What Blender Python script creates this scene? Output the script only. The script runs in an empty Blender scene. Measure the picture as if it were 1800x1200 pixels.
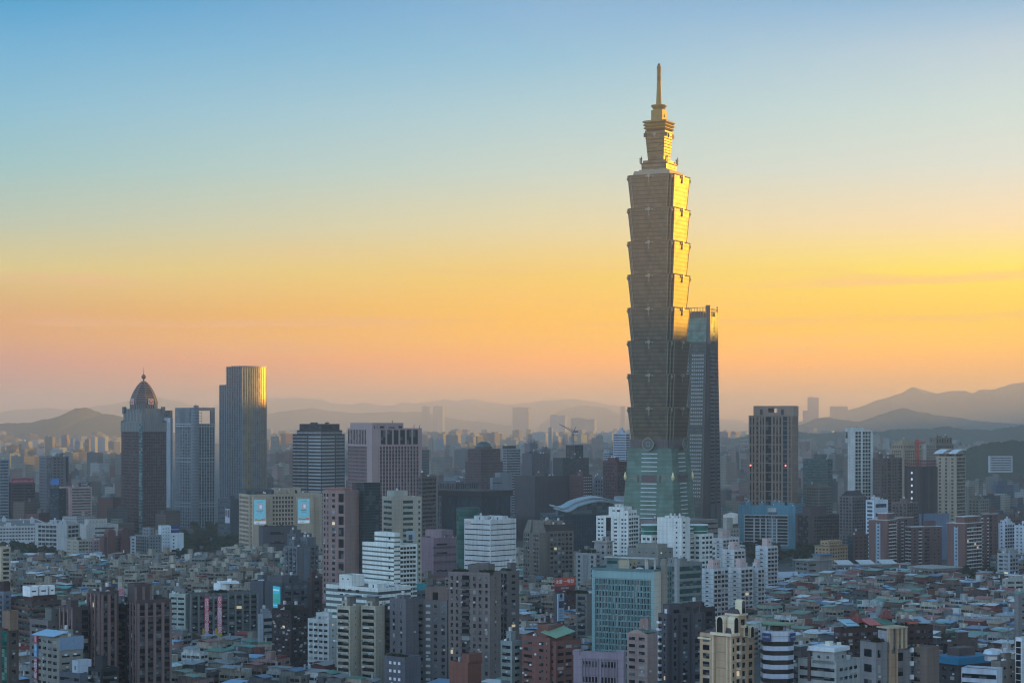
import bpy, math, random
from math import sin, cos, pi, radians, tan, sqrt, floor
R = random.Random(7)
F = 3500.0      # focal length in pixels of the 1800 px wide photograph
HC = 144.0      # height of the camera above the plain, metres
HY = 740.0      # pixel row of the horizon
sc = bpy.context.scene
COL = sc.collection
# ------------------------------------------------------------------ camera
cam = bpy.data.objects.new('camera', bpy.data.cameras.new('camera'))
COL.objects.link(cam)
cam.location = (0, 0, HC)
cam.rotation_euler = (radians(90), 0, 0)
cam.data.sensor_width = 36
cam.data.lens = 70
cam.data.shift_y = (HY-600)/1800.0
cam.data.clip_start = 1
cam.data.clip_end = 80000
sc.camera = cam
# ------------------------------------------------------------------ sky and sun
SUN_AZ, SUN_EL = 60.0, 5.5          # degrees to the right of the view, above the horizon
SUN_STRENGTH = 2.4
sc.view_settings.view_transform = 'Standard'
sc.view_settings.look = 'None'
sc.view_settings.exposure = 1.55
sc.view_settings.gamma = 1
sc.cycles.use_denoising = True
sc.cycles.filter_width = 1.15
sc.cycles.volume_bounces = 6
sc.cycles.max_bounces = 8
sc.cycles.sample_clamp_indirect = 4

def lin(c):
    return tuple((x/255/12.92 if x/255 <= .04045 else ((x/255+.055)/1.055)**2.4) for x in c)

world = bpy.data.worlds.new('World')
sc.world = world
world.use_nodes = True
nt = world.node_tree
nt.nodes.clear()
def N(t, **k):
    n = nt.nodes.new(t)
    for a, v in k.items():
        setattr(n, a, v)
    return n
L = lambda a, b: nt.links.new(a, b)
def ramp(stops, interp='EASE'):
    r = N('ShaderNodeValToRGB')
    cr = r.color_ramp
    cr.interpolation = interp
    while len(cr.elements) < len(stops):
        cr.elements.new(.5)
    for e, (p, c) in zip(cr.elements, stops):
        e.position = p
        e.color = (*c, 1)
    return r
def mth(op, a, b=None, c=None, clamp=False):
    m = N('ShaderNodeMath', operation=op, use_clamp=clamp)
    for i, v in enumerate((a, b, c)):
        if v is None: continue
        if isinstance(v, (int, float)): m.inputs[i].default_value = v
        else: L(v, m.inputs[i])
    return m.outputs[0]
tc = N('ShaderNodeTexCoord')
sep = N('ShaderNodeSeparateXYZ')
L(tc.outputs['Generated'], sep.inputs[0])
el = mth('DIVIDE', mth('ARCSINE', sep.outputs[2]), pi/2)       # 0..1 horizon..zenith
az = mth('DIVIDE', mth('ARCTAN2', sep.outputs[0], sep.outputs[1]), pi)  # 0 = +Y, .5 = +X
SKY_GAIN, SKY_BACK_GAIN = .6, 2.45
SKYTAB = ([(0.5447,0.2823,0.2397), (0.7045,0.2957,0.2079), (0.8018,0.2955,0.1799), (0.8785,0.3780,0.1166), (0.8338,0.3906,0.0834), (0.7533,0.6030,0.2233), (0.5035,0.5742,0.4335), (0.3139,0.5452,0.5618), (0.2195,0.4908,0.6429), (0.1311,0.4142,0.6413), (0.0392,0.3259,0.6029)], [(1.0232,0.4289,0.1542), (1.3204,0.4639,0.0682), (1.5170,0.4811,0.0062), (1.3017,0.5780,0.0032), (1.1675,0.5764,0.0061), (0.9534,0.6281,0.1181), (0.7766,0.6777,0.3805), (0.5459,0.6544,0.5824), (0.4008,0.5978,0.6460), (0.2545,0.5068,0.6654), (0.2027,0.4248,0.6501)], [(1.1519,0.5182,0.1097), (1.4178,0.5957,0.0390), (1.6000,0.6496,0.0020), (1.3876,0.7025,0.0020), (1.1503,0.6858,0.0020), (1.0015,0.8031,0.0657), (0.9034,0.7157,0.4315), (0.6540,0.7105,0.6396), (0.5290,0.6797,0.6662), (0.4338,0.5841,0.6765), (0.2038,0.4400,0.6642)])  # rows of the sky, left, middle, right
def S(y, *c):   # photograph row -> ramp position over 0..20 degrees
    return (max(0, math.degrees(math.atan((HY-y)/F))/20), lin(c))
EL20 = mth('MULTIPLY', el, 90/20.0, clamp=True)
SKY_ROWS = (740, 690, 640, 600, 560, 480, 400, 300, 200, 100, 10)
SKY_LEFT, SKY_MID, SKY_RIGHT = SKYTAB
SKY_BACK = [(0, lin((156,168,186))), (.25, lin((164,181,200))), (1, lin((118,166,208)))]
def mk(tab): return ramp([(S(y, 0,0,0)[0], tuple(v/1.6 for v in c)) for y, c in zip(SKY_ROWS, tab)], 'LINEAR')
rl, rm, rr_, rb = mk(SKY_LEFT), mk(SKY_MID), mk(SKY_RIGHT), ramp(SKY_BACK, 'LINEAR')
for q in (rl, rm, rr_): L(EL20, q.inputs[0])
L(mth('MULTIPLY', el, 3, clamp=True), rb.inputs[0])
def rng(v, a, b, c=0, d=1, smooth=True):
    m = N('ShaderNodeMapRange', interpolation_type='SMOOTHSTEP' if smooth else 'LINEAR')
    for i, q in enumerate((a, b, c, d)): m.inputs[i+1].default_value = q
    L(v, m.inputs[0]); return m.outputs[0]
def mixc_(f, a, b):
    m = N('ShaderNodeMix', data_type='RGBA'); L(f, m.inputs[0])
    for i, v in ((6, a), (7, b)):
        if isinstance(v, tuple): m.inputs[i].default_value = (*v, 1)
        else: L(v, m.inputs[i])
    return m.outputs[2]
lm = mixc_(rng(az, -14.1/180, .8/180, smooth=False), rl.outputs[0], rm.outputs[0])
front = mixc_(rng(az, .8/180, 14.1/180, smooth=False), lm, rr_.outputs[0])
# behind the camera the sky is the clear blue of the shaded side of dawn
bf = rng(sep.outputs[1], .10, .72, 1, 0)
bsc = N('ShaderNodeVectorMath', operation='SCALE'); L(rb.outputs[0], bsc.inputs[0]); bsc.inputs[3].default_value = SKY_BACK_GAIN
mixs = mixc_(mth('MULTIPLY', bf, mth('SUBTRACT', 1, rng(az, 30/180, 75/180, 0, .7))), front, bsc.outputs[0])
# thin drifting cloud streaks low in the sky
mp = N('ShaderNodeMapping'); mp.inputs['Scale'].default_value = (5, 5, 95)
mp.inputs['Rotation'].default_value = (0, radians(1.2), 0)
L(tc.outputs['Generated'], mp.inputs[0])
no = N('ShaderNodeTexNoise'); no.inputs['Scale'].default_value = 1.6; no.inputs['Detail'].default_value = 5
L(mp.outputs[0], no.inputs[0])
cl = N('ShaderNodeMapRange', interpolation_type='SMOOTHSTEP'); cl.inputs[1].default_value = .52; cl.inputs[2].default_value = .74
L(no.outputs[0], cl.inputs[0])
elb = N('ShaderNodeMapRange', interpolation_type='SMOOTHSTEP'); elb.inputs[1].default_value = 1.0/90; elb.inputs[2].default_value = 3.2/90
L(el, elb.inputs[0])
elt = N('ShaderNodeMapRange', interpolation_type='SMOOTHSTEP'); elt.inputs[1].default_value = 3.6/90; elt.inputs[2].default_value = 5.6/90; elt.inputs[3].default_value = 1; elt.inputs[4].default_value = 0
L(el, elt.inputs[0])
clf = mth('MULTIPLY', mth('MULTIPLY', cl.outputs[0], elb.outputs[0]), mth('MULTIPLY', elt.outputs[0], .55))
mixc = N('ShaderNodeMix', data_type='RGBA')
L(clf, mixc.inputs[0]); L(mixs, mixc.inputs[6]); mixc.inputs[7].default_value = (*[q/1.6 for q in lin((250,184,140))], 1)
bg1 = N('ShaderNodeBackground'); L(mixc.outputs[2], bg1.inputs[0])
bg1.inputs[1].default_value = SKY_GAIN
sky = N('ShaderNodeTexSky', sky_type='NISHITA')
sky.sun_disc = False
sky.sun_elevation = radians(SUN_EL)
sky.sun_rotation = radians(SUN_AZ)
sky.altitude = 100; sky.air_density = 1.2; sky.dust_density = 1.0; sky.ozone_density = 2.5
bg2 = N('ShaderNodeBackground'); L(sky.outputs[0], bg2.inputs[0]); bg2.inputs[1].default_value = .12
up = N('ShaderNodeMapRange', interpolation_type='SMOOTHSTEP'); up.inputs[1].default_value = 18/90; up.inputs[2].default_value = 48/90
L(el, up.inputs[0])
ms = N('ShaderNodeMixShader'); L(up.outputs[0], ms.inputs[0]); L(bg1.outputs[0], ms.inputs[1]); L(bg2.outputs[0], ms.inputs[2])
wo = N('ShaderNodeOutputWorld'); L(ms.outputs[0], wo.inputs[0])

sun = bpy.data.objects.new('sun', bpy.data.lights.new('sun', 'SUN'))
COL.objects.link(sun)
sun.data.energy = SUN_STRENGTH
sun.data.angle = radians(.5)
sun.data.color = (1, .51, .03)
sun.rotation_euler = (radians(90-SUN_EL), 0, -radians(SUN_AZ)+pi)   # its -Z axis points away from the sun
sun.location = (800, 0, 300)

# ------------------------------------------------------------------ haze
HAZE_DENSITY = .80e-4
def make_haze():
    m = bpy.data.materials.new('haze'); m.use_nodes = True
    t = m.node_tree; t.nodes.clear()
    v = t.nodes.new('ShaderNodeVolumePrincipled'); o = t.nodes.new('ShaderNodeOutputMaterial')
    v.inputs['Color'].default_value = (.95, .885, .86, 1)
    v.inputs['Density'].default_value = HAZE_DENSITY
    v.inputs['Anisotropy'].default_value = .6
    t.links.new(v.outputs[0], o.inputs['Volume'])
    b = MB(); b.box(-9500, 9500, -1500, 34000, -1, 532)
    o = b.build('haze', m); o['kind'] = 'stuff'

# ------------------------------------------------------------------ mesh builder
class MB:
    def __init__(s): s.v = []; s.f = []; s.m = []
    def box(s, x0, x1, y0, y1, z0, z1, m=0, bottom=True):
        n = len(s.v)
        s.v += [(x0,y0,z0),(x1,y0,z0),(x1,y1,z0),(x0,y1,z0),(x0,y0,z1),(x1,y0,z1),(x1,y1,z1),(x0,y1,z1)]
        f = [(4,5,6,7),(0,1,5,4),(1,2,6,5),(2,3,7,6),(3,0,4,7)]
        if bottom: f.append((3,2,1,0))
        s.f += [tuple(n+i for i in q) for q in f]; s.m += [m]*len(f)
        return s
    def loft(s, rings, m=0, cap=True):
        n = len(s.v); k = len(rings[0])
        for r in rings: s.v += r
        for i in range(len(rings)-1):
            for j in range(k):
                a = n+i*k+j; b = n+i*k+(j+1) % k
                s.f.append((a, b, b+k, a+k)); s.m.append(m)
        if cap:
            s.f.append(tuple(n+(len(rings)-1)*k+j for j in range(k))); s.m.append(m)
            s.f.append(tuple(n+j for j in reversed(range(k)))); s.m.append(m)
        return s
    def prism(s, pts, z0, z1, m=0):
        return s.loft([[(x, y, z0) for x, y in pts], [(x, y, z1) for x, y in pts]], m)
    def cyl(s, x, y, r, z0, z1, m=0, n=12, r2=None):
        r2 = r if r2 is None else r2
        c = [(cos(2*pi*i/n), sin(2*pi*i/n)) for i in range(n)]
        return s.loft([[(x+r*a, y+r*b, z0) for a, b in c], [(x+r2*a, y+r2*b, z1) for a, b in c]], m)
    def lathe(s, x, y, prof, m=0, n=16):
        c = [(cos(2*pi*i/n), sin(2*pi*i/n)) for i in range(n)]
        return s.loft([[(x+r*a, y+r*b, z) for a, b in c] for r, z in prof], m)
    def bar(s, p, q, r, m=0):
        dx, dy, dz = (q[i]-p[i] for i in range(3))
        l = sqrt(dx*dx+dy*dy+dz*dz) or 1
        d = (dx/l, dy/l, dz/l)
        u = (-d[1], d[0], 0) if abs(d[2]) < .9 else (1, 0, 0)
        ul = sqrt(sum(c*c for c in u)); u = tuple(c/ul for c in u)
        w = (d[1]*u[2]-d[2]*u[1], d[2]*u[0]-d[0]*u[2], d[0]*u[1]-d[1]*u[0])
        rings = [[tuple(e[i]+r*(a*u[i]+b*w[i]) for i in range(3)) for a, b in ((1,1),(-1,1),(-1,-1),(1,-1))] for e in (p, q)]
        return s.loft(rings, m)
    def face(s, pts, m=0):
        n = len(s.v); s.v += pts; s.f.append(tuple(range(n, n+len(pts)))); s.m.append(m); return s
    def mesh(s, name, mats):
        me = bpy.data.meshes.new(name)
        me.from_pydata(s.v, [], s.f)
        for mm in (mats if isinstance(mats, (list, tuple)) else [mats]): me.materials.append(mm)
        if any(s.m): me.polygons.foreach_set('material_index', s.m)
        me.update()
        return me
    def build(s, name, mats, parent=None, loc=None, rz=0):
        return link(name, s.mesh(name, mats), parent, loc, rz)
def link(name, data, parent=None, loc=None, rz=0):
    o = bpy.data.objects.new(name, data); COL.objects.link(o)
    if parent: o.parent = parent
    if loc: o.location = loc
    if rz: o.rotation_euler[2] = rz
    return o
USED = {}
def tag(o, label=None, cat=None, group=None, kind=None):
    if label:
        USED[label] = USED.get(label, 0)+1
        o['label'] = label
    if cat: o['category'] = cat
    if group: o['group'] = group
    if kind: o['kind'] = kind
    return o

# ------------------------------------------------------------------ materials
_M = {}
def newmat(name):
    m = bpy.data.materials.new(name); m.use_nodes = True
    return m, m.node_tree, m.node_tree.nodes['Principled BSDF']
class G_:   # tiny node helper bound to one tree
    def __init__(s, t): s.t = t
    def n(s, typ, **k):
        x = s.t.nodes.new(typ)
        for a, v in k.items(): setattr(x, a, v)
        return x
    def l(s, a, b): s.t.links.new(a, b)
    def m(s, op, a, b=None, c=None, clamp=False):
        x = s.n('ShaderNodeMath', operation=op, use_clamp=clamp)
        for i, v in enumerate((a, b, c)):
            if v is None: continue
            if isinstance(v, (int, float)): x.inputs[i].default_value = v
            else: s.l(v, x.inputs[i])
        return x.outputs[0]
    def mix(s, f, a, b, bt='MIX'):
        x = s.n('ShaderNodeMix', data_type='RGBA', blend_type=bt)
        for i, v in ((0, f), (6, a), (7, b)):
            if isinstance(v, (int, float)): x.inputs[i].default_value = v
            elif isinstance(v, tuple): x.inputs[i].default_value = (*v[:3], 1)
            else: s.l(v, x.inputs[i])
        return x.outputs[2]
    def mr(s, v, a, b, c=0, d=1):
        x = s.n('ShaderNodeMapRange'); s.l(v, x.inputs[0])
        for i, q in enumerate((a, b, c, d)): x.inputs[i+1].default_value = q
        return x.outputs[0]
def wall(c, rough=.8, dirt=.27, name=None):
    """painted or tiled facade: base colour with large stains, streaks running down and panel variation"""
    key = ('w', tuple(round(x, 3) for x in c), rough, dirt)
    if key in _M: return _M[key]
    m, t, p = newmat(name or 'facade_%d' % len(_M)); g = G_(t)
    y_ = .3*c[0]+.55*c[1]+.15*c[2]; c = tuple(min(.9, 1.5*((x*.54+y_*.46)**1.6)) for x in c)
    co = g.n('ShaderNodeTexCoord').outputs['Object']
    a = g.n('ShaderNodeTexNoise'); a.inputs['Scale'].default_value = .07; a.inputs['Detail'].default_value = 6; g.l(co, a.inputs[0])
    mp = g.n('ShaderNodeMapping'); mp.inputs['Scale'].default_value = (.55, .55, .035); g.l(co, mp.inputs[0])
    b = g.n('ShaderNodeTexNoise'); b.inputs['Scale'].default_value = 1; b.inputs['Detail'].default_value = 4; g.l(mp.outputs[0], b.inputs[0])
    s1 = g.mr(a.outputs[0], .35, .7, 1-dirt*.5, 1+dirt*.25)
    s2 = g.mr(b.outputs[0], .4, .72, 1.0, 1-dirt)
    se = g.n('ShaderNodeSeparateXYZ'); g.l(co, se.inputs[0])
    jt = g.m('LESS_THAN', g.m('FRACT', g.m('DIVIDE', se.outputs[2], 3.3)), .07)
    v = g.m('MULTIPLY', g.m('MULTIPLY', s1, s2), g.mr(jt, 0, 1, 1, .8))
    vv = g.n('ShaderNodeCombineColor'); [g.l(v, vv.inputs[i]) for i in range(3)]
    g.l(g.mix(1.0, tuple(c), vv.outputs[0], 'MULTIPLY'), p.inputs['Base Color'])
    p.inputs['Roughness'].default_value = rough
    _M[key] = m
    return m
def plain(c, rough=.7, metal=0, emit=0):
    key = ('p', tuple(round(x, 3) for x in c), rough, metal, emit)
    if key in _M: return _M[key]
    m, t, p = newmat('paint_%d' % len(_M)); g = G_(t)
    co = g.n('ShaderNodeTexCoord').outputs['Object']
    a = g.n('ShaderNodeTexNoise'); a.inputs['Scale'].default_value = .6; a.inputs['Detail'].default_value = 5; g.l(co, a.inputs[0])
    g.l(g.mix(g.mr(a.outputs[0], .35, .7, 0, .35), tuple(c), tuple(x*.55 for x in c)), p.inputs['Base Color'])
    p.inputs['Roughness'].default_value = rough; p.inputs['Metallic'].default_value = metal
    if emit:
        p.inputs['Emission Color'].default_value = (*c, 1); p.inputs['Emission Strength'].default_value = emit
    _M[key] = m
    return m
def glass(c=(.03,.04,.05), rough=.18, var=.6, name='window_glass', lit=0.0):
    """window glass: dark, glossy; each pane (object or 3 m cell) gets its own tone, as curtains and blinds do"""
    key = ('g', tuple(round(x, 3) for x in c), rough, var, lit)
    if key in _M: return _M[key]
    m, t, p = newmat(name); g = G_(t)
    co = g.n('ShaderNodeTexCoord').outputs['Object']
    oi = g.n('ShaderNodeObjectInfo')
    mp = g.n('ShaderNodeMapping'); mp.inputs['Scale'].default_value = (.31, .31, .29); g.l(co, mp.inputs[0])
    fl = g.n('ShaderNodeVectorMath', operation='FLOOR'); g.l(mp.outputs[0], fl.inputs[0])
    wn = g.n('ShaderNodeTexWhiteNoise', noise_dimensions='4D'); g.l(fl.outputs[0], wn.inputs['Vector']); g.l(oi.outputs['Random'], wn.inputs['W'])
    r = wn.outputs['Value']
    cur = g.m('MULTIPLY', g.m('GREATER_THAN', r, .80), var)
    tone = g.mr(r, 0, .8, 1-var*.6, 1+var*.8)
    tv = g.n('ShaderNodeCombineColor'); [g.l(tone, tv.inputs[i]) for i in range(3)]
    c1 = g.mix(1.0, tuple(c), tv.outputs[0], 'MULTIPLY')
    g.l(g.mix(cur, c1, (.16+c[0], .16+c[1], .15+c[2])), p.inputs['Base Color'])
    p.inputs['Roughness'].default_value = rough
    p.inputs['IOR'].default_value = 1.5
    p.inputs['Specular IOR Level'].default_value = .1
    if lit:
        on = g.m('GREATER_THAN', wn.outputs['Value'], 1-lit)
        p.inputs['Emission Color'].default_value = (1, .85, .6, 1)
        g.l(g.m('MULTIPLY', on, 1.2), p.inputs['Emission Strength'])
    _M[key] = m
    return m
# ------------------------------------------------------------------ buildings
def C(r, g, b, k=1.0): return tuple(x*k for x in lin((r, g, b)))
GL = None
def dist(yb): return HC*F/(yb-HY)
GLASS = glass((.02, .026, .032), .2, .7)
CURT = glass((.02, .045, .06), .12, .12)
GLASSB = glass((.014, .034, .05), .16, .5)
GLASSG = glass((.02, .06, .052), .16, .5)
GLASSD = glass((.008, .010, .013), .25, .55)
GLASSL = glass((.09, .11, .115), .2, .5)
CURTN = plain((.30, .31, .29), .7)
LITW = plain((.95, .72, .42), .6, 0, .12)
ROOF = plain((.16, .16, .155), .9)
ROOFD = plain((.08, .085, .085), .9)
STEEL = plain((.62, .65, .68), .35, .7)
WHITE = plain((.72, .74, .75), .6)
DARK = plain((.03, .03, .034), .6)
LEAFM = None
# facade styles -----------------------------------------------------
def g(fh=3.4, cp=3.0, ww=.55, wh=.5, mat=None, m=1.0, sill=False, name='window'):
    return dict(t='g', fh=fh, cp=cp, ww=ww, wh=wh, mat=mat or GLASS, m=m, sill=sill, name=name)
def bands(fh=3.6, wh=.5, mat=None, m=.6, seg=0, proud=0):
    return dict(t='b', fh=fh, wh=wh, mat=mat or GLASSB, m=m, seg=seg, proud=proud)
def fins(fh=3.6, cp=2.4, ww=.6, wh=.6, fd=.5, fw=.5, mat=None, fc=None, m=.5):
    return dict(t='f', fh=fh, cp=cp, ww=ww, wh=wh, fd=fd, fw=fw, mat=mat or GLASS, fc=fc, m=m)
def curtain(fh=3.8, cp=1.8, mat=None, m=.3, hf=.15, vf=.12, fc=None):
    return dict(t='c', fh=fh, cp=cp, mat=(CURT if mat is None or mat is GLASSB else mat), m=m, hf=hf, vf=vf, fc=fc)
def balc(fh=3.1, cp=5, ww=.7, dep=1.3, mat=None, m=.5, bc=None, open_=.62):
    return dict(t='l', fh=fh, cp=cp, ww=ww, dep=dep, mat=mat or GLASS, m=m, bc=bc, open_=open_)
_WM = {}
class Bld:
    """a building from its pixel span: xl left edge, xc near corner, xr right edge, yt roof row and yb ground row at the corner"""
    def __init__(s, name, label, xl, xc, xr, yt, yb, al=27, col=(.3, .3, .3), cat='building', group=None, z0=0):
        s.d = dist(yb); s.al = radians(al); s.s = F/s.d
        X = (xc-900)/F*s.d; tl = (xl-900)/F; tr = (xr-900)/F
        s.a = (X-tl*s.d)/(cos(s.al)+tl*sin(s.al)) if xl < xc else 18
        s.b = (tr*s.d-X)/(sin(s.al)-tr*cos(s.al)) if xr > xc else 18
        s.a = min(max(s.a, 2), 160); s.b = min(max(s.b, 2), 160)
        s.root = link(name, None, None, (X, s.d, 0), pi/2-s.al)
        s.root.empty_display_size = 1
        tag(s.root, label, cat, group)
        s.X = X; s.h = s.z(yt); s.wallc = col if not isinstance(col, tuple) else wall(col)
        s.W = {}; s.win = []; s.parts = []; s.seed = R.random(); s.rv = random.Random(int(s.seed*1e6))
        FOOT.append(s.corners()); HB.append([s.corners(0), s.h, s.d])
        s.yt = yt
    def vary(s, mat, w):
        if s.s < 1.9 or w > 6 or mat not in (GLASSD, GLASS): return mat
        r = s.rv.random()
        return GLASSL if r < .16 else (CURTN if r < .21 else (LITW if r > .993 else mat))
    def z(s, y): return HC+(HY-y)*s.d/F
    def corners(s, pad=3):
        out = []
        for x, y in ((-pad, -pad), (s.b+pad, -pad), (s.b+pad, s.a+pad), (-pad, s.a+pad)):
            out.append(s.w(x, y))
        return out
    def w(s, x, y):
        r = pi/2-s.al
        return (s.X+x*cos(r)-y*sin(r), s.d+x*sin(r)+y*cos(r))
    def u(s, px, v=0.0):
        """local y of the point of the left face seen at column px"""
        t = (px-900)/F
        return (s.X-t*s.d)/(cos(s.al)+t*sin(s.al))
    def v(s, px):
        t = (px-900)/F
        return (t*s.d-s.X)/(sin(s.al)-t*cos(s.al))
    def mb(s, key, mat):
        if key not in s.W: s.W[key] = (MB(), mat)
        return s.W[key][0]
    def body(s, x0=0, x1=None, y0=0, y1=None, z0=0, z1=None, L=None, Rr=None, col=None, roof=True, par=.9, key='wall', roofm=None):
        x1 = s.b if x1 is None else x1; y1 = s.a if y1 is None else y1; z1 = s.h if z1 is None else z1
        mat = s.wallc if col is None else (wall(col) if isinstance(col, tuple) else col)
        k = key if col is None else '%s_%s' % (key, mat.name)
        m = s.mb(k, mat)
        m.box(x0, x1, y0, y1, z0, z1, bottom=False)
        if roof:
            r = s.mb('roof', roofm or ROOF)
            t = .25
            r.box(x0+t+.01, x1-t-.01, y0+t+.01, y1-t-.01, z1+.004, z1+.12, bottom=False)
            if par:
                m.box(x0, x1, y0, y0+t, z1+.002, z1+par); m.box(x0, x1, y1-t, y1, z1+.002, z1+par)
                m.box(x0, x0+t, y0+t, y1-t, z1+.002, z1+par-.01); m.box(x1-t, x1, y0+t, y1-t, z1+.002, z1+par-.01)
        zt = z1+(par if roof else 0)
        s.facade('L', x0, y0, y1, z0, z1, L, m, mat)
        s.facade('R', y0, x0, x1, z0, z1, Rr, m, mat)
        if s.s > 2.15 and z1-z0 > 15:
            rr = random.Random(int(s.seed*1e7))
            for side, pl, u0, u1, st in (('L', x0, y0, y1, L), ('R', y0, x0, x1, Rr)):
                for q in (st if isinstance(st, list) else [(0, 1, st)]):
                    if not q[2] or q[2]['t'] not in 'lg' or q[2].get('name') != 'window' and q[2]['t'] == 'g': continue
                    a0, a1 = u0+(u1-u0)*q[0], u0+(u1-u0)*q[1]; fh = q[2]['fh']
                    for _ in range(min(9, int((a1-a0)/2.6)+1)):
                        zz = z1-.8-fh*rr.randrange(1, max(2, int((z1-max(z0, z1-55))/fh))); uu = rr.uniform(a0+.6, max(a0+.7, a1-1.6)); o0 = 0 if q[2]['t'] == 'g' else q[2]['dep']
                        k = ('ac', side)
                        if k not in _WM:
                            mb_ = MB(); s._box(side, 0, 0, 1.0, 0, .55, 0, .75, mb_); _WM[k] = mb_.mesh('air_conditioner', plain((.5,.52,.52), .5))
                        link('air_conditioner', _WM[k], s.root, (pl-o0, uu, zz) if side == 'L' else (uu, pl-o0, zz))
        return s
    def _box(s, side, pl, u0, u1, o0, o1, z0, z1, m, mi=0):
        if side == 'L': m.box(pl-o1, pl-o0, u0, u1, z0, z1, mi)
        else: m.box(u0, u1, pl-o1, pl-o0, z0, z1, mi)
    def facade(s, side, pl, u0, u1, z0, z1, st, m, mat):
        if not st: return
        if isinstance(st, list):
            for f0, f1, q in st:
                if q: s.facade(side, pl, u0+(u1-u0)*f0, u0+(u1-u0)*f1, z0, z1, q, m, mat)
            return
        W = u1-u0; H = z1-z0; fh = st['fh']
        zlow = max(z0, HC-(1330-HY)*s.d/F) # storeys far below the frame are not needed
        nf = max(1, int((H-.4)/fh)); t = st['t']
        if t == 'g' or t == 'f':
            mg = st['m']; n = max(1, int((W-2*mg)/st['cp']+.3)); cp = (W-2*mg)/n
            w = cp*st['ww']; h = fh*st['wh']
            for i in range(nf):
                zc = z1-.5-fh*(i+.5)+.1
                if zc < zlow: break
                for j in range(n):
                    uc = u0+mg+cp*(j+.5)
                    s.win.append((side, pl, uc, zc, w, h, s.vary(st['mat'], w), st.get('name', 'window')))
                if st.get('sill'):
                    s._box(side, pl, u0+mg*.5, u1-mg*.5, 0, .22, zc-h/2-.35, zc-h/2-.1, m)
            if t == 'f':
                for j in range(n+1):
                    uc = u0+mg+cp*j; fw = st['fw']*.5
                    fm = m if st['fc'] is None else s.mb('fin_'+st['fc'].name, st['fc'])
                    s._box(side, pl, max(u0, uc-fw), min(u1, uc+fw), 0, st['fd'], z0, z1-.05, fm)
        elif t == 'b':
            mg = st['m']; h = fh*st['wh']
            for i in range(nf):
                zc = z1-.5-fh*(i+.5)
                if zc < zlow: break
                s.win.append((side, pl, (u0+u1)/2, zc, W-2*mg, h, st['mat'], 'window_band'))
                if st['proud']:
                    s._box(side, pl, u0+.01, u1-.01, 0, st['proud'], zc+h/2+.05, zc+fh-h/2-.05, m)
        elif t == 'c':
            mg = st['m']
            s.win.append((side, pl, (u0+u1)/2, (z0+z1)/2, W-2*mg, H-.6, st['mat'], 'curtain_wall'))
            fm = m if st['fc'] is None else s.mb('mullions_'+st['fc'].name, st['fc'])
            for i in range(nf+1):
                zc = z1-.3-fh*i
                if zc < z0: break
                s._box(side, pl, u0+mg, u1-mg, 0, .16, zc-st['hf'], zc+st['hf'], fm)
            n = max(1, int(W/st['cp']))
            for j in range(n+1):
                uc = u0+mg+(W-2*mg)*j/n
                s._box(side, pl, uc-st['vf'], uc+st['vf'], 0, .2, z0+.3, z1-.3, fm)
        elif t == 'l':
            mg = st['m']; n = max(1, int((W-2*mg)/st['cp']+.3)); cp = (W-2*mg)/n
            w = cp*st['ww']
            for i in range(nf):
                zf = z1-.3-fh*(i+1)
                if zf < zlow: break
                for j in range(n):
                    uc = u0+mg+cp*(j+.5)
                    s.win.append((side, pl, uc, zf+fh*.55, w*.9, fh*st['open_'], s.vary(st['mat'], w), 'window'))
                    s.win.append((side, pl, uc, zf+.5, w, 1.0, ('balc', st['dep'], st['bc'] or mat), 'balcony'))
    def add(s, name, mat, fn, kids=None):
        m = MB(); fn(m); o = m.build(name, mat, s.root); return o
    def rooftop(s, x0=0, x1=None, y0=0, y1=None, z=None, n=2, big=True, mat=None, tanks=2, hmax=5.0):
        """stair bulkheads, machine rooms, tanks, ducts on a flat roof"""
        x1 = s.b if x1 is None else x1; y1 = s.a if y1 is None else y1; z = (s.h if z is None else z)+.12
        rr = random.Random(s.seed*1e6)
        w, l = x1-x0, y1-y0
        if w < 4 or l < 4: return
        bm = mat or s.wallc
        for i in range(n):
            bw = min(w*.45, rr.uniform(3.5, 8)); bl = min(l*.4, rr.uniform(4, 11)); bh = rr.uniform(2.6, hmax)
            bx = x0+.7+rr.random()*max(.1, w-bw-1.4); by = y0+.7+(l-bl-1.4)*((i+.5*rr.random()+.2)/n)
            m = MB(); m.box(bx, bx+bw, by, by+bl, z, z+bh); m.box(bx-.2, bx+bw+.2, by-.2, by+bl+.2, z+bh+.003, z+bh+.3)
            hd = m.build('stair_bulkhead', bm, s.root)
            if s.s > 1.6:
                MB().box(bx-.04, bx+.02, by+bl*.4, by+bl*.4+1.1, z+.1, z+2.1).build('door', DARK, hd)
            if rr.random() < .6 and bh > 2:
                m = MB(); m.cyl(bx+bw*.4, by+bl*.5, .9, z+bh+.5, z+bh+2.3, n=10)
                for q in (-.6, .6):
                    m.box(bx+bw*.4-.08+q, bx+bw*.4+.08+q, by+bl*.5-.08, by+bl*.5+.08, z+bh+.29, z+bh+.51)
                m.build('water_tank', STEEL, s.root)
        for i in range(tanks):
            tx = x0+1.4+rr.random()*max(.1, w-2.8); ty = y0+1.4+rr.random()*max(.1, l-2.8)
            m = MB()
            if rr.random() < .5:
                m.cyl(tx, ty, .8, z+.5, z+2.2, n=10); m.box(tx-.6, tx+.6, ty-.6, ty+.6, z, z+.5)
                m.build('water_tank', STEEL, s.root)
            else:
                m.box(tx-.9, tx+.9, ty-.6, ty+.6, z, z+1.3); m.cyl(tx, ty, .4, z+1.3, z+1.5, n=8)
                m.build('ventilation_unit', WHITE, s.root)
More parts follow.
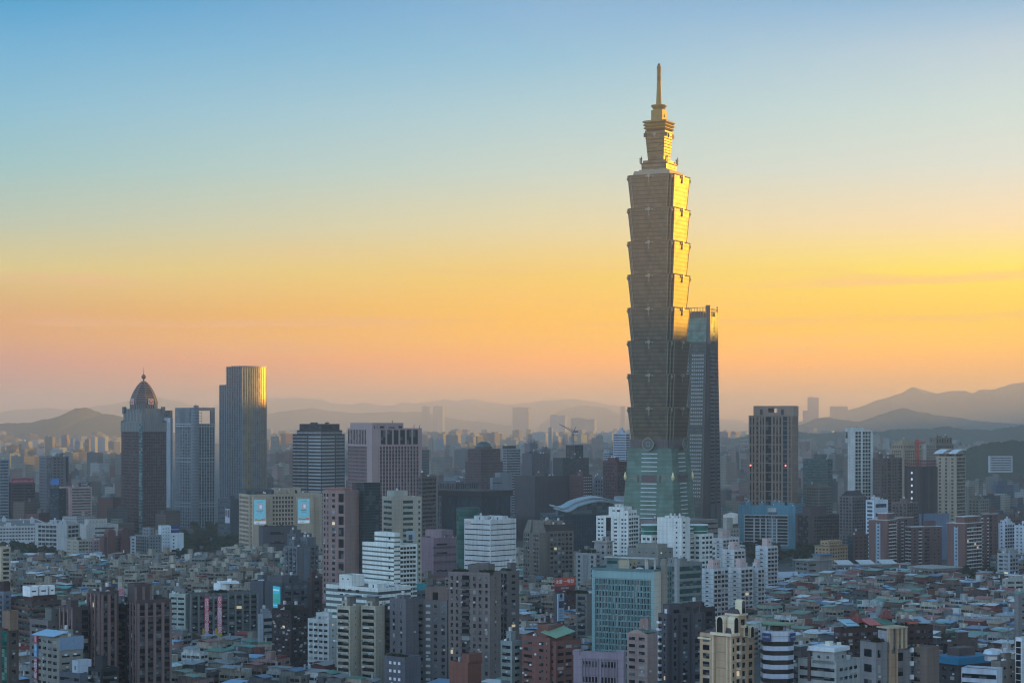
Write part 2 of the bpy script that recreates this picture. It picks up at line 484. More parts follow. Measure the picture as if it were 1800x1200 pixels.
    def done(s):
        for k, (m, mat) in s.W.items():
            nm = 'wall' if k.startswith('wall') else ('roof' if k == 'roof' else k.split('_')[0])
            nm = {'fin': 'fins', 'trim': 'trim', 'mullions': 'mullions'}.get(nm, nm)
            if m.f: m.build(nm, mat, s.root)
        # windows and balconies: the hundred that show largest stand alone, the rest is one part
        kinds = {}
        for w in s.win: kinds.setdefault(w[7], []).append(w)
        for nm, ws in kinds.items():
            big = [w for w in ws if w[4]*s.s*.57 >= 1.8 and w[5]*s.s*.57 >= 1.1]
            if len(ws) <= 40: big = ws
            def key(w):
                dx = w[2]*(sin(s.al) if w[0] == 'R' else 0)
                return -(w[4]*w[5]*(cos(s.al) if w[0] == 'L' else sin(s.al)))
            big.sort(key=lambda w: (key(w), -w[3]))
            lim = 100
            solo = big[:lim]; ids = set(map(id, solo))
            rest = [w for w in ws if id(w) not in ids]
            for w in solo: s._win1(w)
            groups = {}
            for w in rest:
                mt = w[6][2] if isinstance(w[6], tuple) else w[6]
                groups.setdefault(mt.name, (mt, []))[1].append(w)
            for mt, lst in groups.values():
                m = MB()
                for (side, pl, uc, zc, ww, h, mm, _) in lst:
                    if isinstance(mm, tuple): s._balc(m, side, pl, uc-ww/2, uc+ww/2, mm[1], zc-h/2)
                    else: s._box(side, pl, uc-ww/2, uc+ww/2, 0, .07, zc-h/2, zc+h/2, m)
                o = m.build(nm+('ies' if False else '_group'), mt, s.root)
                if len(lst) > 1: o['kind'] = 'stuff'
        return s
    def _balc(s, m, side, pl, u0, u1, dep, z):
        s._box(side, pl, u0, u1, .0, dep, z, z+.18, m)
        s._box(side, pl, u0, u1, dep-.12, dep, z+.18, z+1.05, m)
        s._box(side, pl, u0, u0+.12, .0, dep-.12, z+.18, z+1.05, m)
        s._box(side, pl, u1-.12, u1, .0, dep-.12, z+.18, z+1.05, m)
    def _win1(s, w):
        side, pl, uc, zc, ww, h, mat, nm = w
        isb = isinstance(mat, tuple)
        mt = mat[2] if isb else mat
        k = (side, round(ww, 2), round(h, 2), mt.name, nm, mat[1] if isb else 0)
        if k not in _WM:
            m = MB()
            if isb: s._balc(m, side, 0, -ww/2, ww/2, mat[1], -h/2)
            else: s._box(side, 0, -ww/2, ww/2, 0, .07, -h/2, h/2, m)
            _WM[k] = m.mesh(nm, mt)
        loc = (pl, uc, zc) if side == 'L' else (uc, pl, zc)
        o = link(nm, _WM[k], s.root, loc)
        return o
    def sign(s, side, u0, u1, z0, z1, col, text=None, tcol=(.9, .9, .9), off=.15, name='sign', emit=0, vertical=False, size=.62, pl=None, label=None, lines=None):
        """a board fixed to a face; text stands proud of it"""
        pl = (0 if pl is None else pl)
        m = MB(); s._box(side, pl, u0, u1, .05, off+.2, z0, z1, m)
        o = m.build(name, plain(col, .5, 0, emit) if isinstance(col, tuple) else col, s.root)
        if label: o['label'] = label
        if text:
            c = bpy.data.curves.new('lettering', 'FONT')
            c.body = '\n'.join(text) if vertical else text
            c.size = 1; c.align_x = 'CENTER'; c.align_y = 'CENTER'; c.extrude = .03
            if vertical: c.space_line = .82
            c.materials.append(plain(tcol, .5, 0, emit))
            t = link('lettering', c, o)
            bpy.context.view_layer.update()
            me = bpy.data.meshes.new_from_object(t); me.materials.clear(); me.materials.append(plain(tcol, .5, 0, emit))
            bpy.data.objects.remove(t); bpy.data.curves.remove(c)
            t = link('lettering', me, o); bpy.context.view_layer.update()
            dx, dy = max(t.dimensions[0], .1), max(t.dimensions[1], .1)
            k = min((u1-u0)*.9/dx, (z1-z0)*(size if not vertical else .96)/dy)
            t.scale = (k, k, 1)
            uc, zc = (u0+u1)/2, (z0+z1)/2
            if side == 'L':
                t.location = (pl-off-.24, uc, zc); t.rotation_euler = (pi/2, 0, -pi/2)
            else:
                t.location = (uc, pl-off-.24, zc); t.rotation_euler = (pi/2, 0, 0)
        return o
FOOT = []
HB = []
# ------------------------------------------------------------------ ground, hills
def make_ground():
    m, t, p = newmat('ground'); g_ = G_(t)
    co = g_.n('ShaderNodeTexCoord').outputs['Object']
    a = g_.n('ShaderNodeTexNoise'); a.inputs['Scale'].default_value = .02; a.inputs['Detail'].default_value = 8; g_.l(co, a.inputs[0])
    b = g_.n('ShaderNodeTexNoise'); b.inputs['Scale'].default_value = .004; b.inputs['Detail'].default_value = 3; g_.l(co, b.inputs[0])
    c1 = g_.mix(g_.mr(a.outputs[0], .4, .6), (.045, .046, .048), (.085, .084, .08))
    g_.l(g_.mix(g_.mr(b.outputs[0], .45, .62), c1, (.04, .055, .035)), p.inputs['Base Color'])
    p.inputs['Roughness'].default_value = .95
    o = MB().face([(-30000, -3000, 0), (30000, -3000, 0), (30000, 40000, 0), (-30000, 40000, 0)]).build('ground', m)
    o['kind'] = 'structure'
def forest_mat(c1=(.028, .045, .022), c2=(.06, .08, .035), sc_=.03):
    m, t, p = newmat('forest'); g_ = G_(t)
    co = g_.n('ShaderNodeTexCoord').outputs['Object']
    a = g_.n('ShaderNodeTexNoise'); a.inputs['Scale'].default_value = sc_; a.inputs['Detail'].default_value = 8; a.inputs['Roughness'].default_value = .7; g_.l(co, a.inputs[0])
    g_.l(g_.mix(g_.mr(a.outputs[0], .38, .64), c1, c2), p.inputs['Base Color'])
    p.inputs['Roughness'].default_value = .95
    bm = g_.n('ShaderNodeBump'); bm.inputs['Strength'].default_value = 1; bm.inputs['Distance'].default_value = 12; g_.l(a.outputs[0], bm.inputs['Height']); g_.l(bm.outputs[0], p.inputs['Normal'])
    return m
def fnoise(x, seed=0):
    x += seed*17.3
    return sin(x)*.5+sin(x*2.3+1.7)*.27+sin(x*5.1+.4)*.15+sin(x*11.7+2)*.08
def ridge(name, pts, d, depth, mat, seed=1, rough=.06, nx=420, ny=18):
    """a range of hills with the skyline pts (column, row) at distance d and a real front and back slope"""
    x0, x1 = pts[0][0], pts[-1][0]
    mb = MB(); rows = []
    for j in range(ny+1):
        q = j/ny*2-1                       # -1 foot at the front, 0 crest, 1 foot behind
        prof = (1-abs(q))**.8 if q < 0 else (1-q)**1.1
        row = []
        for i in range(nx+1):
            px = x0+(x1-x0)*i/nx
            for k in range(len(pts)-1):
                if pts[k][0] <= px <= pts[k+1][0]: break
            f = (px-pts[k][0])/(pts[k+1][0]-pts[k][0]); f = f*f*(3-2*f)*.5+f*.5
            y = pts[k][1]+(pts[k+1][1]-pts[k][1])*f
            hh = HC+(HY-y)*d/F
            X = (px-900)/F*d
            sp = fnoise(X/depth*6+q*1.3, seed)*fnoise(q*3+X/depth*2, seed+3)
            z = hh*prof*(1+.35*sp*(1-prof))+hh*rough*fnoise(X/depth*22+q*4, seed+5)*prof+(R.random()-.5)*(7 if d < 9000 else 3)*prof
            row.append((X, d+q*depth+depth*.12*fnoise(X/depth*3, seed+7)*(1-abs(q)), max(z, -30) if prof > 0 else -30))
        rows.append(row)
    n = nx+1
    for r in rows: mb.v += r
    for j in range(ny):
        for i in range(nx):
            a = j*n+i; mb.f.append((a, a+1, a+n+1, a+n)); mb.m.append(0)
    me = mb.mesh(name, mat)
    me.polygons.foreach_set('use_smooth', [True]*len(me.polygons))
    o = link(name, me); o['kind'] = 'structure'
    return o
def make_hills():
    f1 = forest_mat()
    ridge('hills', [(-60,752),(0,745),(40,741),(70,736),(100,731),(112,725),(128,720),(145,718),(165,721),(172,726),(190,727),(206,731),(225,738),(260,748),(300,758),(330,770)], 10200, 1500, f1, 1)
    ridge('hills', [(-200,733),(-80,728),(0,726),(50,719),(90,716),(130,722),(180,712),(230,704),(280,698),(310,704),(345,714),(380,722),(430,740)], 27500, 3000, f1, 2, .03)
    ridge('hills', [(380,712),(430,702),(470,699),(520,700),(560,701),(590,709),(615,712),(640,707),(665,711),(690,712),(705,707),(730,709),(760,704),(780,701),(800,704),(830,702),(860,706),(900,711),(930,708),(955,704),(985,702),(1010,702),(1040,706),(1080,712),(1100,719),(1160,728),(1300,738)], 30000, 3000, f1, 3, .03)
    ridge('hills', [(430,748),(460,732),(500,722),(550,718),(580,722),(640,726),(700,723),(740,724),(770,731),(830,740),(900,748)], 20500, 2000, f1, 4, .03)
    ridge('hills', [(950,745),(985,722),(1000,716),(1020,712),(1060,716),(1100,730),(1160,742)], 22500, 2000, f1, 9, .03)
    ridge('hills', [(1380,745),(1450,733),(1500,716),(1540,703),(1570,693),(1600,680),(1625,686),(1642,692),(1665,688),(1690,687),(1705,692),(1720,685),(1745,683),(1765,678),(1790,673),(1830,669),(1900,664),(2000,668)], 19000, 2600, f1, 5, .02)
    ridge('hills', [(1380,760),(1410,745),(1440,736),(1460,733),(1480,737),(1510,740),(1530,735),(1550,727),(1570,720),(1590,717),(1610,722),(1640,730),(1680,735),(1720,740),(1780,745),(1900,742)], 12800, 1400, f1, 6, .04)
    ridge('hills', [(1265,775),(1300,768),(1340,760),(1400,757),(1440,762),(1500,760),(1550,757),(1600,755),(1640,752),(1660,750),(1700,756),(1740,754),(1800,748),(1880,744),(1960,742)], 8200, 900, f1, 7, .05)
    ridge('hills', [(1640,835),(1680,800),(1720,788),(1760,779),(1800,773),(1860,768),(1960,760),(2100,770)], 4300, 560, forest_mat(sc_=.06), 8, .06)
    # unseen hills right of the frame, shaped to shade near city and far plain
    make_side_hill(HILL_A, 430, f1); make_side_hill(HILL_B, 900, f1)
HILL_A = [(3300,-2600,150),(3250,-1200,470),(3100,600,520),(2750,2200,500),(2339,3280,478),(2050,3820,440),(1780,4300,408),(1750,4900,400),(1900,5600,400),(2200,6500,420),(2650,7300,440),(3000,8000,460)]
HILL_B = [(2900,7600,300),(3100,8100,440),(3350,8700,430),(4000,10500,400),(4900,13000,380),(5900,15600,350),(6800,18000,200)]  # ridge added out of view to shade the far city and haze
def make_side_hill(crest, wid, f1):
    mb = MB(); rows = []
    ny = 70; nseg = len(crest)-1
    for i in range(ny+1):
        t = i/ny*nseg; k = min(int(t), nseg-1); f = t-k
        c = [crest[k][q]+(crest[k+1][q]-crest[k][q])*f for q in range(3)]
        row = []
        for j in range(13):
            q = j/6-1
            hgt = (c[2]+10*fnoise(t*3.1, 3)+6*fnoise(t*9, 5))*(1-abs(q))**.9
            row.append((c[0]+q*(wid*1.6 if q > 0 else wid), c[1]+q*250, hgt-2))
        rows.append(row)
    for r in rows: mb.v += r
    for i in range(ny):
        for j in range(12):
            a = i*13+j; mb.f.append((a, a+1, a+14, a+13)); mb.m.append(0)
    me = mb.mesh('hill', f1); me.polygons.foreach_set('use_smooth', [True]*len(me.polygons))
    o = link('hill', me); o['kind'] = 'structure'
LEAF = forest_mat((.022,.042,.018),(.06,.09,.03), .5)
BARK = plain((.06,.045,.035), .9)
_SH = []
def crown_mesh(seed, n=420, r=1.0, h=1.1, leaf=.17):
    """leaf clumps of many small faces spread through an uneven crown"""
    rr = random.Random(seed); m = MB()
    cl = [(rr.uniform(-.55,.55), rr.uniform(-.55,.55), rr.uniform(-.35,.6), rr.uniform(.32,.55)) for _ in range(9)]+[(0,0,0,.62)]
    for i in range(n):
        c = rr.choice(cl); th = rr.uniform(0, 2*pi); ph = math.acos(rr.uniform(-1, 1)); q = c[3]*rr.uniform(.72, 1.05)
        x, y, z = c[0]+q*sin(ph)*cos(th), c[1]+q*sin(ph)*sin(th), (c[2]+q*cos(ph)*.8)
        s_ = leaf*rr.uniform(.7, 1.5); a1, a2 = rr.uniform(0, 2*pi), rr.uniform(-1, 1)
        u = (cos(a1)*s_, sin(a1)*s_, s_*.4*a2); w = (-sin(a1)*s_*.7, cos(a1)*s_*.7*a2, s_*.8)
        P = (x*r, y*r, z*h)
        m.face([tuple(P[k]-u[k] for k in range(3)), tuple(P[k]-w[k] for k in range(3)), tuple(P[k]+u[k] for k in range(3)), tuple(P[k]+w[k] for k in range(3))])
    return m.mesh('crown', LEAF)
def shrub(b, x, y, z, r):
    if not _SH: _SH.extend(crown_mesh(50+i, 160, 1, .8, .22) for i in range(3))
    o = link('shrub', _SH[int(x) % 3], b.root, (x, y, z+r*.5)); o.scale = (r, r, r)
def crane(label, px, ytip, ybase, yb, jib, col, luff=False):
    D = dist(yb)+8; X = (px-900)/F*D; Z = lambda y: HC+(HY-y)*D/F
    root = link('tower_crane', None, None, (X, D, Z(ybase))); tag(root, label, 'crane')
    k = D/F; mat = plain(col, .5)
    H = Z(ytip+(14 if luff else 0))-Z(ybase)
    m = MB(); q = 1.4
    for sx in (-1, 1):
        for sy in (-1, 1): m.bar((sx*q, sy*q, -12), (sx*q, sy*q, H), .35)
    n = max(3, int(H/4))
    for i in range(n):
        z = H*i/n
        for a, b_ in (((-q,-q),(q,-q)),((q,-q),(q,q)),((q,q),(-q,q)),((-q,q),(-q,-q))): m.bar((*a, z), (*b_, z+H/n), .2)
    m.build('mast', mat, root)
    m = MB()
    if luff:
        tip = (-jib*k, 0, Z(ytip)-Z(ybase)); m.bar((0,-1,H), tip, .5); m.bar((0,1,H), tip, .5); m.bar((0,0,H+3), tip, .3)
        for i in range(9): f = i/9; m.bar((tip[0]*f,-1+f,H+(tip[2]-H)*f),(tip[0]*(f+.1),1-f,H+(tip[2]-H)*(f+.1)),.2)
        m.build('jib', mat, root)
        m = MB(); m.bar((0,0,H),(5.5*k,0,H+9*k),.5); m.bar((5.5*k,0,H+9*k),(2*k,0,H+1*k),.3); m.box(1,8,-1.5,1.5,H-1,H+2); m.build('counter_jib', mat, root)
    else:
        m.bar((-3*k,0,H-6*k),(jib*k,0,H-6*k),.8); m.bar((0,0,H),(jib*k*.8,0,H-6*k),.25); m.bar((0,0,H),(-3*k,0,H-6*k),.25); m.build('jib', mat, root)
        m = MB(); m.box(-4*k,-2.6*k,-1.2,1.2,H-7.4*k,H-5.4*k); m.build('counterweight', DARK, root)
    m = MB(); m.box(-1.6,1.6,-2.6,-1.4,H-6,H-3); m.build('cab', mat, root)
# ------------------------------------------------------------------ the landmark skyscraper
def tower_glass(name, c, metal=.55, rough=.32, fh=4.2, cp=1.6, dark=.55, var=.25, z_axis=True):
    m, t, p = newmat(name); q = G_(t)
    co = q.n('ShaderNodeTexCoord').outputs['Object']
    se = q.n('ShaderNodeSeparateXYZ'); q.l(co, se.inputs[0])
    h = q.m('ADD', se.outputs[0], se.outputs[1])
    fz = q.m('FRACT', q.m('DIVIDE', se.outputs[2], fh)); fx = q.m('FRACT', q.m('DIVIDE', h, cp))
    lz = q.m('LESS_THAN', fz, .24); lx = q.m('LESS_THAN', fx, .16)
    line = q.m('MAXIMUM', q.m('MULTIPLY', lz, 1.0), q.m('MULTIPLY', lx, .45))
    mp = q.n('ShaderNodeCombineXYZ'); q.l(q.m('FLOOR', q.m('DIVIDE', h, cp*2)), mp.inputs[0]); q.l(q.m('FLOOR', q.m('DIVIDE', se.outputs[2], fh)), mp.inputs[1])
    wn = q.n('ShaderNodeTexWhiteNoise'); q.l(mp.outputs[0], wn.inputs['Vector'])
    no = q.n('ShaderNodeTexNoise'); no.inputs['Scale'].default_value = .09; q.l(co, no.inputs[0])
    tone = q.m('MULTIPLY', q.mr(wn.outputs[0], 0, 1, 1-var, 1+var), q.mr(no.outputs[0], .35, .65, .82, 1.15))
    tone = q.m('MULTIPLY', tone, q.mr(line, 0, 1, 1, dark))
    cc = q.n('ShaderNodeCombineColor'); [q.l(tone, cc.inputs[i]) for i in range(3)]
    q.l(q.mix(1, tuple(c), cc.outputs[0], 'MULTIPLY'), p.inputs['Base Color'])
    p.inputs['Metallic'].default_value = metal; p.inputs['Specular IOR Level'].default_value = .15
    q.l(q.mr(wn.outputs[0], 0, 1, rough*.8, rough*1.25), p.inputs['Roughness'])
    return m
def notched(h, c):
    k = c*.5
    P = [(h, h-c), (h-k, h-c), (h-k, h-k), (h-c, h-k), (h-c, h)]
    out = []
    for i in range(4):
        a = i*pi/2; ca, sa = round(cos(a)), round(sin(a))
        out += [(x*ca-y*sa, x*sa+y*ca) for x, y in P]
    return out
def ring(h, c, z): return [(x, y, z) for x, y in notched(h, c)]
def four(fn, h):
    """call fn(place) for the four faces; place(u, out, z) -> local point"""
    for i in range(4):
        a = i*pi/2; ca, sa = round(cos(a)), round(sin(a))
        fn(lambda u, o, z, ca=ca, sa=sa: ((-(h+o))*ca-u*sa, (-(h+o))*sa+u*ca, z), i)
def disc(m, pl, u, z, r, o0, o1, n=16):
    m.loft([[pl(u+r*cos(2*pi*k/n), o, z+r*sin(2*pi*k/n)) for k in range(n)] for o in (o0, o1)])
def slab(m, pl, u0, u1, z0, z1, o0, o1):
    m.loft([[pl(u0, o, z0), pl(u1, o, z0), pl(u1, o, z1), pl(u0, o, z1)] for o in (o0, o1)])
def landmark():
    D = 2024+26; X = (1158.4-900)/F*D
    k = D/F
    Z = lambda y: HC+(HY-y)*D/F
    root = link('skyscraper', None, None, (X, D, 0), pi/2-radians(27))
    tag(root, 'tallest tower of stacked flaring glass sections with golden lit spire above green base', 'skyscraper')
    FOOT.append([(X+dx*34, D+dy*34) for dx, dy in ((-1,-1),(1,-1),(1,1),(-1,1))]); HB.append([[(X+dx*28, D+dy*28) for dx, dy in ((-1,-1),(1,-1),(1,1),(-1,1))], 390, D])
    gm = tower_glass('section_glass', (.125, .102, .068), .6, .42, dark=.36)
    gb = tower_glass('green_glass', (.115, .185, .145), .08, .4, 4.3, 2.2, .8, .15)
    corn = plain((.26, .22, .15), .6, .2); orn = plain((.30, .25, .165), .5, .2)
    stone = wall((.22, .19, .17), .7, .2); brown = plain((.12, .07, .07), .6)
    metal = plain((.24, .155, .03), .6, .2)
    # base: a tall truncated pyramid of green glass
    z0, zb = 0, Z(787)
    hb0, hb1 = 31.5, 24.2
    def rg(h, z, c=.6): return [(h, h-c, z), (h-c, h, z), (-h+c, h, z), (-h, h-c, z), (-h, -h+c, z), (-h+c, -h, z), (h-c, -h, z), (h, -h+c, z)]
    base = MB().loft([rg(hb0, 0), rg(hb1, zb)]).build('base', gb, root)
    hz_ = lambda z: hb0+(hb1-hb0)*z/zb
    def lou(pl, i):
        for q in range(17):
            z = zb-6-q*4.35
            if q == 5:
                m = MB(); o = hz_(z-3)-hb1
                slab(m, pl, -8.2, 8.2, z-7.0, z+.6, o-1, o+.35)
                slab(m, pl, -13.2, -11, z-7.0, z+.6, o-1, o+.35); slab(m, pl, 11, 13.2, z-7.0, z+.6, o-1, o+.35)
                m.build('louvre_panel', brown, root)
                continue
            if q == 6: continue
            o = hz_(z)-hb1
            m = MB(); slab(m, pl, -8.6, 8.6, z, z+.75, o-1, o+.55); m.build('ledge', WHITE, root)
        z = zb-6-5.6*4.35; o = hz_(z)-hb1
        m = MB(); slab(m, pl, -22, -15, z-.3, z+.3, o-1, o+.3); slab(m, pl, 15, 22, z-.3, z+.3, o-1, o+.3); m.build('ledge', orn, root)
    four(lou, hb1)
    for sx, sy in ((-1,-1),(1,-1),(-1,1)):
        h = hz_(zb-30); m = MB(); m.lathe(sx*(h+.2), sy*(h+.2), [(.4, zb-33), (1.5, zb-31), (1.7, zb-29), (1.0, zb-27), (.9, zb-26), (.3, zb-24)], n=10); m.build('corner_ornament', plain((.8, .66, .36), .4, .4), root)
    # collar with the four great round medallions
    zc = Z(773)
    m = MB(); m.loft([ring(23.9, 4.2, zb-.3), ring(23.9, 4.2, zc+1)]); co_ = m.build('collar', stone, root)
    def med(pl, i):
        m = MB(); disc(m, pl, 0, (zb+zc)/2, 6.0, -1, 4.8, 28); dr = m.build('medallion_drum', stone, root)
        m = MB(); n = 28; zc_ = (zb+zc)/2
        for kk in range(n):
            a0, a1 = 2*pi*kk/n, 2*pi*(kk+1)/n
            P = [pl(r*cos(a), o, zc_+r*sin(a)) for a in (a0, a1) for r, o in ((5.7, 4.7), (6.5, 4.7), (6.5, 5.5), (5.7, 5.5))]
            m.loft([P[:4], P[4:]], cap=False)
        m.build('rim', orn, dr)
        m = MB(); disc(m, pl, 0, zc_, 5.7, 4.81, 4.95, 28); m.build('face', plain((.07, .10, .10), .5, .1), dr)
        m = MB()
        for a, b, c, d in ((-2.3,2.3,1.7,2.3),(-2.3,2.3,-2.3,-1.7),(-2.3,-1.7,-1.7,1.7),(1.7,2.3,-1.7,1.7)):
            slab(m, pl, a, b, zc_+c, zc_+d, 4.96, 5.2)
        m.build('square_frame', orn, dr)
        m = MB()
        for u in (-19, -15.5, -12, 9.5, 13, 17): slab(m, pl, u, u+1.6, zb+.8, zc-.6, -.5, .25)
        m.build('panel', brown, root)
    four(med, 23.9)
    # eight flaring sections
    ys = [773, 716, 659, 601, 543, 486, 427, 368.5, 311]
    proto = None
    H = (Z(311)-Z(773))/8
    sect = link('tower_section', None, root, (0, 0, zc))
    hbt, htp = 22.9, 25.6
    m = MB(); nfl = 8
    m.loft([ring(hbt, 4.6, 0), ring(htp, 4.9, H-.9)])
    o = m.build('glazing', gm, sect)
    m = MB()
    for f in range(1, nfl*2):
        z = H*f/nfl/2; h = hbt+(htp-hbt)*z/H
        e = .28 if f % 2 == 0 else .12
        def sl(pl, i, m=m, z=z, h=h, e=e):
            slab(m, pl, -h+4.75, h-4.75, z-.16, z+.16, -.3, e)
        four(sl, h)
    m.build('floor_ledges', plain((.13, .095, .045), .45, .5), sect)
    m = MB(); m.loft([ring(htp+.05, 4.9, H-1.0), ring(htp+.9, 4.7, H-.35), ring(htp+1.0, 4.7, H)]); m.build('cornice', corn, sect)
    for sx in (-1, 1):
        for sy in (-1, 1):
            for (ox, oy) in ((4.75, 0), (0, 4.75), (2.4, 2.4)):
                m = MB(); m.loft([[(sx*(hh-ox+dx), sy*(hh-oy+dy), z) for dx, dy in ((-.3,-.3),(.3,-.3),(.3,.3),(-.3,.3))] for hh, z in ((hbt+.15, 0), (htp+.15, H-1))]); m.build('corner_rib', corn, sect)
    def orna(pl, i):
        m = MB(); disc(m, pl, 0, H-1.6, 1.9, -.8, 1.7, 14)
        m.build('medallion', orn, sect)
        m = MB(); slab(m, pl, -.35, .35, H-7.6, H-3.6, -1.2, .9); disc(m, pl, 0, H-7.6, .7, -1.4, 1.0, 8)
        for sx in (-1, 1): disc(m, pl, sx*3.6, H-1.9, .8, -.6, 1.2, 10); slab(m, pl, min(sx*2.1, sx*3), max(sx*2.1, sx*3), H-2.4, H-1.4, -.6, 1.1)
        m.build('hanging_ornament', orn, sect)
    four(orna, htp)
    for sx, sy in ((-1,-1),(1,-1),(-1,1),(1,1)):
        h = htp-1.2; m = MB(); m.lathe(sx*h, sy*h, [(.3, H-5.5), (1.2, H-4.2), (1.3, H-2.8), (.6, H-2.2), (.5, H-1)], n=8); m.build('corner_ornament', orn, sect)
    kids = list(sect.children)
    for i in range(1, 8):
        c = sect.copy(); COL.objects.link(c); c.parent = root; c.location = (0, 0, zc+H*i)
        for q in kids:
            d = q.copy(); COL.objects.link(d); d.parent = c
    # crown
    zt = Z(311)
    def sq(h, z): return [(-h, -h, z), (h, -h, z), (h, h, z), (-h, h, z)]
    m = MB(); m.loft([sq(20.5, zt-.5), sq(19.5, Z(303.5))]); m.loft([sq(16, Z(304)), sq(15.6, Z(300.5))]); m.build('crown_step', corn, root)
    m = MB(); m.loft([sq(13.6, Z(301)), sq(13.8, Z(291)), sq(14.6, Z(290)), sq(14.6, Z(288.5))])
    m.loft([sq(12.4, Z(289)), sq(12.6, Z(284))])
    m.build('crown_step', gm, root)
    for sx, sy in ((-1,-1),(1,-1),(-1,1),(1,1)):
        m = MB(); h = 14.2
        for q in range(4): m.cyl(sx*h+(q % 2)*1.5-.7, sy*h+(q//2)*1.5-.7, .28, Z(289), Z(276+q*1.5), n=6)
        m.box(sx*h-1.2, sx*h+1.2, sy*h-1.2, sy*h+1.2, Z(281), Z(280)); m.build('antenna_cluster', DARK, root)
    m = MB(); m.loft([sq(8.6, Z(284)), sq(9.1, Z(272)), sq(11.0, Z(232)), sq(10.7, Z(231))])
    up = m.build('upper_section', gm, root)
    m = MB()
    for q in range(9):
        z = Z(276-q*5.0); h = 8.9+(q*.24); m.loft([sq(h, z), sq(h+.45, z+.5), sq(h+.45, z+.9)])
    m.build('ledges', metal, root)
    m = MB()
    for q, y in enumerate((230, 224.5, 219)):
        h = 11.1+q*.45; m.loft([sq(h-.8, Z(y)), sq(h, Z(y-1)), sq(h+1.1, Z(y-2.4)), sq(h+1.1, Z(y-3.4)), sq(h-.8, Z(y-5.4))])
    m.build('ledges', metal, root)
    def dish(pl, i):
        m = MB(); disc(m, pl, 0, Z(238), 1.5, -.5, 1.3, 10); slab(m, pl, -.4, .4, Z(243), Z(239), -.5, .8); m.build('medallion', orn, root)
        m = MB()
        for z in (Z(241), Z(237.5)): slab(m, pl, 9.2, 11.4, z-1.0, z+1.0, .2, 2.6)
        m.build('antenna_box', DARK, root)
    four(dish, 10.9)
    m = MB(); m.loft([sq(6.3, Z(214.5)), sq(6.1, Z(194.5))]); m.box(-1.2, 1.2, -6.9, -5.9, Z(207), Z(202)); m.box(-6.9, -5.9, -1.2, 1.2, Z(207), Z(202)); m.build('lantern', metal, root)
    m = MB(); m.lathe(0, 0, [(5.6, Z(195)), (5.6, Z(193)), (8.2, Z(187)), (8.2, Z(185.5)), (3, Z(185))], n=20); m.build('flared_ring', metal, root)
    m = MB(); prof = [(3.1, Z(185.2)), (2.5, Z(160)), (2.15, Z(144))]
    m.lathe(0, 0, prof, n=14); sp = m.build('spire', metal, root)
    m = MB()
    for q in range(14):
        y = 143-q*1.95; m.lathe(0, 0, [(1.5, Z(y)), (2.35, Z(y-.35)), (2.35, Z(y-.95)), (1.5, Z(y-1.35))], n=12)
    m.lathe(0, 0, [(1.6, Z(143.9)), (1.45, Z(116))], n=12)
    m.build('ringed_tip', metal, sp)
    m = MB(); m.lathe(0, 0, [(1.6, Z(116)), (1.5, Z(114)), (.6, Z(111.8)), (.1, Z(111))], n=10); m.build('beacon', DARK, sp)

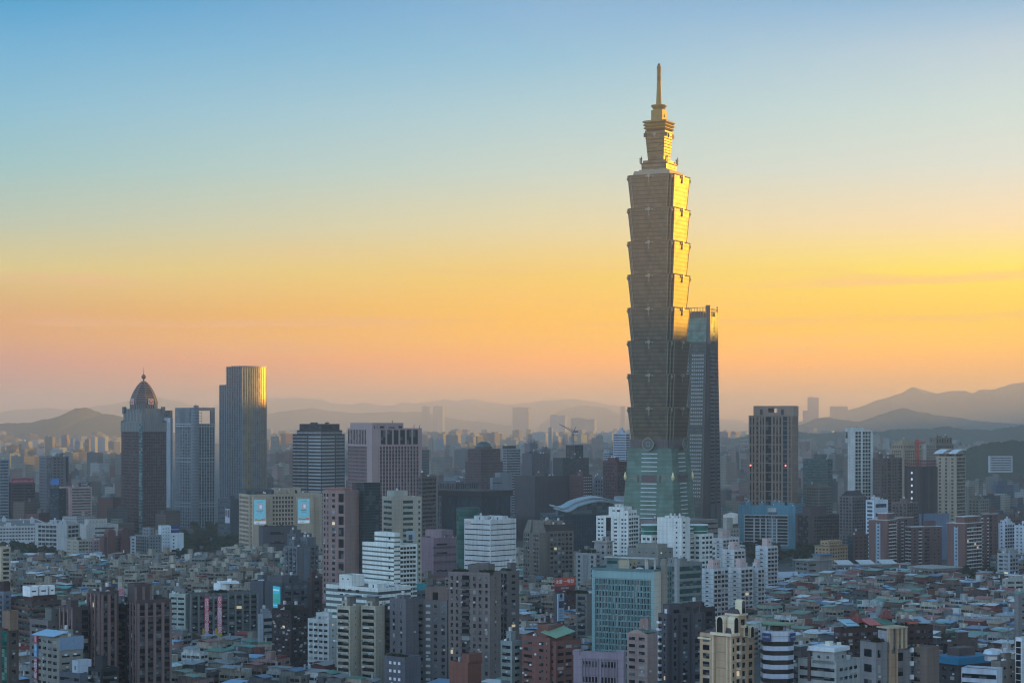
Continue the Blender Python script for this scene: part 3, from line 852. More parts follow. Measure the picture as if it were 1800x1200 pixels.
def second_tower():
    yb = 740+144*1.578
    D = dist(yb); Z = lambda y: HC+(HY-y)*D/F
    al = radians(27)
    # corner between the brown blade and the right face
    X = lambda px, d=D: (px-900)/F*d
    root = link('skyscraper', None, None, (X(1248), D, 0), pi/2-al)
    tag(root, 'slender dark tower with open steel crown just behind the tallest skyscraper', 'skyscraper')
    FOOT.append([(X(1200), D-5), (X(1275), D-5), (X(1275), D+70), (X(1200), D+70)]); HB.append([FOOT[-1], 260, D])
    ca, sa = cos(al), sin(al)
    # local coordinates: x along the right face, y along the left face
    def ly(px, lx=0):   # local y where the left face (x = lx) is seen at px
        t = (px-900)/F; X0 = X(1248)+lx*sa; D0 = D+lx*ca
        return (X0-t*D0)/(ca+t*sa)
    def lx(px):
        t = (px-900)/F; return (t*D-X(1248))/(sa-t*ca)
    W0, W1 = lx(1268.5), lx(1262); yL = 44.0
    lf = tower_glass('grey_glass', (.09, .098, .085), .1, .4, 4.25, 1.5, .7, .2)
    brn = wall((.085, .062, .06), .5, .15); gry = wall((.20, .185, .175), .6, .2)
    frame = plain((.14, .11, .09), .5, .3); rim = plain((.5, .5, .5), .4, .5)
    zt = Z(557)
    y0b, y0t = ly(1233), ly(1243.5)      # blade edge at the ground and at the top
    m = MB(); m.loft([[(0.5, y0b, 0), (W0-.5, .5, 0), (W0-.5, yL, 0), (0.5, yL, 0)], [(0.5, y0t, zt), (W1-.5, .5, zt), (W1-.5, yL, zt), (0.5, yL, zt)]]); m.build('core', lf, root)
    # brown blade: the tapering face from the left edge line to the corner
    m = MB(); m.loft([[(0, 0, 0), (2, 0, 0), (2, y0b, 0), (-.4, y0b, 0)], [(0, 0, Z(604)), (2, 0, Z(604)), (2, y0t, Z(604)), (-.4, y0t, Z(604))]])
    for q in range(9):
        f = (q+.5)/9
        m.loft([[(-.25, y0b*f-.3, 0), (0, y0b*f-.3, 0), (0, y0b*f+.3, 0), (-.25, y0b*f+.3, 0)], [(-.25, y0t*f-.15, Z(606)), (0, y0t*f-.15, Z(606)), (0, y0t*f+.15, Z(606)), (-.25, y0t*f+.15, Z(606))]])
    m.build('blade', brn, root)
    m = MB(); m.loft([[(-.8, y0b-.4, 0), (.2, y0b-.4, 0), (.2, y0b+.6, 0), (-.8, y0b+.6, 0)], [(-.8, y0t-.2, Z(540)), (.2, y0t-.2, Z(540)), (.2, y0t+.4, Z(540)), (-.8, y0t+.4, Z(540))]]); m.build('edge_rib', frame, root)
    m = MB(); m.box(0, 1.6, -.4, 5.2, Z(604), Z(536)); m.build('corner_pylon', frame, root)
    # right face: grey wall with two columns of slots
    m = MB(); m.loft([[(0, 0, 0), (W0, 0, 0), (W0, 3, 0), (0, 3, 0)], [(0, 0, Z(616)), (W1+.4, 0, Z(616)), (W1+.4, 3, Z(616)), (0, 3, Z(616))]]); m.build('side_wall', gry, root)
    nfl = 40
    wm = None
    for i in range(nfl):
        z = Z(622)-i*4.25
        if z < 20: break
        f = z/Z(616); W = W0+(W1-W0)*f
        for a, b in ((.08, .42), (.58, .94)):
            if wm is None: wm = MB().box(-.5*W0*.35, .5*W0*.35, -.14, 0, -.75, .75).mesh('window_slot', GLASSD)
            link('window_slot', wm, root, (W*(a+b)/2, 0, z))
    m = MB(); m.box(W0*.46, W0*.53, -.3, 0, 0, Z(606)); m.build('groove', DARK, root)
    # window strips on the left face, their light painted as pale colour (two columns of six)
    lw = None; litm = plain((.40, .41, .40), .4, 0)
    for i in range(44):
        z = Z(624)-i*4.25*1.0
        if z < 60 or 19 <= i <= 20: continue
        f = z/zt; e = y0b+(y0t-y0b)*f
        if lw is None:
            q = MB()
            for j in range(6): q.box(-.14, 0, 2.0+j*2.5, 3.7+j*2.5, -.95, .95)
            lw = q.mesh('window_row', litm)
        link('window_row', lw, root, (.42, e+1.2, z))
        if f > .3: link('window_row', lw, root, (.42, e+19.2, z))
    # glazed top storeys and louvre band
    m = MB(); m.box(-.02, .5, y0t+.5, yL-.2, Z(600), Z(558)); m.build('glazing', tower_glass('teal_glass', (.14, .22, .18), .1, .35, 4.2, 1.7, .85, .2), root)
    m = MB(); m.box(-.3, -.03, y0t+.6, yL-.2, Z(581), Z(579.5)); m.box(-.3, -.03, y0t+.6, yL-.2, Z(602.5), Z(600.5)); m.build('ledges', frame, root)
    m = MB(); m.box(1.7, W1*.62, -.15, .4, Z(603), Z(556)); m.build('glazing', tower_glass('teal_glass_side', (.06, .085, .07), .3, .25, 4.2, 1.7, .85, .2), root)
    m = MB(); m.box(1.7, W1*.62, -.25, .3, Z(616), Z(603.2)); m.build('louvre_panel', DARK, root)
    m = MB(); m.box(W1*.62, W1, -.2, 2.5, Z(616), Z(548)); m.build('side_wall', brn, root)
    # open steel crown: posts and rails
    m = MB()
    for q in range(12):
        y = y0t+2+(yL-y0t-3)*q/11; m.box(0, .7, y-.35, y+.35, zt, Z(539+ (q % 3)))
    for y_ in (540, 547): m.box(-.05, .55, y0t, yL, Z(y_)-.3, Z(y_)+.3)
    for q in range(7):
        x = 2.2+(W1-3)*q/6; m.box(x-.35, x+.35, .1, .8, zt, Z(540))
    for y_ in (541, 546): m.box(.2, W1-.2, 0, .6, Z(y_)-.3, Z(y_)+.3)
    m.box(W1-1.1, W1, -.3, 1.3, Z(600), Z(537.5))
    m.box(6, 12, 10, 30, zt, Z(547))
    m.build('crown_frame', frame, root)

# ------------------------------------------------------------------ domed office tower
def domed_tower():
    b = Bld('office_tower', 'dark red-brown tower with pointed dome and ball finial, tallest building at the left', 209.5, 246, 293.5, 770, 941, 47, (.2, .14, .14), 'skyscraper')
    mr = wall(C(128, 92, 90), .7, .15); gr = wall(C(150, 150, 146), .7, .2)
    teal = glass((.02, .10, .11), .15, .9)
    b.wallc = mr
    a, c = b.a, b.b; k = b.d/F
    # main shaft: red granite with a dense grid; slightly projecting centre of each face
    z1 = b.z(758)
    st = fins(4.0, 2.6, .55, .62, .35, .6, GLASSD, None, .6)
    st['fc'] = mr
    n0 = 4.6
    b.body(n0, c+2.2, n0, a+2.2, 0, z1, L=st, Rr=st, roof=False)
    for (x0, x1, y0, y1) in ((1.2, n0+9, n0, a-5), ): pass
    # recessed corner with teal glazing
    m = MB(); m.prism([(1.6, n0), (n0, 1.6), (n0+1, n0+1)], 0, b.z(745)); m.build('corner_glazing', teal, b.root)
    m = MB()
    for i in range(34):
        z = b.z(760)-i*4
        if z > 6: m.prism([(1.2, n0+.2), (n0+.2, 1.2), (n0+1, n0+1)], z, z+.7)
    m.build('ledges', gr, b.root)
    # grey ribbed shoulders stepping in
    for i, (ins, yt_, yb_) in enumerate(((0, 742, 758), (2.2, 727, 742.5), (3.6, 719, 727.5))):
        x0, x1, y0, y1 = n0+ins-(.4 if i == 0 else 0), c+2.2-ins, n0+ins-(.4 if i == 0 else 0), a+2.2-ins
        b.body(x0, x1, y0, y1, b.z(yb_)-.2, b.z(yt_), L=fins(30, 3.4, .62, .86, .7, 1.2, GLASSD, gr, .4), Rr=fins(30, 3.4, .62, .86, .7, 1.2, GLASSD, gr, .4), col=gr, par=.8)
    tw_ = wall(C(112, 126, 128), .6, .2)
    for (x, y) in ((n0+2, a-1.5), (c-1.5, n0+2)):
        m = MB(); m.box(x-2, x+2, y-2, y+2, b.z(727), b.z(714.5)); m.build('turret', tw_, b.root)
        m = MB(); m.box(x-3, x+3, y-3, y+3, b.z(742), b.z(739)); m.build('ledge', tw_, b.root)
    m = MB()
    m.prism([(n0-1.0, n0+5), (n0+5, n0-1.0), (n0+6, n0+6)], b.z(752), b.z(740)); m.prism([(n0+1.5, n0+6), (n0+6, n0+1.5), (n0+7, n0+7)], b.z(740), b.z(716))
    m.build('corner_turret', tw_, b.root)
    # dome: octagonal, ribbed, pointed
    cx, cy = c/2+2.6, a/2+2.6
    R0 = 24.5*k
    zt = b.z(719)
    zz = lambda y: b.z(y)
    dm = wall(C(104, 66, 60), .5, .2)
    prof = [(R0, 719), (R0, 709), (R0*.93, 701), (R0*.80, 692), (R0*.63, 684), (R0*.44, 677), (R0*.24, 671.5), (R0*.10, 669.5)]
    m = MB(); n = 8
    m.loft([[(cx+r*cos(2*pi*(i+.5)/n), cy+r*sin(2*pi*(i+.5)/n), zz(y)) for i in range(n)] for r, y in prof])
    dome = m.build('dome', dm, b.root)
    m = MB()
    for (r0, y0), (r1, y1) in zip(prof[1:-1], prof[2:]):
        for i in range(n):
            A = 2*pi*(i+.5)/n; m.bar((cx+(r0+.3)*cos(A), cy+(r0+.3)*sin(A), zz(y0)), (cx+(r1+.3)*cos(A), cy+(r1+.3)*sin(A), zz(y1)), .35)
    for y in (704, 700, 696, 692, 688, 684, 680, 676):
        r = None
        for (r0, y0), (r1, y1) in zip(prof, prof[1:]):
            if y1 <= y <= y0: r = r0+(r1-r0)*(y0-y)/(y0-y1)
        m.loft([[(cx+(r+q)*cos(2*pi*(i+.5)/n), cy+(r+q)*sin(2*pi*(i+.5)/n), zz(y)+dz) for i in range(n)] for q, dz in ((.1, 0), (.6, .1), (.6, .7), (.1, .8))], cap=False)
    m.build('ribs', wall(C(168, 140, 128), .5, .2), dome)
    # drum panels with the two round emblems
    for px, side in ((235.5, 0), (264, 1)):
        t = (px-900)/F
        A = radians(180+22) if side == 0 else radians(270-22)
        # panel on the drum facing the viewer
        rr = R0*cos(pi/8)
        fa = pi if side == 0 else 1.5*pi
        px_, py_ = cx+(rr+.3)*cos(fa), cy+(rr+.3)*sin(fa)
        m = MB(); d = .3
        if side == 0: m.box(px_-.5, px_, py_-3.8, py_+3.8, zz(710), zz(700.5)); e = (px_-.55, py_)
        else: m.box(px_-3.8, px_+3.8, py_-.5, py_, zz(710), zz(700.5)); e = (px_, py_-.55)
        o = m.build('sign_panel', plain((.62, .58, .54), .6), b.root)
        q = MB(); nn = 14; zc_ = zz(705.2); rad = 2.9
        def pt(r, an, off):
            return (e[0]-off, e[1]+r*cos(an), zc_+r*sin(an)) if side == 0 else (e[0]+r*cos(an), e[1]-off, zc_+r*sin(an))
        q.loft([[pt(rad, 2*pi*i/nn, o_) for i in range(nn)] for o_ in (0, .3)])
        em = q.build('emblem', plain((.55, .10, .06), .5), o)
        q = MB(); q.loft([[pt(rad*.62, .6+2.4*i/7, .35) for i in range(8)]+[pt(rad*.25, .6+2.4*(7-i)/7, .35) for i in range(8)], [pt(rad*.62, .6+2.4*i/7, .5) for i in range(8)]+[pt(rad*.25, .6+2.4*(7-i)/7, .5) for i in range(8)]])
        q.build('emblem_mark', plain((.7, .66, .6), .5), em)
    m = MB()
    for i in range(n):
        for jj in range(5):
            A0 = 2*pi*(i+.5)/n; A1 = 2*pi*(i+1.5)/n; f = (jj+.5)/5
            x = cx+R0*((1-f)*cos(A0)+f*cos(A1)); y = cy+R0*((1-f)*sin(A0)+f*sin(A1))
            m.box(x-.45, x+.45, y-.45, y+.45, zz(719), zz(710.5))
    m.build('colonnade', gr, b.root)
    m = MB(); m.lathe(cx, cy, [(3.2, zz(671)), (3.2, zz(669)), (.8, zz(668.2)), (.8, zz(667)), (1.3, zz(666.4)), (.6, zz(665.6))], n=10)
    m.lathe(cx, cy, [(.3, zz(665.6)), (2.2, zz(664.2)), (3.0, zz(661)), (2.2, zz(657.8)), (.3, zz(656.4))], n=14)
    m.lathe(cx, cy, [(.5, zz(656.6)), (.12, zz(643))], n=6)
    m.build('finial', plain((.16, .12, .10), .4, .6), b.root)
    return b.done()
# ------------------------------------------------------------------ towers of the second and third row
def heroes_back():
    # grey twin-face tower with an opening in its crown
    b = Bld('office_tower', 'grey blue tower with a square opening cut through its crown, beside the domed tower', 300, 342, 383.5, 716, 928, 45, C(128,138,146), 'skyscraper')
    gr = C(128,138,146); w1 = wall(C(168,174,176), .6, .15)
    zt = b.z(716); zm = b.z(745)
    a, c = b.a, b.b; n0 = 7.5
    b.body(n0, c, n0, a, 0, zm, L=[(0,.22,fins(4.2,2.2,.4,.9,.4,.5,GLASSB,w1)),(.22,.8,fins(4.2,3.6,.7,.6,.4,.5,GLASSB,w1)),(.8,1,fins(4.2,2.2,.4,.9,.4,.5,GLASSB,w1))], Rr=fins(4.2,4.2,.72,.62,.5,.8,GLASSB,w1), roof=False)
    m = MB()
    for yy in (745, 749, 805, 812, 885, 891): m.box(n0-.9, c+.3, n0-.9, a+.3, b.z(yy)-.6, b.z(yy)+.6)
    m.build('floor_belt', w1, b.root)
    m = MB(); m.loft([[(n0*(1-cos(t))+0*1.0, n0*(1-sin(t)), z) for t in [i*pi/12 for i in range(7)]]+[(n0+1, n0+1, z)] for z in (0, zt)])
    m.build('round_corner', wall(C(120,132,142), .5, .2), b.root)
    m = MB()
    for i in range(50):
        z = b.z(722)-i*4.2
        if z > 8: m.loft([[(n0*(1-cos(t))-.12, n0*(1-sin(t))-.12, zz) for t in [k*pi/12 for k in range(7)]]+[(n0+1, n0+1, zz)] for zz in (z, z+.35)])
    m.build('ledges', w1, b.root)
    b.body(n0, 9, n0, a, zm, zt, L=fins(30,2.6,.45,.95,.4,.6,GLASSB,w1), roof=False)
    m = MB(); m.box(9.01, c, n0, a, zt-4, zt); m.box(c-6.5, c, n0, n0+2.5, zm, zt-4.01); m.box(9.01, 12, n0, n0+2.5, zm, zt-4.01); m.box(c-2, c, a-2, a, zm, zt-4.01); m.build('crown_frame', b.wallc, b.root)
    m = MB()
    for q in range(6): m.box(14+q*.0, 19, n0+2, n0+2.4, zm+q*3.6, zm+q*3.6+.7)
    m.box(12.5, 12.9, n0+2, n0+2.4, zm, zt-4); m.box(18.8, 19.2, n0+2, n0+2.4, zm, zt-4); m.build('crown_lattice', w1, b.root)
    b.rooftop(10, c-2, n0+2, a-2, zt, 1, tanks=2, hmax=3); b.done()

    # thin white slab seen between the two
    b = Bld('hotel_tower', 'white hotel slab with a dark top and letter W, squeezed behind the domed tower', 286, 299.3, 304, 722, 905, 27, C(160,170,180), 'hotel')
    b.body(z1=b.z(735), L=None, Rr=g(4,3,.6,.5)); b.body(.5, b.b-.5, .5, b.a-.5, b.z(735), b.z(722), L=bands(4,.6,GLASSD), Rr=None, col=C(90,96,104))
    b.sign('L', .3, 4.6, b.z(741.2), b.z(735.5), C(196,204,210), 'W', (.10,.05,.05), name='sign', size=.8); b.done()

    # tall stepped tower whose right side catches the sun
    b = Bld('office_tower', 'tallest blue grey tower on the left, stepped top, with its right side lit golden', 385, 426, 468.5, 644, 905, 28, C(104,118,132), 'skyscraper')
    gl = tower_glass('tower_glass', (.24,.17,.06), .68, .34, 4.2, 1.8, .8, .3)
    w1 = wall(C(134,146,156), .45, .15)
    lowx = 17.0
    u0 = b.u(398)
    Bx = min(b.b, 46.0); n = 12; P = [(0, 0)]; zt = b.z(644)
    xe, ye = b.v(468.5)*.62, 0
    # the right flank is a shallow curve of narrow facets
    A0, A1 = radians(-62), radians(0)
    pts = []; x = y = 0.0; tot = 0
    for i in range(n):
        an = A0+(A1-A0)*i/(n-1); x += cos(an); y += -sin(an)*-.5*0; pts.append((i+1, an))
    P = [(0.0, 0.0)]
    for i, an in pts:
        st_ = 3.4; P.append((P[-1][0]+st_*cos(an*.55+radians(6)), P[-1][1]+st_*sin(an*.55+radians(6))))
    kx = None
    def sx(q):
        X_, Y_ = b.w(*q); return 900+F*X_/Y_
    k_ = 1.0
    for _ in range(30):
        w_ = sx((P[-1][0]*k_, P[-1][1]*k_)); k_ *= 1+(468.3-w_)/120
    P = [(px_*k_, py_*k_) for px_, py_ in P]
    poly = P+[(P[-1][0]*.9, u0), (0, u0)]
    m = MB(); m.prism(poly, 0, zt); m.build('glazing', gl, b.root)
    m = MB()
    for q in P:
        m.prism([(q[0]-.38, q[1]-.5), (q[0]+.38, q[1]-.5), (q[0]+.38, q[1]+.4), (q[0]-.38, q[1]+.4)], 0, zt+1.2)
    for i in range(52):
        zz = zt-5-4.2*i
        if zz > 10: m.loft([[(q[0], q[1]-.25, z_) for q in P]+[(q[0], q[1]+.3, z_) for q in reversed(P)] for z_ in (zz, zz+.7)])
    m.loft([[(q[0], q[1]-1.0, z_) for q in P]+[(q[0], q[1]+.3, z_) for q in reversed(P)] for z_ in (zt-1, zt+1.2)])
    m.build('fins', w1, b.root)
    b.body(0, 6, 0.02, u0, 0, zt, L=fins(4.2, 3.1, .62, .62, .7, .7, GLASSB, w1), Rr=None, par=1.2, roof=False)
    b.body(.8, 30, u0+.01, b.a, 0, b.z(677), L=fins(4.2, 3.1, .62, .62, .7, .7, GLASSB, w1), Rr=None, par=1.0)
    m = MB(); m.box(7, 20, 4, u0-4, b.z(644)+.2, b.z(642.4)); m.build('machine_room', w1, b.root)
    b.done()

    # dark banded office block
    b = Bld('office_tower', 'dark glass office block with pale floor bands and a flat mast platform on its roof', 514.5, 565, 606, 758, 928, 40, C(44,60,74), 'office tower')
    wp = wall(C(170,176,176), .5, .15)
    b.wallc = wall(C(40,54,68), .3, .15)
    b.body(z1=b.z(764), L=[(0,.46,bands(4.6,.42,wp)),(.5,1,g(4.6,2.4,.72,.34,wp,.3,name='spandrel_panel'))], Rr=[(0,.58,bands(4.6,.42,wp)),(.62,1,g(4.6,2.4,.66,.36,wp,.3,name='spandrel_panel'))])
    b.body(1, b.b-4, 1, b.a*.86, b.z(764)+.3, b.z(757), L=g(4.4,2.4,.7,.35,wp,.3,name='spandrel_panel'), Rr=g(4.4,2.4,.66,.36,wp,.3,name='spandrel_panel'))
    b.body(1, b.b-9, 1, b.a*.78, b.z(757)+.3, b.z(746), L=bands(6,.4,GLASSD), Rr=bands(6,.4,GLASSD), col=C(26,46,66))
    m = MB(); m.box(2, 12, b.a*.8, b.a+7, b.z(757.5), b.z(756.8)); m.cyl(6, b.a-2, .3, b.z(764), b.z(757)); m.build('mast_platform', STEEL, b.root)
    b.rooftop(3, b.b-11, 4, b.a*.7, b.z(746), 2, tanks=3, hmax=2.5)
    b.done()

    # pink granite tower
    b = Bld('office_tower', 'big pink granite office tower with a row of tall dark windows below its roof', 611, 654, 741.5, 754, 968, 63, C(184,150,144), 'office tower')
    pk = wall(C(184,152,146), .6, .12); pd = wall(C(152,116,116), .6, .12)
    b.wallc = pk; c = b.b; a = b.a
    z1 = b.z(783)
    b.body(0, c, 0, a, z1, b.z(754), L=[(.22,1,g(17,4.4,.6,.95,GLASSD,.6))], Rr=[(.135,.955,g(17,7.4,.72,.95,GLASSD,1.2))], par=1)
    b.body(0.3, c-.3, 0.3, a-.3, 0, z1, L=[(.22,1,g(4.1,3.4,.55,.6,wall(C(96,70,74)),.3))], Rr=[(0,.13,None),(.135,.955,fins(4.1,3.75,.6,.62,.5,1.2,GLASSD,pk))], roof=False, col=C(160,124,122))
    m = MB(); m.box(-.02, c*.13, -.02, .3, 0, z1); m.box(-.02, .3, -.01, a*.2, 0, z1); m.box(c*.955, c+.02, -.02, 1, 0, z1); m.box(-.3, c+.3, -.3, 0, z1-.9, z1+.6); m.box(-.3, 0, .01, a+.1, z1-.9, z1+.6)
    m.build('corner_facing', pk, b.root)
    b.body(1.5, b.v(711), 3, a-4, b.z(754), b.z(744), Rr=[(.02,.12,g(9,5,.8,.45,GLASSD)),(.2,.42,g(9,5.5,.8,.45,GLASSD)),(.44,.8,g(9,7,.7,.2,GLASSD)),(.8,1,g(9,5.5,.8,.45,GLASSD))], par=.6)
    m = MB()
    for f in (.12, .26, .86, .97):
        x = c*f; m.bar((x, 2, b.z(753)), (x-.7, 1.6, b.z(748.5)), .25); m.bar((x-.7, 1.6, b.z(748.5)), (x+.6, 1, b.z(746.5)), .2)
    m.bar((c*.46, 8, b.z(744)), (c*.46, 8, b.z(738.5)), .3)
    m.build('roof_davits', DARK, b.root)
    b.done()

    b = Bld('office_block', 'brown banded block behind the right edge of the pink granite tower', 735, 741.5, 767, 839, 990, 27, C(140,118,108), 'office block')
    b.body(L=bands(4.2,.5), Rr=[(0,1,g(4.2,3.3,.8,.5,GLASSD))]); b.rooftop(n=1); b.done()
    b = Bld('office_block', 'narrow grey block peeking above the brown banded block', 736, 741, 754.5, 791, 900, 27, C(120,124,132), 'office block')
    b.body(L=None, Rr=bands(4.2,.5)); b.done()

    # left cluster
    b = Bld('office_block', 'banded white office block cut by the left edge of the picture', -60, 0, 15.5, 808, 935, 60, C(150,160,168), 'office block')
    b.body(L=bands(4,.55), Rr=bands(4,.5,GLASSB)); b.rooftop(); b.done()
    b = Bld('office_block', 'dark pink block carrying a red billboard on its roof', 14, 19.5, 62, 850, 930, 62, C(132,100,108), 'office block')
    b.body(L=None, Rr=[(0,.55,g(3.8,3.2,.75,.5,GLASSD)),(.55,1,bands(3.8,.45,GLASSD))])
    b.body(4, b.v(45), 4, 12, b.h, b.h+6); 
    b.sign('R', 1, b.v(60), b.z(851), b.z(840.5), (.55,.03,.07), 'LUDOH MALAM', (.8,.6,.65), pl=.5, name='billboard', label='red and blue billboard', size=.4)
    b.done()
    b = Bld('office_tower', 'square grey brown tower with dark vertical window strips left of the domed tower', 69, 92, 121, 803, 935, 47, C(140,136,138), 'office tower')
    b.body(L=[(0,.45,fins(3.9,2.4,.6,.95,.3,.8,GLASSD)),(.45,1,g(3.9,20,.9,.4,wall(C(100,104,112))))], Rr=[(0,.75,g(3.9,4.6,.55,.42,GLASSD)),(.78,1,fins(30,2.5,.7,1,.3,.5,GLASSD))])
    b.rooftop(n=2, tanks=2)
    m = MB(); m.cyl(b.b*.45, b.a*.4, 3, b.h+1, b.h+4.5, n=12); m.build('water_tank', plain(C(170,180,170)), b.root); b.done()
    b = Bld('office_block', 'dark glass block with a plain blue roof billboard', 88, 104, 128, 860, 945, 27, C(40,52,66), 'office block')
    b.body(L=bands(4,.7,GLASSB), Rr=bands(4,.7,GLASSB)); b.sign('L', 0, b.a*.9, b.z(852), b.z(840.5), (.01,.12,.36), name='billboard', pl=-.2, label='plain blue billboard'); 
    m = MB(); [m.box(.4, .8, y, y+.4, b.h, b.z(851)) for y in (2, b.a*.5, b.a*.85)]; m.build('sign_posts', DARK, b.root); b.done()
    b = Bld('office_block', 'pink framed office with green window bands below the blue billboard', 104, 123, 161.5, 857, 945, 55, C(196,152,146), 'office block')
    b.body(L=[(.15,.75,curtain(4,2.2,GLASSG))], Rr=[(.08,.96,bands(3.5,.55,GLASSG))]); b.rooftop(n=1, tanks=3); 
    b.sign('R', b.v(140), b.v(161), b.h+1.2, b.h+6, C(44,56,70), 'IVAP', (.6,.65,.7), name='roof_sign', size=.6, pl=4)
    b.done()

    # grey mall with big poster, beige store with two blue banners
    b = Bld('shopping_mall', 'grey green mall with a large pale poster on its wall, below the two left towers', 383, 405, 420, 878, 955, 30, C(96,110,118), 'mall')
    b.body(L=bands(6,.3,GLASSB), Rr=None); b.sign('L', b.u(404), b.u(396), b.z(919), b.z(894), (.50,.54,.60), name='poster', label='pale poster with two dark figures')
    b.sign('L', b.u(403.6), b.u(400.5), b.z(909), b.z(896), (.10,.06,.07), name='poster_picture', off=.4); b.sign('L', b.u(399.5), b.u(396.6), b.z(907), b.z(896), (.14,.10,.12), name='poster_picture', off=.4)
    b.rooftop(n=1, tanks=4); b.done()
    be = C(196,174,140)
    b = Bld('department_store', 'wide beige department store with two light blue banners hung on its projecting piers', 420, 438, 566, 868, 975, 66, be, 'department store')
    c, a = b.b, b.a
    b.body(0, c, 0, a, 0, b.z(871), L=g(4.6,3,.5,.55,GLASSD,2), Rr=[(0,.14,g(4.6,3.2,.45,.5,GLASSD,1)),(.30,.62,g(4.6,3.4,.62,.62,GLASSD,1)),(.80,.92,g(4.6,5,.3,.5,GLASSD,1))], par=1.4)
    for (p0, p1, tt) in ((443, 466, 'A'), (520, 548, 'B')):
        b.body(b.v(p0-1), b.v(p1), -7, -.05, 0, b.z(874), col=be, par=1)
        x0 = b.v(p0); x1 = b.v(p0+20.5)
        z0_, z1_ = b.z(920.5), b.z(877.5)
        bl = (.22,.58,.68)
        pl = -7
        s_ = b.sign('R', x0, x1, z0_, z1_, bl, name='banner', pl=pl, label='light blue advertising banner', emit=.07)
        for (fx0, fx1, fz0, fz1, cc, nm) in ((.38,.72,.58,.82,(.62,.30,.34),'phone_picture'), (.47,.66,.62,.78,(.75,.85,.86),'phone_screen'), (.22,.78,.53,.555,(.05,.12,.2),'text_line'), (.30,.70,.46,.48,(.05,.12,.2),'text_line'), (.05,.3,.14,.22,(.6,.25,.12),'fruit_picture'), (.3,.62,.13,.19,(.12,.35,.16),'fruit_picture'), (.62,.96,.14,.22,(.62,.2,.14),'fruit_picture'), (.0,1,.0,.12,(.8,.85,.86),'banner_foot'), (.2,.5,.04,.075,(.1,.25,.4),'text_line'), (.25,.8,.90,.925,(.1,.3,.5),'text_line')):
            mm = MB(); e = .42 if nm != 'phone_screen' else .5
            mm.box(x0+(x1-x0)*fx0, x0+(x1-x0)*fx1, pl-e, pl-.2, z0_+(z1_-z0_)*fz0, z0_+(z1_-z0_)*fz1)
            mm.build(nm, plain(cc, .5, 0, .07), s_)
    b.body(b.v(490), b.v(535), 12, 26, b.z(871), b.z(860), col=C(186,170,142), par=.5, Rr=g(6,8,.3,.6,GLASSD))
    b.body(2, b.v(500), 18, a-3, b.z(871), b.z(862), col=C(96,108,116), Rr=bands(5,.4), par=.5)
    b.rooftop(10, c-10, 6, a*.4, n=2, tanks=4); b.done()
    b = Bld('low_block', 'low grey windowless block with roof garden in front of the beige store', 455, 462, 522, 928, 1003, 68, C(104,104,112), 'low block')
    b.body(L=None, Rr=[(.2,.65,bands(9,.3,GLASSD))], par=1.6)
    for i in range(6): shrub(b, 4+i*b.b/6.5, 3, b.h, 2.2)
    b.done()

    # right group
    b = Bld('office_tower', 'tall brown grid tower with a rectangular hole through its raised crown', 1316, 1392, 1403, 731, 960, 20, C(172,146,120), 'skyscraper')
    a, c = b.a, b.b; sl = wall(C(182,156,130), .6, .12)
    b.body(z1=b.z(731), L=[(0,.09,g(5.4,4,.45,.8,GLASSD)),(.09,.22,curtain(5.4,8,GLASSB,.4,.3,.3,sl)),(.22,.46,fins(10.8,3.4,.42,.82,.3,.9,GLASSD,sl)),(.46,.62,curtain(10.8,30,GLASSD,.4,.5,.3,sl)),(.62,.76,fins(10.8,3.4,.42,.82,.3,.9,GLASSD,sl)),(.76,.84,g(5.4,4,.8,.7,GLASSD)),(.84,1,fins(10.8,3.4,.42,.82,.3,.9,GLASSD,sl))], Rr=fins(10.8,3,.5,.85,.3,.8,GLASSD,sl), par=.8)
    u = b.u
    m = MB(); zt, z0 = b.z(713), b.z(731)
    m.box(1, c-1, u(1393), u(1366), z0, zt); m.box(1, c-1, u(1350), u(1324), z0, zt); m.box(1, c-1, u(1366)+.01, u(1350)-.01, b.z(717), zt); m.box(1, c-1, u(1366)+.01, u(1350)-.01, z0, b.z(725))
    m.build('crown_frame', wall(C(180,152,126), .6, .1), b.root)
    m = MB(); [m.box(.85, .98, y-1.6, y+1.6, b.z(729), b.z(719)) for y in (u(1338), u(1375))]; m.build('louvre_panel', DARK, b.root)
    for px in (1319.5, 1381):
        m = MB(); m.box(-.8, -.3, u(px)-.6, u(px)+.6, b.z(819), b.z(817)); m.build('warning_light', plain((.9,.12,.08), .5, 0, 3), b.root)
    b.done()
    b = Bld('office_block', 'green glass office block with pale bands right of the brown grid tower', 1411.5, 1455, 1463.5, 808, 930, 20, C(104,122,122), 'office block')
    b.body(L=bands(3.6,.55,GLASSG), Rr=bands(3.6,.5,GLASSG)); b.body(2, b.b-2, b.u(1445), b.u(1430), b.h, b.z(799), par=.4); b.rooftop(n=1); b.done()
    # slim white tower
    wh = C(204,204,196)
    b = Bld('apartment_tower', 'slim white apartment tower with a blank left wall and gridded balconies', 1490, 1502, 1533, 762, 965, 60, wh, 'apartment tower')
    a, c = b.a, b.b; ww = wall(wh, .6, .12)
    b.body(0, c, 0, a, 0, b.z(757), L=None, Rr=[(.02,.38,curtain(4.1,4.6,GLASSD,.3,.5,.45,ww)),(.42,.94,curtain(4.1,3.8,GLASSD,.3,.5,.45,ww))], par=.8)
    b.body(1, c*.55, 1, a*.9, b.z(757), b.z(752), par=.5, col=wh)
    b.body(-.6, c*.1, a*.8, a+4, b.z(778), b.z(753), par=.5, col=wh)
    m = MB(); m.box(c*.9, c+.5, -1.2, -.1, 0, b.z(760)); m.box(c*.36, c*.44, -1.0, -.05, 0, b.z(756)); m.build('corner_pier', ww, b.root)
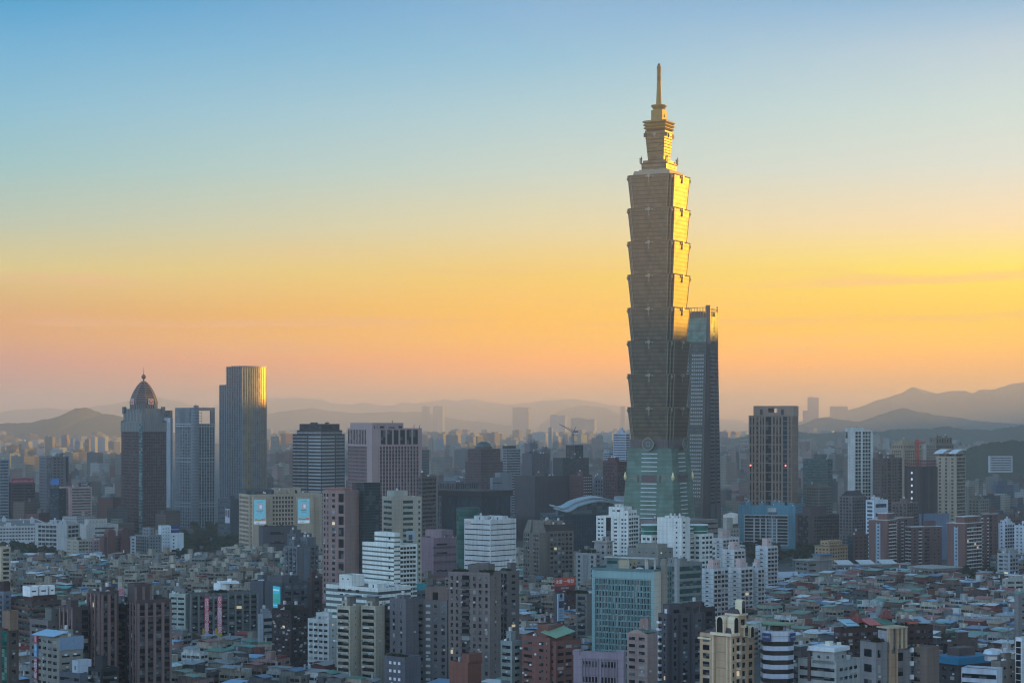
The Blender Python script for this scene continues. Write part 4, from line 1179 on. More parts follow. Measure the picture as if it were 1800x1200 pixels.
    m = MB(); m.box(-1.0, -.62, a*.95, a+2.5, b.z(770), b.z(759)); m.build('opening', GLASSD, b.root)
    m = MB(); m.bar((4, a*.5, b.z(752)), (4, a*.5, b.z(749)), .2); m.bar((8, a*.5, b.z(752)), (8, a*.5, b.z(749.5)), .2); m.build('roof_masts', DARK, b.root)
    b.done()
    b = Bld('apartment_tower', 'dark brown apartment slab with stacked balconies right of the slim white tower', 1534, 1548, 1586, 806, 970, 58, C(144,120,106), 'apartment tower')
    b.body(L=g(3.4,3.4,.5,.5), Rr=[(0,.3,g(3.4,3,.5,.5)),(.3,.5,balc(3.4,4,.8,1.2)),(.5,.78,g(3.4,3,.5,.5)),(.78,1,balc(3.4,4,.8,1.2))]); b.rooftop(n=3); b.done()
    tan = C(186,164,130)
    b = Bld('apartment_tower', 'tan apartment tower with tiered cornice behind the red crane', 1564, 1588, 1623, 781, 948, 50, tan, 'apartment tower')
    b.body(z1=b.z(790), L=[(.1,.9,g(3.6,3,.5,.6,GLASSD))], Rr=[(.05,.95,g(3.6,3.6,.5,.6,GLASSD))]); b.body(1.5,b.b-1.5,1.5,b.a-1.5,b.z(790)+.9,b.z(781),L=g(5,3,.4,.6,GLASSD),Rr=g(5,3,.4,.6,GLASSD)); b.body(4,b.b-4,4,b.a-4,b.z(781)+.9,b.z(776),col=tan); b.rooftop(5,b.b-5,5,b.a-5,b.z(776),1,tanks=1,hmax=3); b.done()
    b = Bld('apartment_tower', 'tall tan tower with two notched crown blocks behind the curved white roof', 1628, 1645, 1676, 782, 935, 52, C(160,140,116), 'apartment tower')
    b.body(L=g(3.6,3.2,.5,.6,GLASSD), Rr=g(3.6,3.2,.5,.6,GLASSD)); b.body(1,b.b*.95,1,b.a*.7,b.h,b.z(770),L=g(5,4,.4,.8,GLASSD),Rr=g(6,5,.4,.8,GLASSD)); b.rooftop(3,b.b-3,3,b.a*.6,b.z(770),2,tanks=1,hmax=2.5)
    m = MB(); [m.bar((x,5,b.z(770)),(x,5,b.z(763)),.3) for x in (b.b*.25,b.b*.7)]; m.build('roof_masts', DARK, b.root); b.done()
    # tower under construction wrapped in netting
    b = Bld('construction_tower', 'dark netted high-rise under construction with red steel posts on top', 1590, 1622, 1648, 822, 985, 40, C(104,90,90), 'construction site')
    b.body(L=[(i/7,(i+1)/7,curtain(60,60,wall(C(96+8*(i%3),82+8*(i%3),84+6*(i%3))),.1,.1,.08)) for i in range(7)], Rr=[(i/6,(i+1)/6,curtain(60,60,wall(C(100+8*(i%3),86+8*(i%3),86+6*(i%3))),.1,.1,.08)) for i in range(6)])
    m = MB()
    for i in range(9):
        y = b.a*i/8*.98+.3
        m.box(.1, .9, y-.3, y+.3, b.h, b.z(808))
    for i in range(1, 8):
        x = b.b*i/8; m.box(x-.3, x+.3, .1, .9, b.h, b.z(808))
    for z in (b.z(816), b.z(810)): m.box(.2,.8,.2,b.a-.2,z-.4,z+.4); m.box(.2,b.b-.2,.2,.8,z-.4,z+.4); m.box(6,6.8,.2,b.a-.2,z-.4,z+.4)
    m.build('steel_frame', plain(C(110,52,48), .6), b.root)
    for i in range(5):
        m = MB(); u_ = b.u(1603); m.box(-.5, -.2, u_-.9, u_+.9, b.z(831+i*11.2)-1.1, b.z(831+i*11.2)+1.1); m.build('work_lamp', plain((.8,.85,.9), .5, 0, .15), b.root)
    b.done()
    crane('red tower crane rising from the netted construction tower', 1612, 772, 815, 985, 14, (.42,.07,.04), luff=False)
    # beige tower with curved white roof
    b = Bld('apartment_tower', 'beige tiled apartment tower wearing two curved white roof canopies', 1645, 1681, 1697, 800, 970, 35, C(190,170,140), 'apartment tower')
    a, c = b.a, b.b
    b.body(z1=b.z(803), L=[(.08,.3,g(3.9,4,.7,.5)),(.36,.62,g(3.9,6,.55,.6)),(.68,.92,g(3.9,4,.7,.5))], Rr=[(.05,.95,curtain(3.9,5,GLASSD,.3,.5,.6,wall(C(190,170,140))))])
    b.body(2,c-2,2,a-2,b.z(803)+.9,b.z(795),L=bands(5,.5,GLASSD),Rr=bands(5,.5,GLASSD))
    for (y0, y1) in ((-1, a*.32), (a*.62, a+1)):
        m = MB(); n = 10; P = []
        for i in range(n+1):
            t = i/n; P.append((-3+(c+5)*t, b.z(800)+ (b.z(789.5)-b.z(800))*sin(pi*(.12+.52*t))))
        m.loft([[(x, y, z) for x, z in P]+[(x, y, z-.8) for x, z in reversed(P)] for y in (y0, y1)]); m.build('curved_canopy', plain(C(220,224,226), .45), b.root)
    b.done()
    b = Bld('institute', 'long pale institute building on the wooded hillside at far right', 1737, 1740, 1780, 802, 878, 75, C(186,186,186), 'institute', z0=0)
    b.body(z0=b.z(830), L=None, Rr=[(.05,.95,bands(4.5,.4))]); b.body(b.b*.7,b.b,0,12,b.h,b.z(799),z0=b.z(830)) if False else None
    b.done()
    # blue banded block and others at mid right
    b = Bld('office_block', 'low hazy blue grey block before the wooded hill at far right', 1744, 1750, 1782, 853, 905, 70, C(104,120,142), 'office block')
    b.body(L=None, Rr=g(4,5,.4,.4,GLASSB)); b.body(6,b.b*.7,3,14,b.h,b.z(846),par=.4); b.done()

    # middle distance, behind the landmark
    b = Bld('office_tower', 'stepped dark red building crowned by a green dome', 818, 845, 884, 792, 918, 47, C(130,92,92), 'office tower')
    a, c = b.a, b.b
    b.body(0,c,0,a,0,b.z(812),L=g(3.8,3.4,.55,.5,GLASSD),Rr=g(3.8,3.4,.55,.5,GLASSD)); b.body(2,c-3,2,a-3,b.z(812)+.5,b.z(790),L=g(3.8,3.4,.55,.5,GLASSD),Rr=g(3.8,3.4,.55,.5,GLASSD))
    k = b.d/F; m = MB(); m.cyl(c*.45,a*.45,15*k,b.z(790),b.z(785),n=8); m.build('drum', b.wallc, b.root)
    m = MB(); m.lathe(c*.45,a*.45,[(13.5*k,b.z(785)),(12.5*k,b.z(781)),(9.5*k,b.z(778)),(5*k,b.z(776.2)),(.3,b.z(775.6))],n=16); m.build('dome', wall(C(92,122,118),.5,.2), b.root); b.done()
    b = Bld('office_block', 'curved dark office with white bands right of the green domed building', 884, 890, 915, 789, 905, 60, C(160,164,168), 'office block')
    b.body(L=bands(4,.55,GLASSD), Rr=bands(4,.6,GLASSD)); b.body(0,b.b*.7,1,12,b.h,b.h+4,col=C(50,60,66)); b.done()
    b = Bld('city_office', 'wide low dark glass building with a heavy dark roof slab in the middle', 776, 847, 897, 872, 965, 40, C(66,78,88), 'office block')
    b.body(z1=b.z(874), L=[(.05,.95,curtain(5,3,GLASSB))], Rr=[(.05,.95,curtain(5,3,GLASSB))]); m = MB(); m.box(-2,b.b+2,-2,b.a+2,b.z(873),b.z(863)); m.build('roof_slab', wall(C(58,62,66)), b.root)
    m = MB()
    for f in (.3,.62): m.box(-.6,0,b.a*f,b.a*f+3,0,b.z(874)); m.box(b.b*f,b.b*f+3,-.6,0,0,b.z(874))
    m.build('pier', wall(C(50,60,70)), b.root); b.done()
    b = Bld('office_block', 'pale grey colonnaded block behind the dark roof slab building', 769, 800, 842, 848, 940, 45, C(116,124,132), 'office block')
    b.body(L=fins(9,3,.5,.8,.4,.8,GLASSD), Rr=fins(9,3,.5,.8,.4,.8,GLASSD)); b.rooftop(n=2); b.done()
    b = Bld('office_block', 'light grey block with two slit windows right of the green domed building', 861, 866, 900, 840, 935, 62, C(140,146,152), 'office block')
    b.body(L=None, Rr=[(0,.5,bands(12,.12,GLASSD)),(.5,1,None)]); b.body(b.b*.4,b.b,0,16,b.h,b.z(832)); b.done()
    for (lab, xl, xc, xr, yt, yb, al, cc, sL, sR) in (
        ('tall plain grey brown hospital block left of the building site', 918, 935, 966, 798, 925, 50, C(118,112,118), None, g(4,6,.35,.3)),
        ('wide dark teal block with rusty roof boxes in the middle distance', 972, 990, 1035, 806, 930, 50, C(80,92,92), None, bands(4,.3)),
        ('wide grey brown windowless block in front of the hospital block', 905, 940, 1001, 838, 950, 45, C(106,100,104), None, None),
        ('red brick slab with fine white window rows left of the green tower base', 1001, 1024, 1041, 836, 948, 45, C(140,88,84), g(3.6,3,.4,.3), g(3.6,4,.7,.25, WHITE)),
        ('white framed narrow block with arched gables left of the dark red slab', 1041, 1045, 1061, 842, 945, 60, C(150,154,160), None, g(5,4,.5,.6,GLASSD)),
        ('dark red gridded office with battlement roof just left of the green tower base', 1060, 1085, 1110, 812, 950, 45, C(132,76,76), g(4,3,.6,.6,GLASSD), g(4,3,.6,.6,GLASSD)),
        ('grey slab with dark crown left of the hazy pale office tower', 923, 932, 945, 780, 880, 45, C(130,128,136), None, g(4,4,.4,.4)),
        ('two tier grey block left of the building site crane', 940, 952, 967, 790, 885, 45, C(126,122,130), None, g(4,4,.4,.4)),
        ('pale blue banded office between the crane and the hazy pale tower', 1060, 1070, 1078, 795, 895, 45, C(160,172,184), bands(3.6,.5), bands(3.6,.5)),
    ):
        b = Bld('office_block', lab, xl, xc, xr, yt, yb, al, cc, 'office block'); b.body(L=sL, Rr=sR); b.rooftop(n=2, tanks=2); b.done()
    b = Bld('office_tower', 'hazy pale blue gridded office tower with a pointed roof hut left of the landmark', 1078, 1100, 1107, 762, 905, 25, C(180,188,200), 'office tower')
    b.body(L=bands(3.8,.45), Rr=bands(3.8,.5)); b.body(3,b.b-3,b.a*.3,b.a*.7,b.h,b.z(757)); b.body(5,b.b-5,b.a*.42,b.a*.6,b.z(757),b.z(752),par=0); b.done()
    b = Bld('construction_tower', 'dark open concrete frame under construction below the slanted crane', 995, 1010, 1025, 783, 905, 45, C(84,84,90), 'construction site')
    b.body(L=curtain(4,4,GLASSD,.2,.5,.4), Rr=curtain(4,4,GLASSD,.2,.5,.4)); b.done()
    crane('slanted luffing crane on the unfinished concrete frame', 1007, 745, 783, 905, 24, (.10,.10,.12), luff=True)

    # mall beside the landmark
    b = Bld('shopping_mall', 'grey mall with a swooping double-curved silver roof left of the landmark base', 950, 990, 1094, 908, 985, 62, C(90,108,116), 'mall')
    a, c = b.a, b.b
    b.body(z1=b.z(905), L=bands(6,.5,GLASSB), Rr=curtain(5,3,GLASSB)); 
    for i, (dy, z_) in enumerate(((0, 0), (9, 3))):
        m = MB(); P = []
        for q in range(21):
            t = q/20; yy = 893+14*t*(1-t)*0-13*sin(pi*min(1, max(0, (t-.12)/.88)))**1.3+(4*sin(pi*t/.24) if t < .24 else 0)
            P.append((-8+(c+16)*t, b.z(yy)))
        m.loft([[(x, dy-6, z+z_) for x, z in P]+[(x, dy-6, z+z_-1.6) for x, z in reversed(P)], [(x, dy+6, z+z_+1) for x, z in P]+[(x, dy+6, z+z_-.6) for x, z in reversed(P)]]); m.build('curved_roof', plain(C(170,184,190), .4, .4), b.root)
    m = MB(); P = [(-6+(c+10)*q/20, b.z(893-12*sin(pi*min(1, max(0, (q/20-.14)/.86)))**1.3)) for q in range(21)]
    m.loft([[(x, y, z-1.5) for x, z in P]+[(P[-1][0], y, b.z(906)), (P[0][0], y, b.z(906))] for y in (1, 5)]); m.build('gable_glazing', tower_glass('mall_glass', (.12,.18,.20), .3, .3, 4, 3, .8, .2), b.root)
    b.done()
    b = Bld('drum_building', 'white round drum beside the green base of the landmark', 1079, 1095, 1111, 873, 975, 45, C(160,170,178), 'drum building')
    k = b.d/F; m = MB(); m.cyl(14*k, 14*k, 15*k, 0, b.z(874), n=28); m.cyl(14*k, 14*k, 14*k, b.z(874)+.01, b.z(872.5), n=28); m.build('wall', b.wallc, b.root)
    m = MB(); [m.cyl(14*k,14*k,15.2*k,b.z(y),b.z(y)+.5,n=28) for y in (880,888)]; m.build('ledges', WHITE, b.root); b.done()
    # podium of the landmark
    b = Bld('podium', 'low stone podium block at the foot of the landmark skyscraper', 1105, 1180, 1262, 918, 1003, 45, C(150,140,132), 'podium')
    b.body(L=bands(5,.3,GLASSD), Rr=bands(5,.3,GLASSD)); b.rooftop(n=3, tanks=6); b.done()

    # turquoise and brown offices at right
    tq = wall(C(92,176,196), .6, .15)
    b = Bld('office_block', 'turquoise office block with a recessed white grid of windows', 1298, 1398, 1418.5, 890, 964, 20, C(92,176,196), 'office block')
    b.body(L=[(.04,.08,g(3.2,2.4,.5,.5,GLASSD)),(.92,.96,g(3.2,2.4,.5,.5,GLASSD))], Rr=g(3.2,4,.3,.3,GLASSD)); a = b.a
    m = MB(); u0, u1 = b.u(1386), b.u(1308); z0, z1 = 4, b.z(906); m.box(-.15,0,u0,u1,z0,z1); m.build('recess', wall(C(60,66,72)), b.root)
    m = MB(); wt = wall(C(196,200,198))
    nf = 9
    for i in range(nf+1): z = z0+(z1-z0)*i/nf; m.box(-1.1,-.15,u0,u1,z-.45,z+.45)
    for f in (0,.26,.36,.5,.63,.77,1): y = u0+(u1-u0)*f; m.box(-1.3,-.15,max(u0,y-.7),min(u1,y+.7),z0,z1)
    m.build('window_grid', wt, b.root)
    m = MB(); [m.box(-1.4,-.16,u0+(u1-u0)*(.03+i*.072),u0+(u1-u0)*(.03+i*.072)+2.4,b.z(911),b.z(907)) for i in range(13)]; m.build('vent_row', GLASSD, b.root)
    m = MB(); m.box(-1.5,-.2,b.u(1365),b.u(1350),b.z(900),b.z(893)); m.build('balcony', wt, b.root)
    m = MB(); m.box(-.9,-.2,b.u(1366),b.u(1351),0,b.z(900)); m.build('centre_bay', wall(C(120,146,156)), b.root)
    b.rooftop(n=5, tanks=5, hmax=4); b.done()
    b = Bld('art_pavilion', 'pale faceted diamond canopy behind the turquoise office block', 1271, 1283, 1298, 905, 975, 45, C(220,205,190), 'canopy')
    m = MB(); X = lambda px: b.w
    P = {'a': b.v(1297), 'b': b.u(1271)}
    z = b.z
    m.face([(0,P['b'],z(905)),(P['a'],0,z(903)),(3,3,z(922))]); m.face([(0,P['b'],z(905)),(3,3,z(922)),(0,P['b'],z(919))]); m.face([(P['a'],0,z(903)),(P['a'],0,z(920)),(3,3,z(922))]); m.face([(0,P['b'],z(905)),(P['a'],P['b'],z(901)),(P['a'],0,z(903))])
    m.build('canopy', plain(C(236,224,208), .5), b.root)
    m = MB(); m.box(4,P['a']-2,4,P['b']-2,0,z(921)); m.build('core', wall(C(60,64,70)), b.root); b.done()
    br = C(128,106,102)
    b = Bld('office_block', 'brown stone office with a dark glass corner right of the turquoise block', 1398, 1424, 1476, 906, 969, 60, br, 'office block')
    b.body(L=[(.1,.85,curtain(3.6,2.6,GLASSD))], Rr=[(.12,1,g(3.6,3.2,.78,.7,GLASSD,.8))]); b.body(b.b*.2,b.b*.7,8,b.a-2,b.h,b.z(893),L=bands(20,.9,GLASSD),Rr=bands(20,.9,GLASSD)); b.done()
def mansard():
    tan = C(206,168,118); br = plain((.045,.030,.035), .55)
    b = Bld('apartment_tower', 'tan stone apartment tower with dark mansard roofs and white arched dormers', 1230, 1284, 1326, 1118, 1345, 46, tan, 'apartment tower')
    a, c = b.a, b.b; z = b.z; wt = wall(C(222,200,160), .6, .15)
    b.body(L=[(.02,.22,None),(.06,.50,curtain(6.6,9,b.wallc,.4,.15,.2,wall(C(178,150,112)))),(.60,.98,g(3.5,4.6,.6,.62,GLASSD,.2))], Rr=[(.06,.18,g(3.5,3,.6,.55,GLASSD,.1)),(.22,.40,balc(3.5,4.5,.8,1,GLASSD,.2,wt,.6)),(.44,.66,g(3.5,3,.6,.6,GLASSD,.2)),(.7,.97,g(3.5,3.4,.6,.6,GLASSD,.2,True))], par=.5)
    m = MB(); m.box(-1.3, c*.3, -1.3, a*.60, b.h+.1, b.h+1.3); m.box(-.8, c*.2, a*.6+.01, a+.5, b.z(1127), b.z(1124)); m.build('cornice', wt, b.root)
    def mans(x0, x1, y0, y1, z0, z1, ins):
        m = MB(); m.loft([[(x0,y0,z0),(x1,y0,z0),(x1,y1,z0),(x0,y1,z0)],[(x0+ins*.5,y0+ins*.5,z0+(z1-z0)*.6),(x1-ins*.5,y0+ins*.5,z0+(z1-z0)*.6),(x1-ins*.5,y1-ins*.5,z0+(z1-z0)*.6),(x0+ins*.5,y1-ins*.5,z0+(z1-z0)*.6)],[(x0+ins*1.6,y0+ins*1.6,z1),(x1-ins*1.6,y0+ins*1.6,z1),(x1-ins*1.6,y1-ins*1.6,z1),(x0+ins*1.6,y1-ins*1.6,z1)]]); return m.build('mansard_roof', br, b.root)
    mans(-.4, c*.30, -.4, a*.58, b.h+1.3, z(1098), 1.4)
    mans(2, c*.35, a*.6, a*.98, z(1124)+.2, z(1104), 1.6)
    b.body(c*.26, c*.6, -.8, a*.36, b.h+.5, z(1086), L=[(.3,.8,g(5,6,.4,.4,GLASSD))], Rr=[(.2,.9,balc(4,4.5,.8,1,GLASSD,.2,wt))], col=tan, par=.8)
    m = MB(); m.box(c*.25, c*.62, -1.4, a*.38, z(1086)+.8, z(1086)+1.5); m.build('cornice', wt, b.root)
    mans(c*.27, c*.6, -.6, a*.35, z(1086)+1.5, z(1069), 1.3)
    def arch(side, uc, z0, w, h):
        n = 8; P = [(uc-w/2, z0), (uc-w/2, z0+h-w/2)]+[(uc-w/2*cos(pi*i/n), z0+h-w/2+w/2*sin(pi*i/n)) for i in range(1, n)]+[(uc+w/2, z0+h-w/2), (uc+w/2, z0)]
        for (sc_, o0, o1, mt, nm) in ((1.0, 0, 1.5, wt, 'dormer'), (.74, 1.5, 1.62, GLASSD, 'dormer_window')):
            m = MB(); Q = [(uc+(u-uc)*sc_, z0+(zz-z0)*(.9 if sc_ < 1 else 1)+.2*(sc_ < 1)) for u, zz in P]
            m.loft([[(-o, u, zz) for u, zz in Q] if side == 'L' else [(u, -o, zz) for u, zz in Q] for o in (o0-2, o1)]); m.build(nm, mt, b.root)
    arch('L', a*.27, b.h+1.3, 4.2, 7.2); arch('R', c*.13, b.h+1.3, 3.4, 7); arch('R', c*.43, z(1086)+1.5, 2.6, 6); arch('R', c*.55, z(1120), 2.4, 5); arch('R', c*.80, z(1124), 2.4, 5)
    m = MB(); m.box(-.5, -.1, a*.07, a*.12, 0, b.h); m.box(-.5, -.1, a*.52, a*.57, 0, b.h); m.box(-.1, c*.05, -.5, 0, 0, b.h); m.build('pilaster', wall(C(214,186,142)), b.root)
    b.rooftop(c*.55, c-2, 2, a-3, n=2, tanks=3, mat=wall(C(150,138,110)), hmax=3)
    b.done()
def banded_round():
    b = Bld('office_tower', 'white banded office with chamfered corners, flat green roof and blue sign strip', 1327, 1374, 1405, 1112, 1345, 42, C(190,196,204), 'office tower')
    a, c = b.a, b.b; z = b.z; q = 4.5
    P = [(0,q),(q,0),(c-q,0),(c,q),(c,a-q),(c-q,a),(q,a),(0,a-q)]
    m = MB(); m.prism(P, 0, b.h); m.build('core', wall(C(36,42,54), .4, .1), b.root)
    cx, cy = c/2, a/2
    for i in range(22):
        zz = b.h-3.9-i*3.9
        if zz < 6: break
        m = MB(); m.prism([(cx+(x-cx)*1.035, cy+(y-cy)*1.035) for x, y in P], zz, zz+1.95); m.build('floor_band', wall(C(184,192,204), .5, .15), b.root)
    m = MB(); m.prism([(cx+(x-cx)*1.05, cy+(y-cy)*1.05) for x, y in P], b.h-1.7, b.h+.4); m.build('parapet', b.wallc, b.root)
    m = MB(); m.prism([(cx+(x-cx)*1.02, cy+(y-cy)*1.02) for x, y in [(q*.2,q),(q,0),(c*.72,0),(c*.8,a*.6),(c*.5,a),(q,a),(0,a-q)]], z(1100), z(1100)+.5); m.build('roof_shed', plain(C(106,142,110), .6), b.root)
    m = MB(); [m.cyl(x, y, .2, b.h+.4, z(1100), n=6) for x, y in ((2,q+1),(q+1,2),(c*.7,2),(2,a-q),(c*.5,a-2))]; m.build('posts', DARK, b.root)
    m = MB(); m.box(4, c-6, 4, a-5, b.h, z(1103)); m.build('machine_room', wall(C(120,92,60)), b.root)
    b.sign('L', q+.3, a-q-.3, b.h-3.6, b.h-.4, (.015,.04,.14), '新光銀行', (.55,.6,.66), name='sign', pl=-1.0, off=.3, size=.6, label='dark blue sign strip with pale lettering')
    b.sign('R', q+.3, c*.62, b.h-3.6, b.h-.4, (.015,.04,.14), '新光證券', (.55,.6,.66), name='sign', pl=-1.0, off=.3, size=.6, label='dark blue sign strip with pale lettering')
    b.rooftop(c*.6, c-2, 2, a-4, n=1, tanks=2, hmax=3); b.done()

def heroes_left():
    W = lambda *a_: wall(C(*a_))
    # institutions
    b = Bld('office_block', 'long low white office range with square windows at the left edge', -40, -2, 92, 926, 958, 70, C(196,196,194), 'office block')
    b.body(L=None, Rr=[(0,1,g(4,3.4,.7,.45,GLASSD))], par=1.2); b.body(0,b.b*.9,-9,-.1,0,b.z(953),Rr=g(5,5,.62,.5,GLASSD),par=1); b.rooftop(n=3, tanks=5, hmax=6); b.done()
    b = Bld('office_block', 'large pale grey institution with deep square window grid', 61, 117, 141, 922, 976, 27, C(178,182,180), 'office block')
    a, c = b.a, b.b
    b.body(L=[(.30,.90,g(4.6,5.4,.84,.62,GLASSD,.3))], Rr=[(.1,.9,g(4.6,5.4,.84,.62,GLASSD,.3))], par=1.2)
    b.rooftop(n=3, tanks=6, hmax=5); b.done()
    b = Bld('office_block', 'long pale wing with black ribbon windows right of the square grid institution', 136, 152, 208, 924, 966, 62, C(188,184,176), 'office block')
    b.body(L=None, Rr=[(.25,.9,bands(5,.35,GLASSD))], par=1.2); b.body(4, b.b*.7, 6, 22, b.h, b.h+6, Rr=g(3,3,.3,.3)); b.rooftop(n=2); b.done()
    b = Bld('apartment_block', 'tan flat block with roof garden in front of the institution', 117, 138, 156, 950, 1002, 45, C(178,170,150), 'apartment block')
    b.body(L=[(.1,.5,g(3.3,2.6,.4,.35,GLASSD)),(.6,1,g(3.3,2.6,.4,.35,GLASSD))], Rr=g(3.3,4,.75,.45,GLASSD,.2,True)); [shrub(b,3+i,3+i*2.3,b.h,2) for i in range(7)]; b.rooftop(n=1); b.done()
    b = Bld('apartment_block', 'small pinkish flat block between the roof garden block and the red brick block', 155, 164, 175, 950, 998, 45, C(176,150,146), 'apartment block')
    b.body(L=g(3.3,3,.6,.45,GLASSD), Rr=g(3.3,3,.6,.45,GLASSD)); b.rooftop(n=1); b.done()
    b = Bld('apartment_block', 'dark red brick block with two round-topped stair towers', 175, 188, 226, 945, 992, 55, C(140,86,80), 'apartment block')
    b.body(L=None, Rr=[(0,1,balc(3.3,5,.9,1.2,GLASSD,.3,W(134,72,74)))])
    for v0 in (.0, .62):
        m = MB(); x = b.b*v0; n = 8; r = 4.2
        m.loft([[(x+r-r*cos(pi*i/n), yy, b.z(936)+r*.9*sin(pi*i/n)) for i in range(n+1)]+[(x+2*r, yy, 0), (x, yy, 0)] for yy in (-2.5, 7)]); m.build('stair_tower', b.wallc, b.root)
    b.done()
    b = Bld('apartment_block', 'narrow white flat block beside the dark red brick block', 226, 229, 239, 944, 990, 60, C(196,200,202), 'apartment block')
    b.body(L=None, Rr=g(3.3,4,.6,.4,GLASSD)); b.done()
    b = Bld('apartment_block', 'grey balconied flat block with taller stair core in front of the domed tower', 238, 262, 284, 942, 988, 45, C(146,152,154), 'apartment block')
    b.body(L=balc(3.3,4,.75,1.2), Rr=g(3.3,3.5,.5,.4,GLASSD)); b.body(2,b.b*.5,2,b.a*.6,b.h,b.z(929),L=g(3.3,4,.5,.4),Rr=g(3.3,4,.4,.4)); b.done()
    b = Bld('office_block', 'blank white block with a blue lettered sign box on its roof', 283, 288, 323, 939, 980, 66, C(206,214,216), 'office block')
    b.body(L=None, Rr=[(0,.1,None),(.40,.58,g(3.6,5,.9,.4,GLASSD))], par=1.2)
    b.body(-3, b.v(300), -1, 12, 0, b.z(925), col=C(196,206,210), L=None, Rr=g(3.6,3,.3,.25,GLASSD))
    b.sign('R', b.v(300)+.2, b.v(315.5), b.z(936.5), b.z(924), (.004,.022,.16), 'Panasonic', (.75,.8,.85), name='sign_box', pl=1.0, size=.6, label='deep blue sign box with white letters'); b.done()
    # banner building
    b = Bld('apartment_block', 'pale green flat block with rows of small balconies left of the banner building', 297, 326, 334, 1046, 1150, 25, C(176,190,178), 'apartment block')
    b.body(L=[(.02,.96,g(3.2,4.4,.8,.42,GLASSD,.2,True))], Rr=None, par=1); b.rooftop(n=2, tanks=4, mat=W(150,150,144)); b.done()
    b = Bld('apartment_block', 'wide grey flat block hung with two red vertical banners', 331, 336, 452, 1046, 1152, 72, C(120,128,128), 'apartment block')
    a, c = b.a, b.b; z = b.z
    b.body(L=None, Rr=[(i/9+.006,(i+1)/9-.006,balc(3.2,4.5,.94,1.0,GLASSD,.1,W(104,118,116),.6)) for i in range(9)], par=1)
    m = MB(); [m.box(c*i/9-.5, c*i/9+.5, -1.7, 0, 0, b.h+.5) for i in range(10)]; m.build('pier', W(132,138,138), b.root)
    for (x0, x1, y1, y0, txt) in ((358.5,366.5,1048,1119,'登峰恆久卓越文教園區'), (380.5,389.5,1048,1119,'百大企業總裁接班學院')):
        s_ = b.sign('R', b.v(x0), b.v(x1), z(y0), z(y1), (.52,.015,.07), txt, (.85,.8,.8), name='red_banner', pl=-1.8, vertical=True, label='red vertical banner with white characters')
        m = MB(); m.box(b.v(x0)-1.2, b.v(x0), -2.3, -1.9, z(1119), z(1104)); m.box(b.v(x0), b.v(x1), -2.6, -2.4, z(1119), z(1113)); m.build('yellow_strip', plain((.5,.36,.03)), s_)
    m = MB(); m.box(b.v(333), b.v(384), -9, -1.8, z(1124), z(1118)); m.build('shop_canopy', plain(C(52,72,100)), b.root)
    m = MB(); m.box(b.v(336), b.v(384), -10, -9.2, z(1133), z(1128.5)); m.build('yellow_sign', plain((.50,.46,.06)), b.root)
    m = MB(); m.box(b.v(384.5), b.v(412), -8, -7.6, z(1131), z(1117)); bo = m.build('billboard', plain(C(176,200,212), .4), b.root)
    m = MB(); [m.box(b.v(384.5+i*9), b.v(384.5+i*9)+.25, -8.2, -8.01, z(1131), z(1117)) for i in range(4)]; [m.box(b.v(384.5), b.v(412), -8.25, -8.02, z(1117+k*4.6)-.15, z(1117+k*4.6)+.15) for k in range(4)]; m.build('grid', DARK, bo)
    k = b.d/F; m = MB(); x = b.v(396.5); m.cyl(x, 14, 14.5*k, z(1041), z(1029), n=10); m.cyl(x+5, 14, 4*k, z(1029), z(1021), n=6); m.box(x-2, x+10, 8, 20, z(1029), z(1026)); m.build('round_roof_house', plain(C(226,232,232), .5), b.root)
    [shrub(b, b.v(372)+i*1.6, 3, b.h, 2.2) for i in range(6)]; b.rooftop(4, c-4, 8, a*.8, n=3, tanks=6, hmax=3); b.done()
    # twin brown towers
    bb = C(118,98,98); fm = wall(C(158,124,116), .7, .2)
    b = Bld('apartment_tower', 'dark brown ribbed tower with rounded top section, left one of the twin towers', 155, 176, 208.5, 1044, 1262, 55, bb, 'apartment tower')
    fs = fins(3.5,4.2,.62,.62,.9,1.5,GLASSD,fm,.3)
    a, c = b.a, b.b
    b.body(L=fs, Rr=[(0,.06,None),(.04,.86,fs)], par=1.4); b.rooftop(n=1, tanks=3, hmax=2.5); b.done()
    b = Bld('apartment_tower', 'lower dark brown wing with tall dark panels left of the twin towers', 105, 128, 157, 1070, 1262, 50, bb, 'apartment tower')
    b.body(z1=b.z(1070), L=[(0,1,fins(16,4.2,.55,.8,.4,1.4,GLASSD,fm,.3))], Rr=[(.1,.4,g(3.5,4,.5,.55,GLASSD)),(.45,1,balc(3.5,4,.8,1.2,GLASSD,.2,W(74,62,70)))]); b.rooftop(n=1, tanks=2); b.done()
    b = Bld('apartment_tower', 'dark recessed link of balconies joining the twin brown towers', 206, 222, 243, 1065, 1256, 45, C(70,62,72), 'apartment tower')
    b.body(L=balc(3.5,5,.9,1.0,GLASSD,.2,W(92,78,86)), Rr=balc(3.5,5,.9,1.0,GLASSD,.2,W(92,78,86))); b.rooftop(n=1); b.done()
    b = Bld('apartment_tower', 'dark brown ribbed slab with a raised ribbed crown, right one of the twin towers', 224, 240, 301, 1060, 1262, 62, bb, 'apartment tower')
    a, c = b.a, b.b
    b.body(z1=b.z(1060), L=[(0,1,fins(3.5,4.4,.5,.62,.5,1.2,GLASSD,fm,.3))], Rr=[(.02,1,fins(3.5,3.9,.66,.62,.9,1.4,GLASSD,fm,.3))], par=1.6)
    b.body(-.3, b.v(269), 2, a*.9, b.z(1060), b.z(1031), L=None, Rr=fins(30,3.9,.66,.9,.7,1.3,GLASSD,fm,.3), par=1)
    m = MB(); m.box(-1.6, c+.3, -1.6, -.9, b.z(1084), b.z(1082)); m.build('belt', fm, b.root); b.rooftop(b.v(272), c-2, 3, a-3, n=1, tanks=4, hmax=3); b.done()
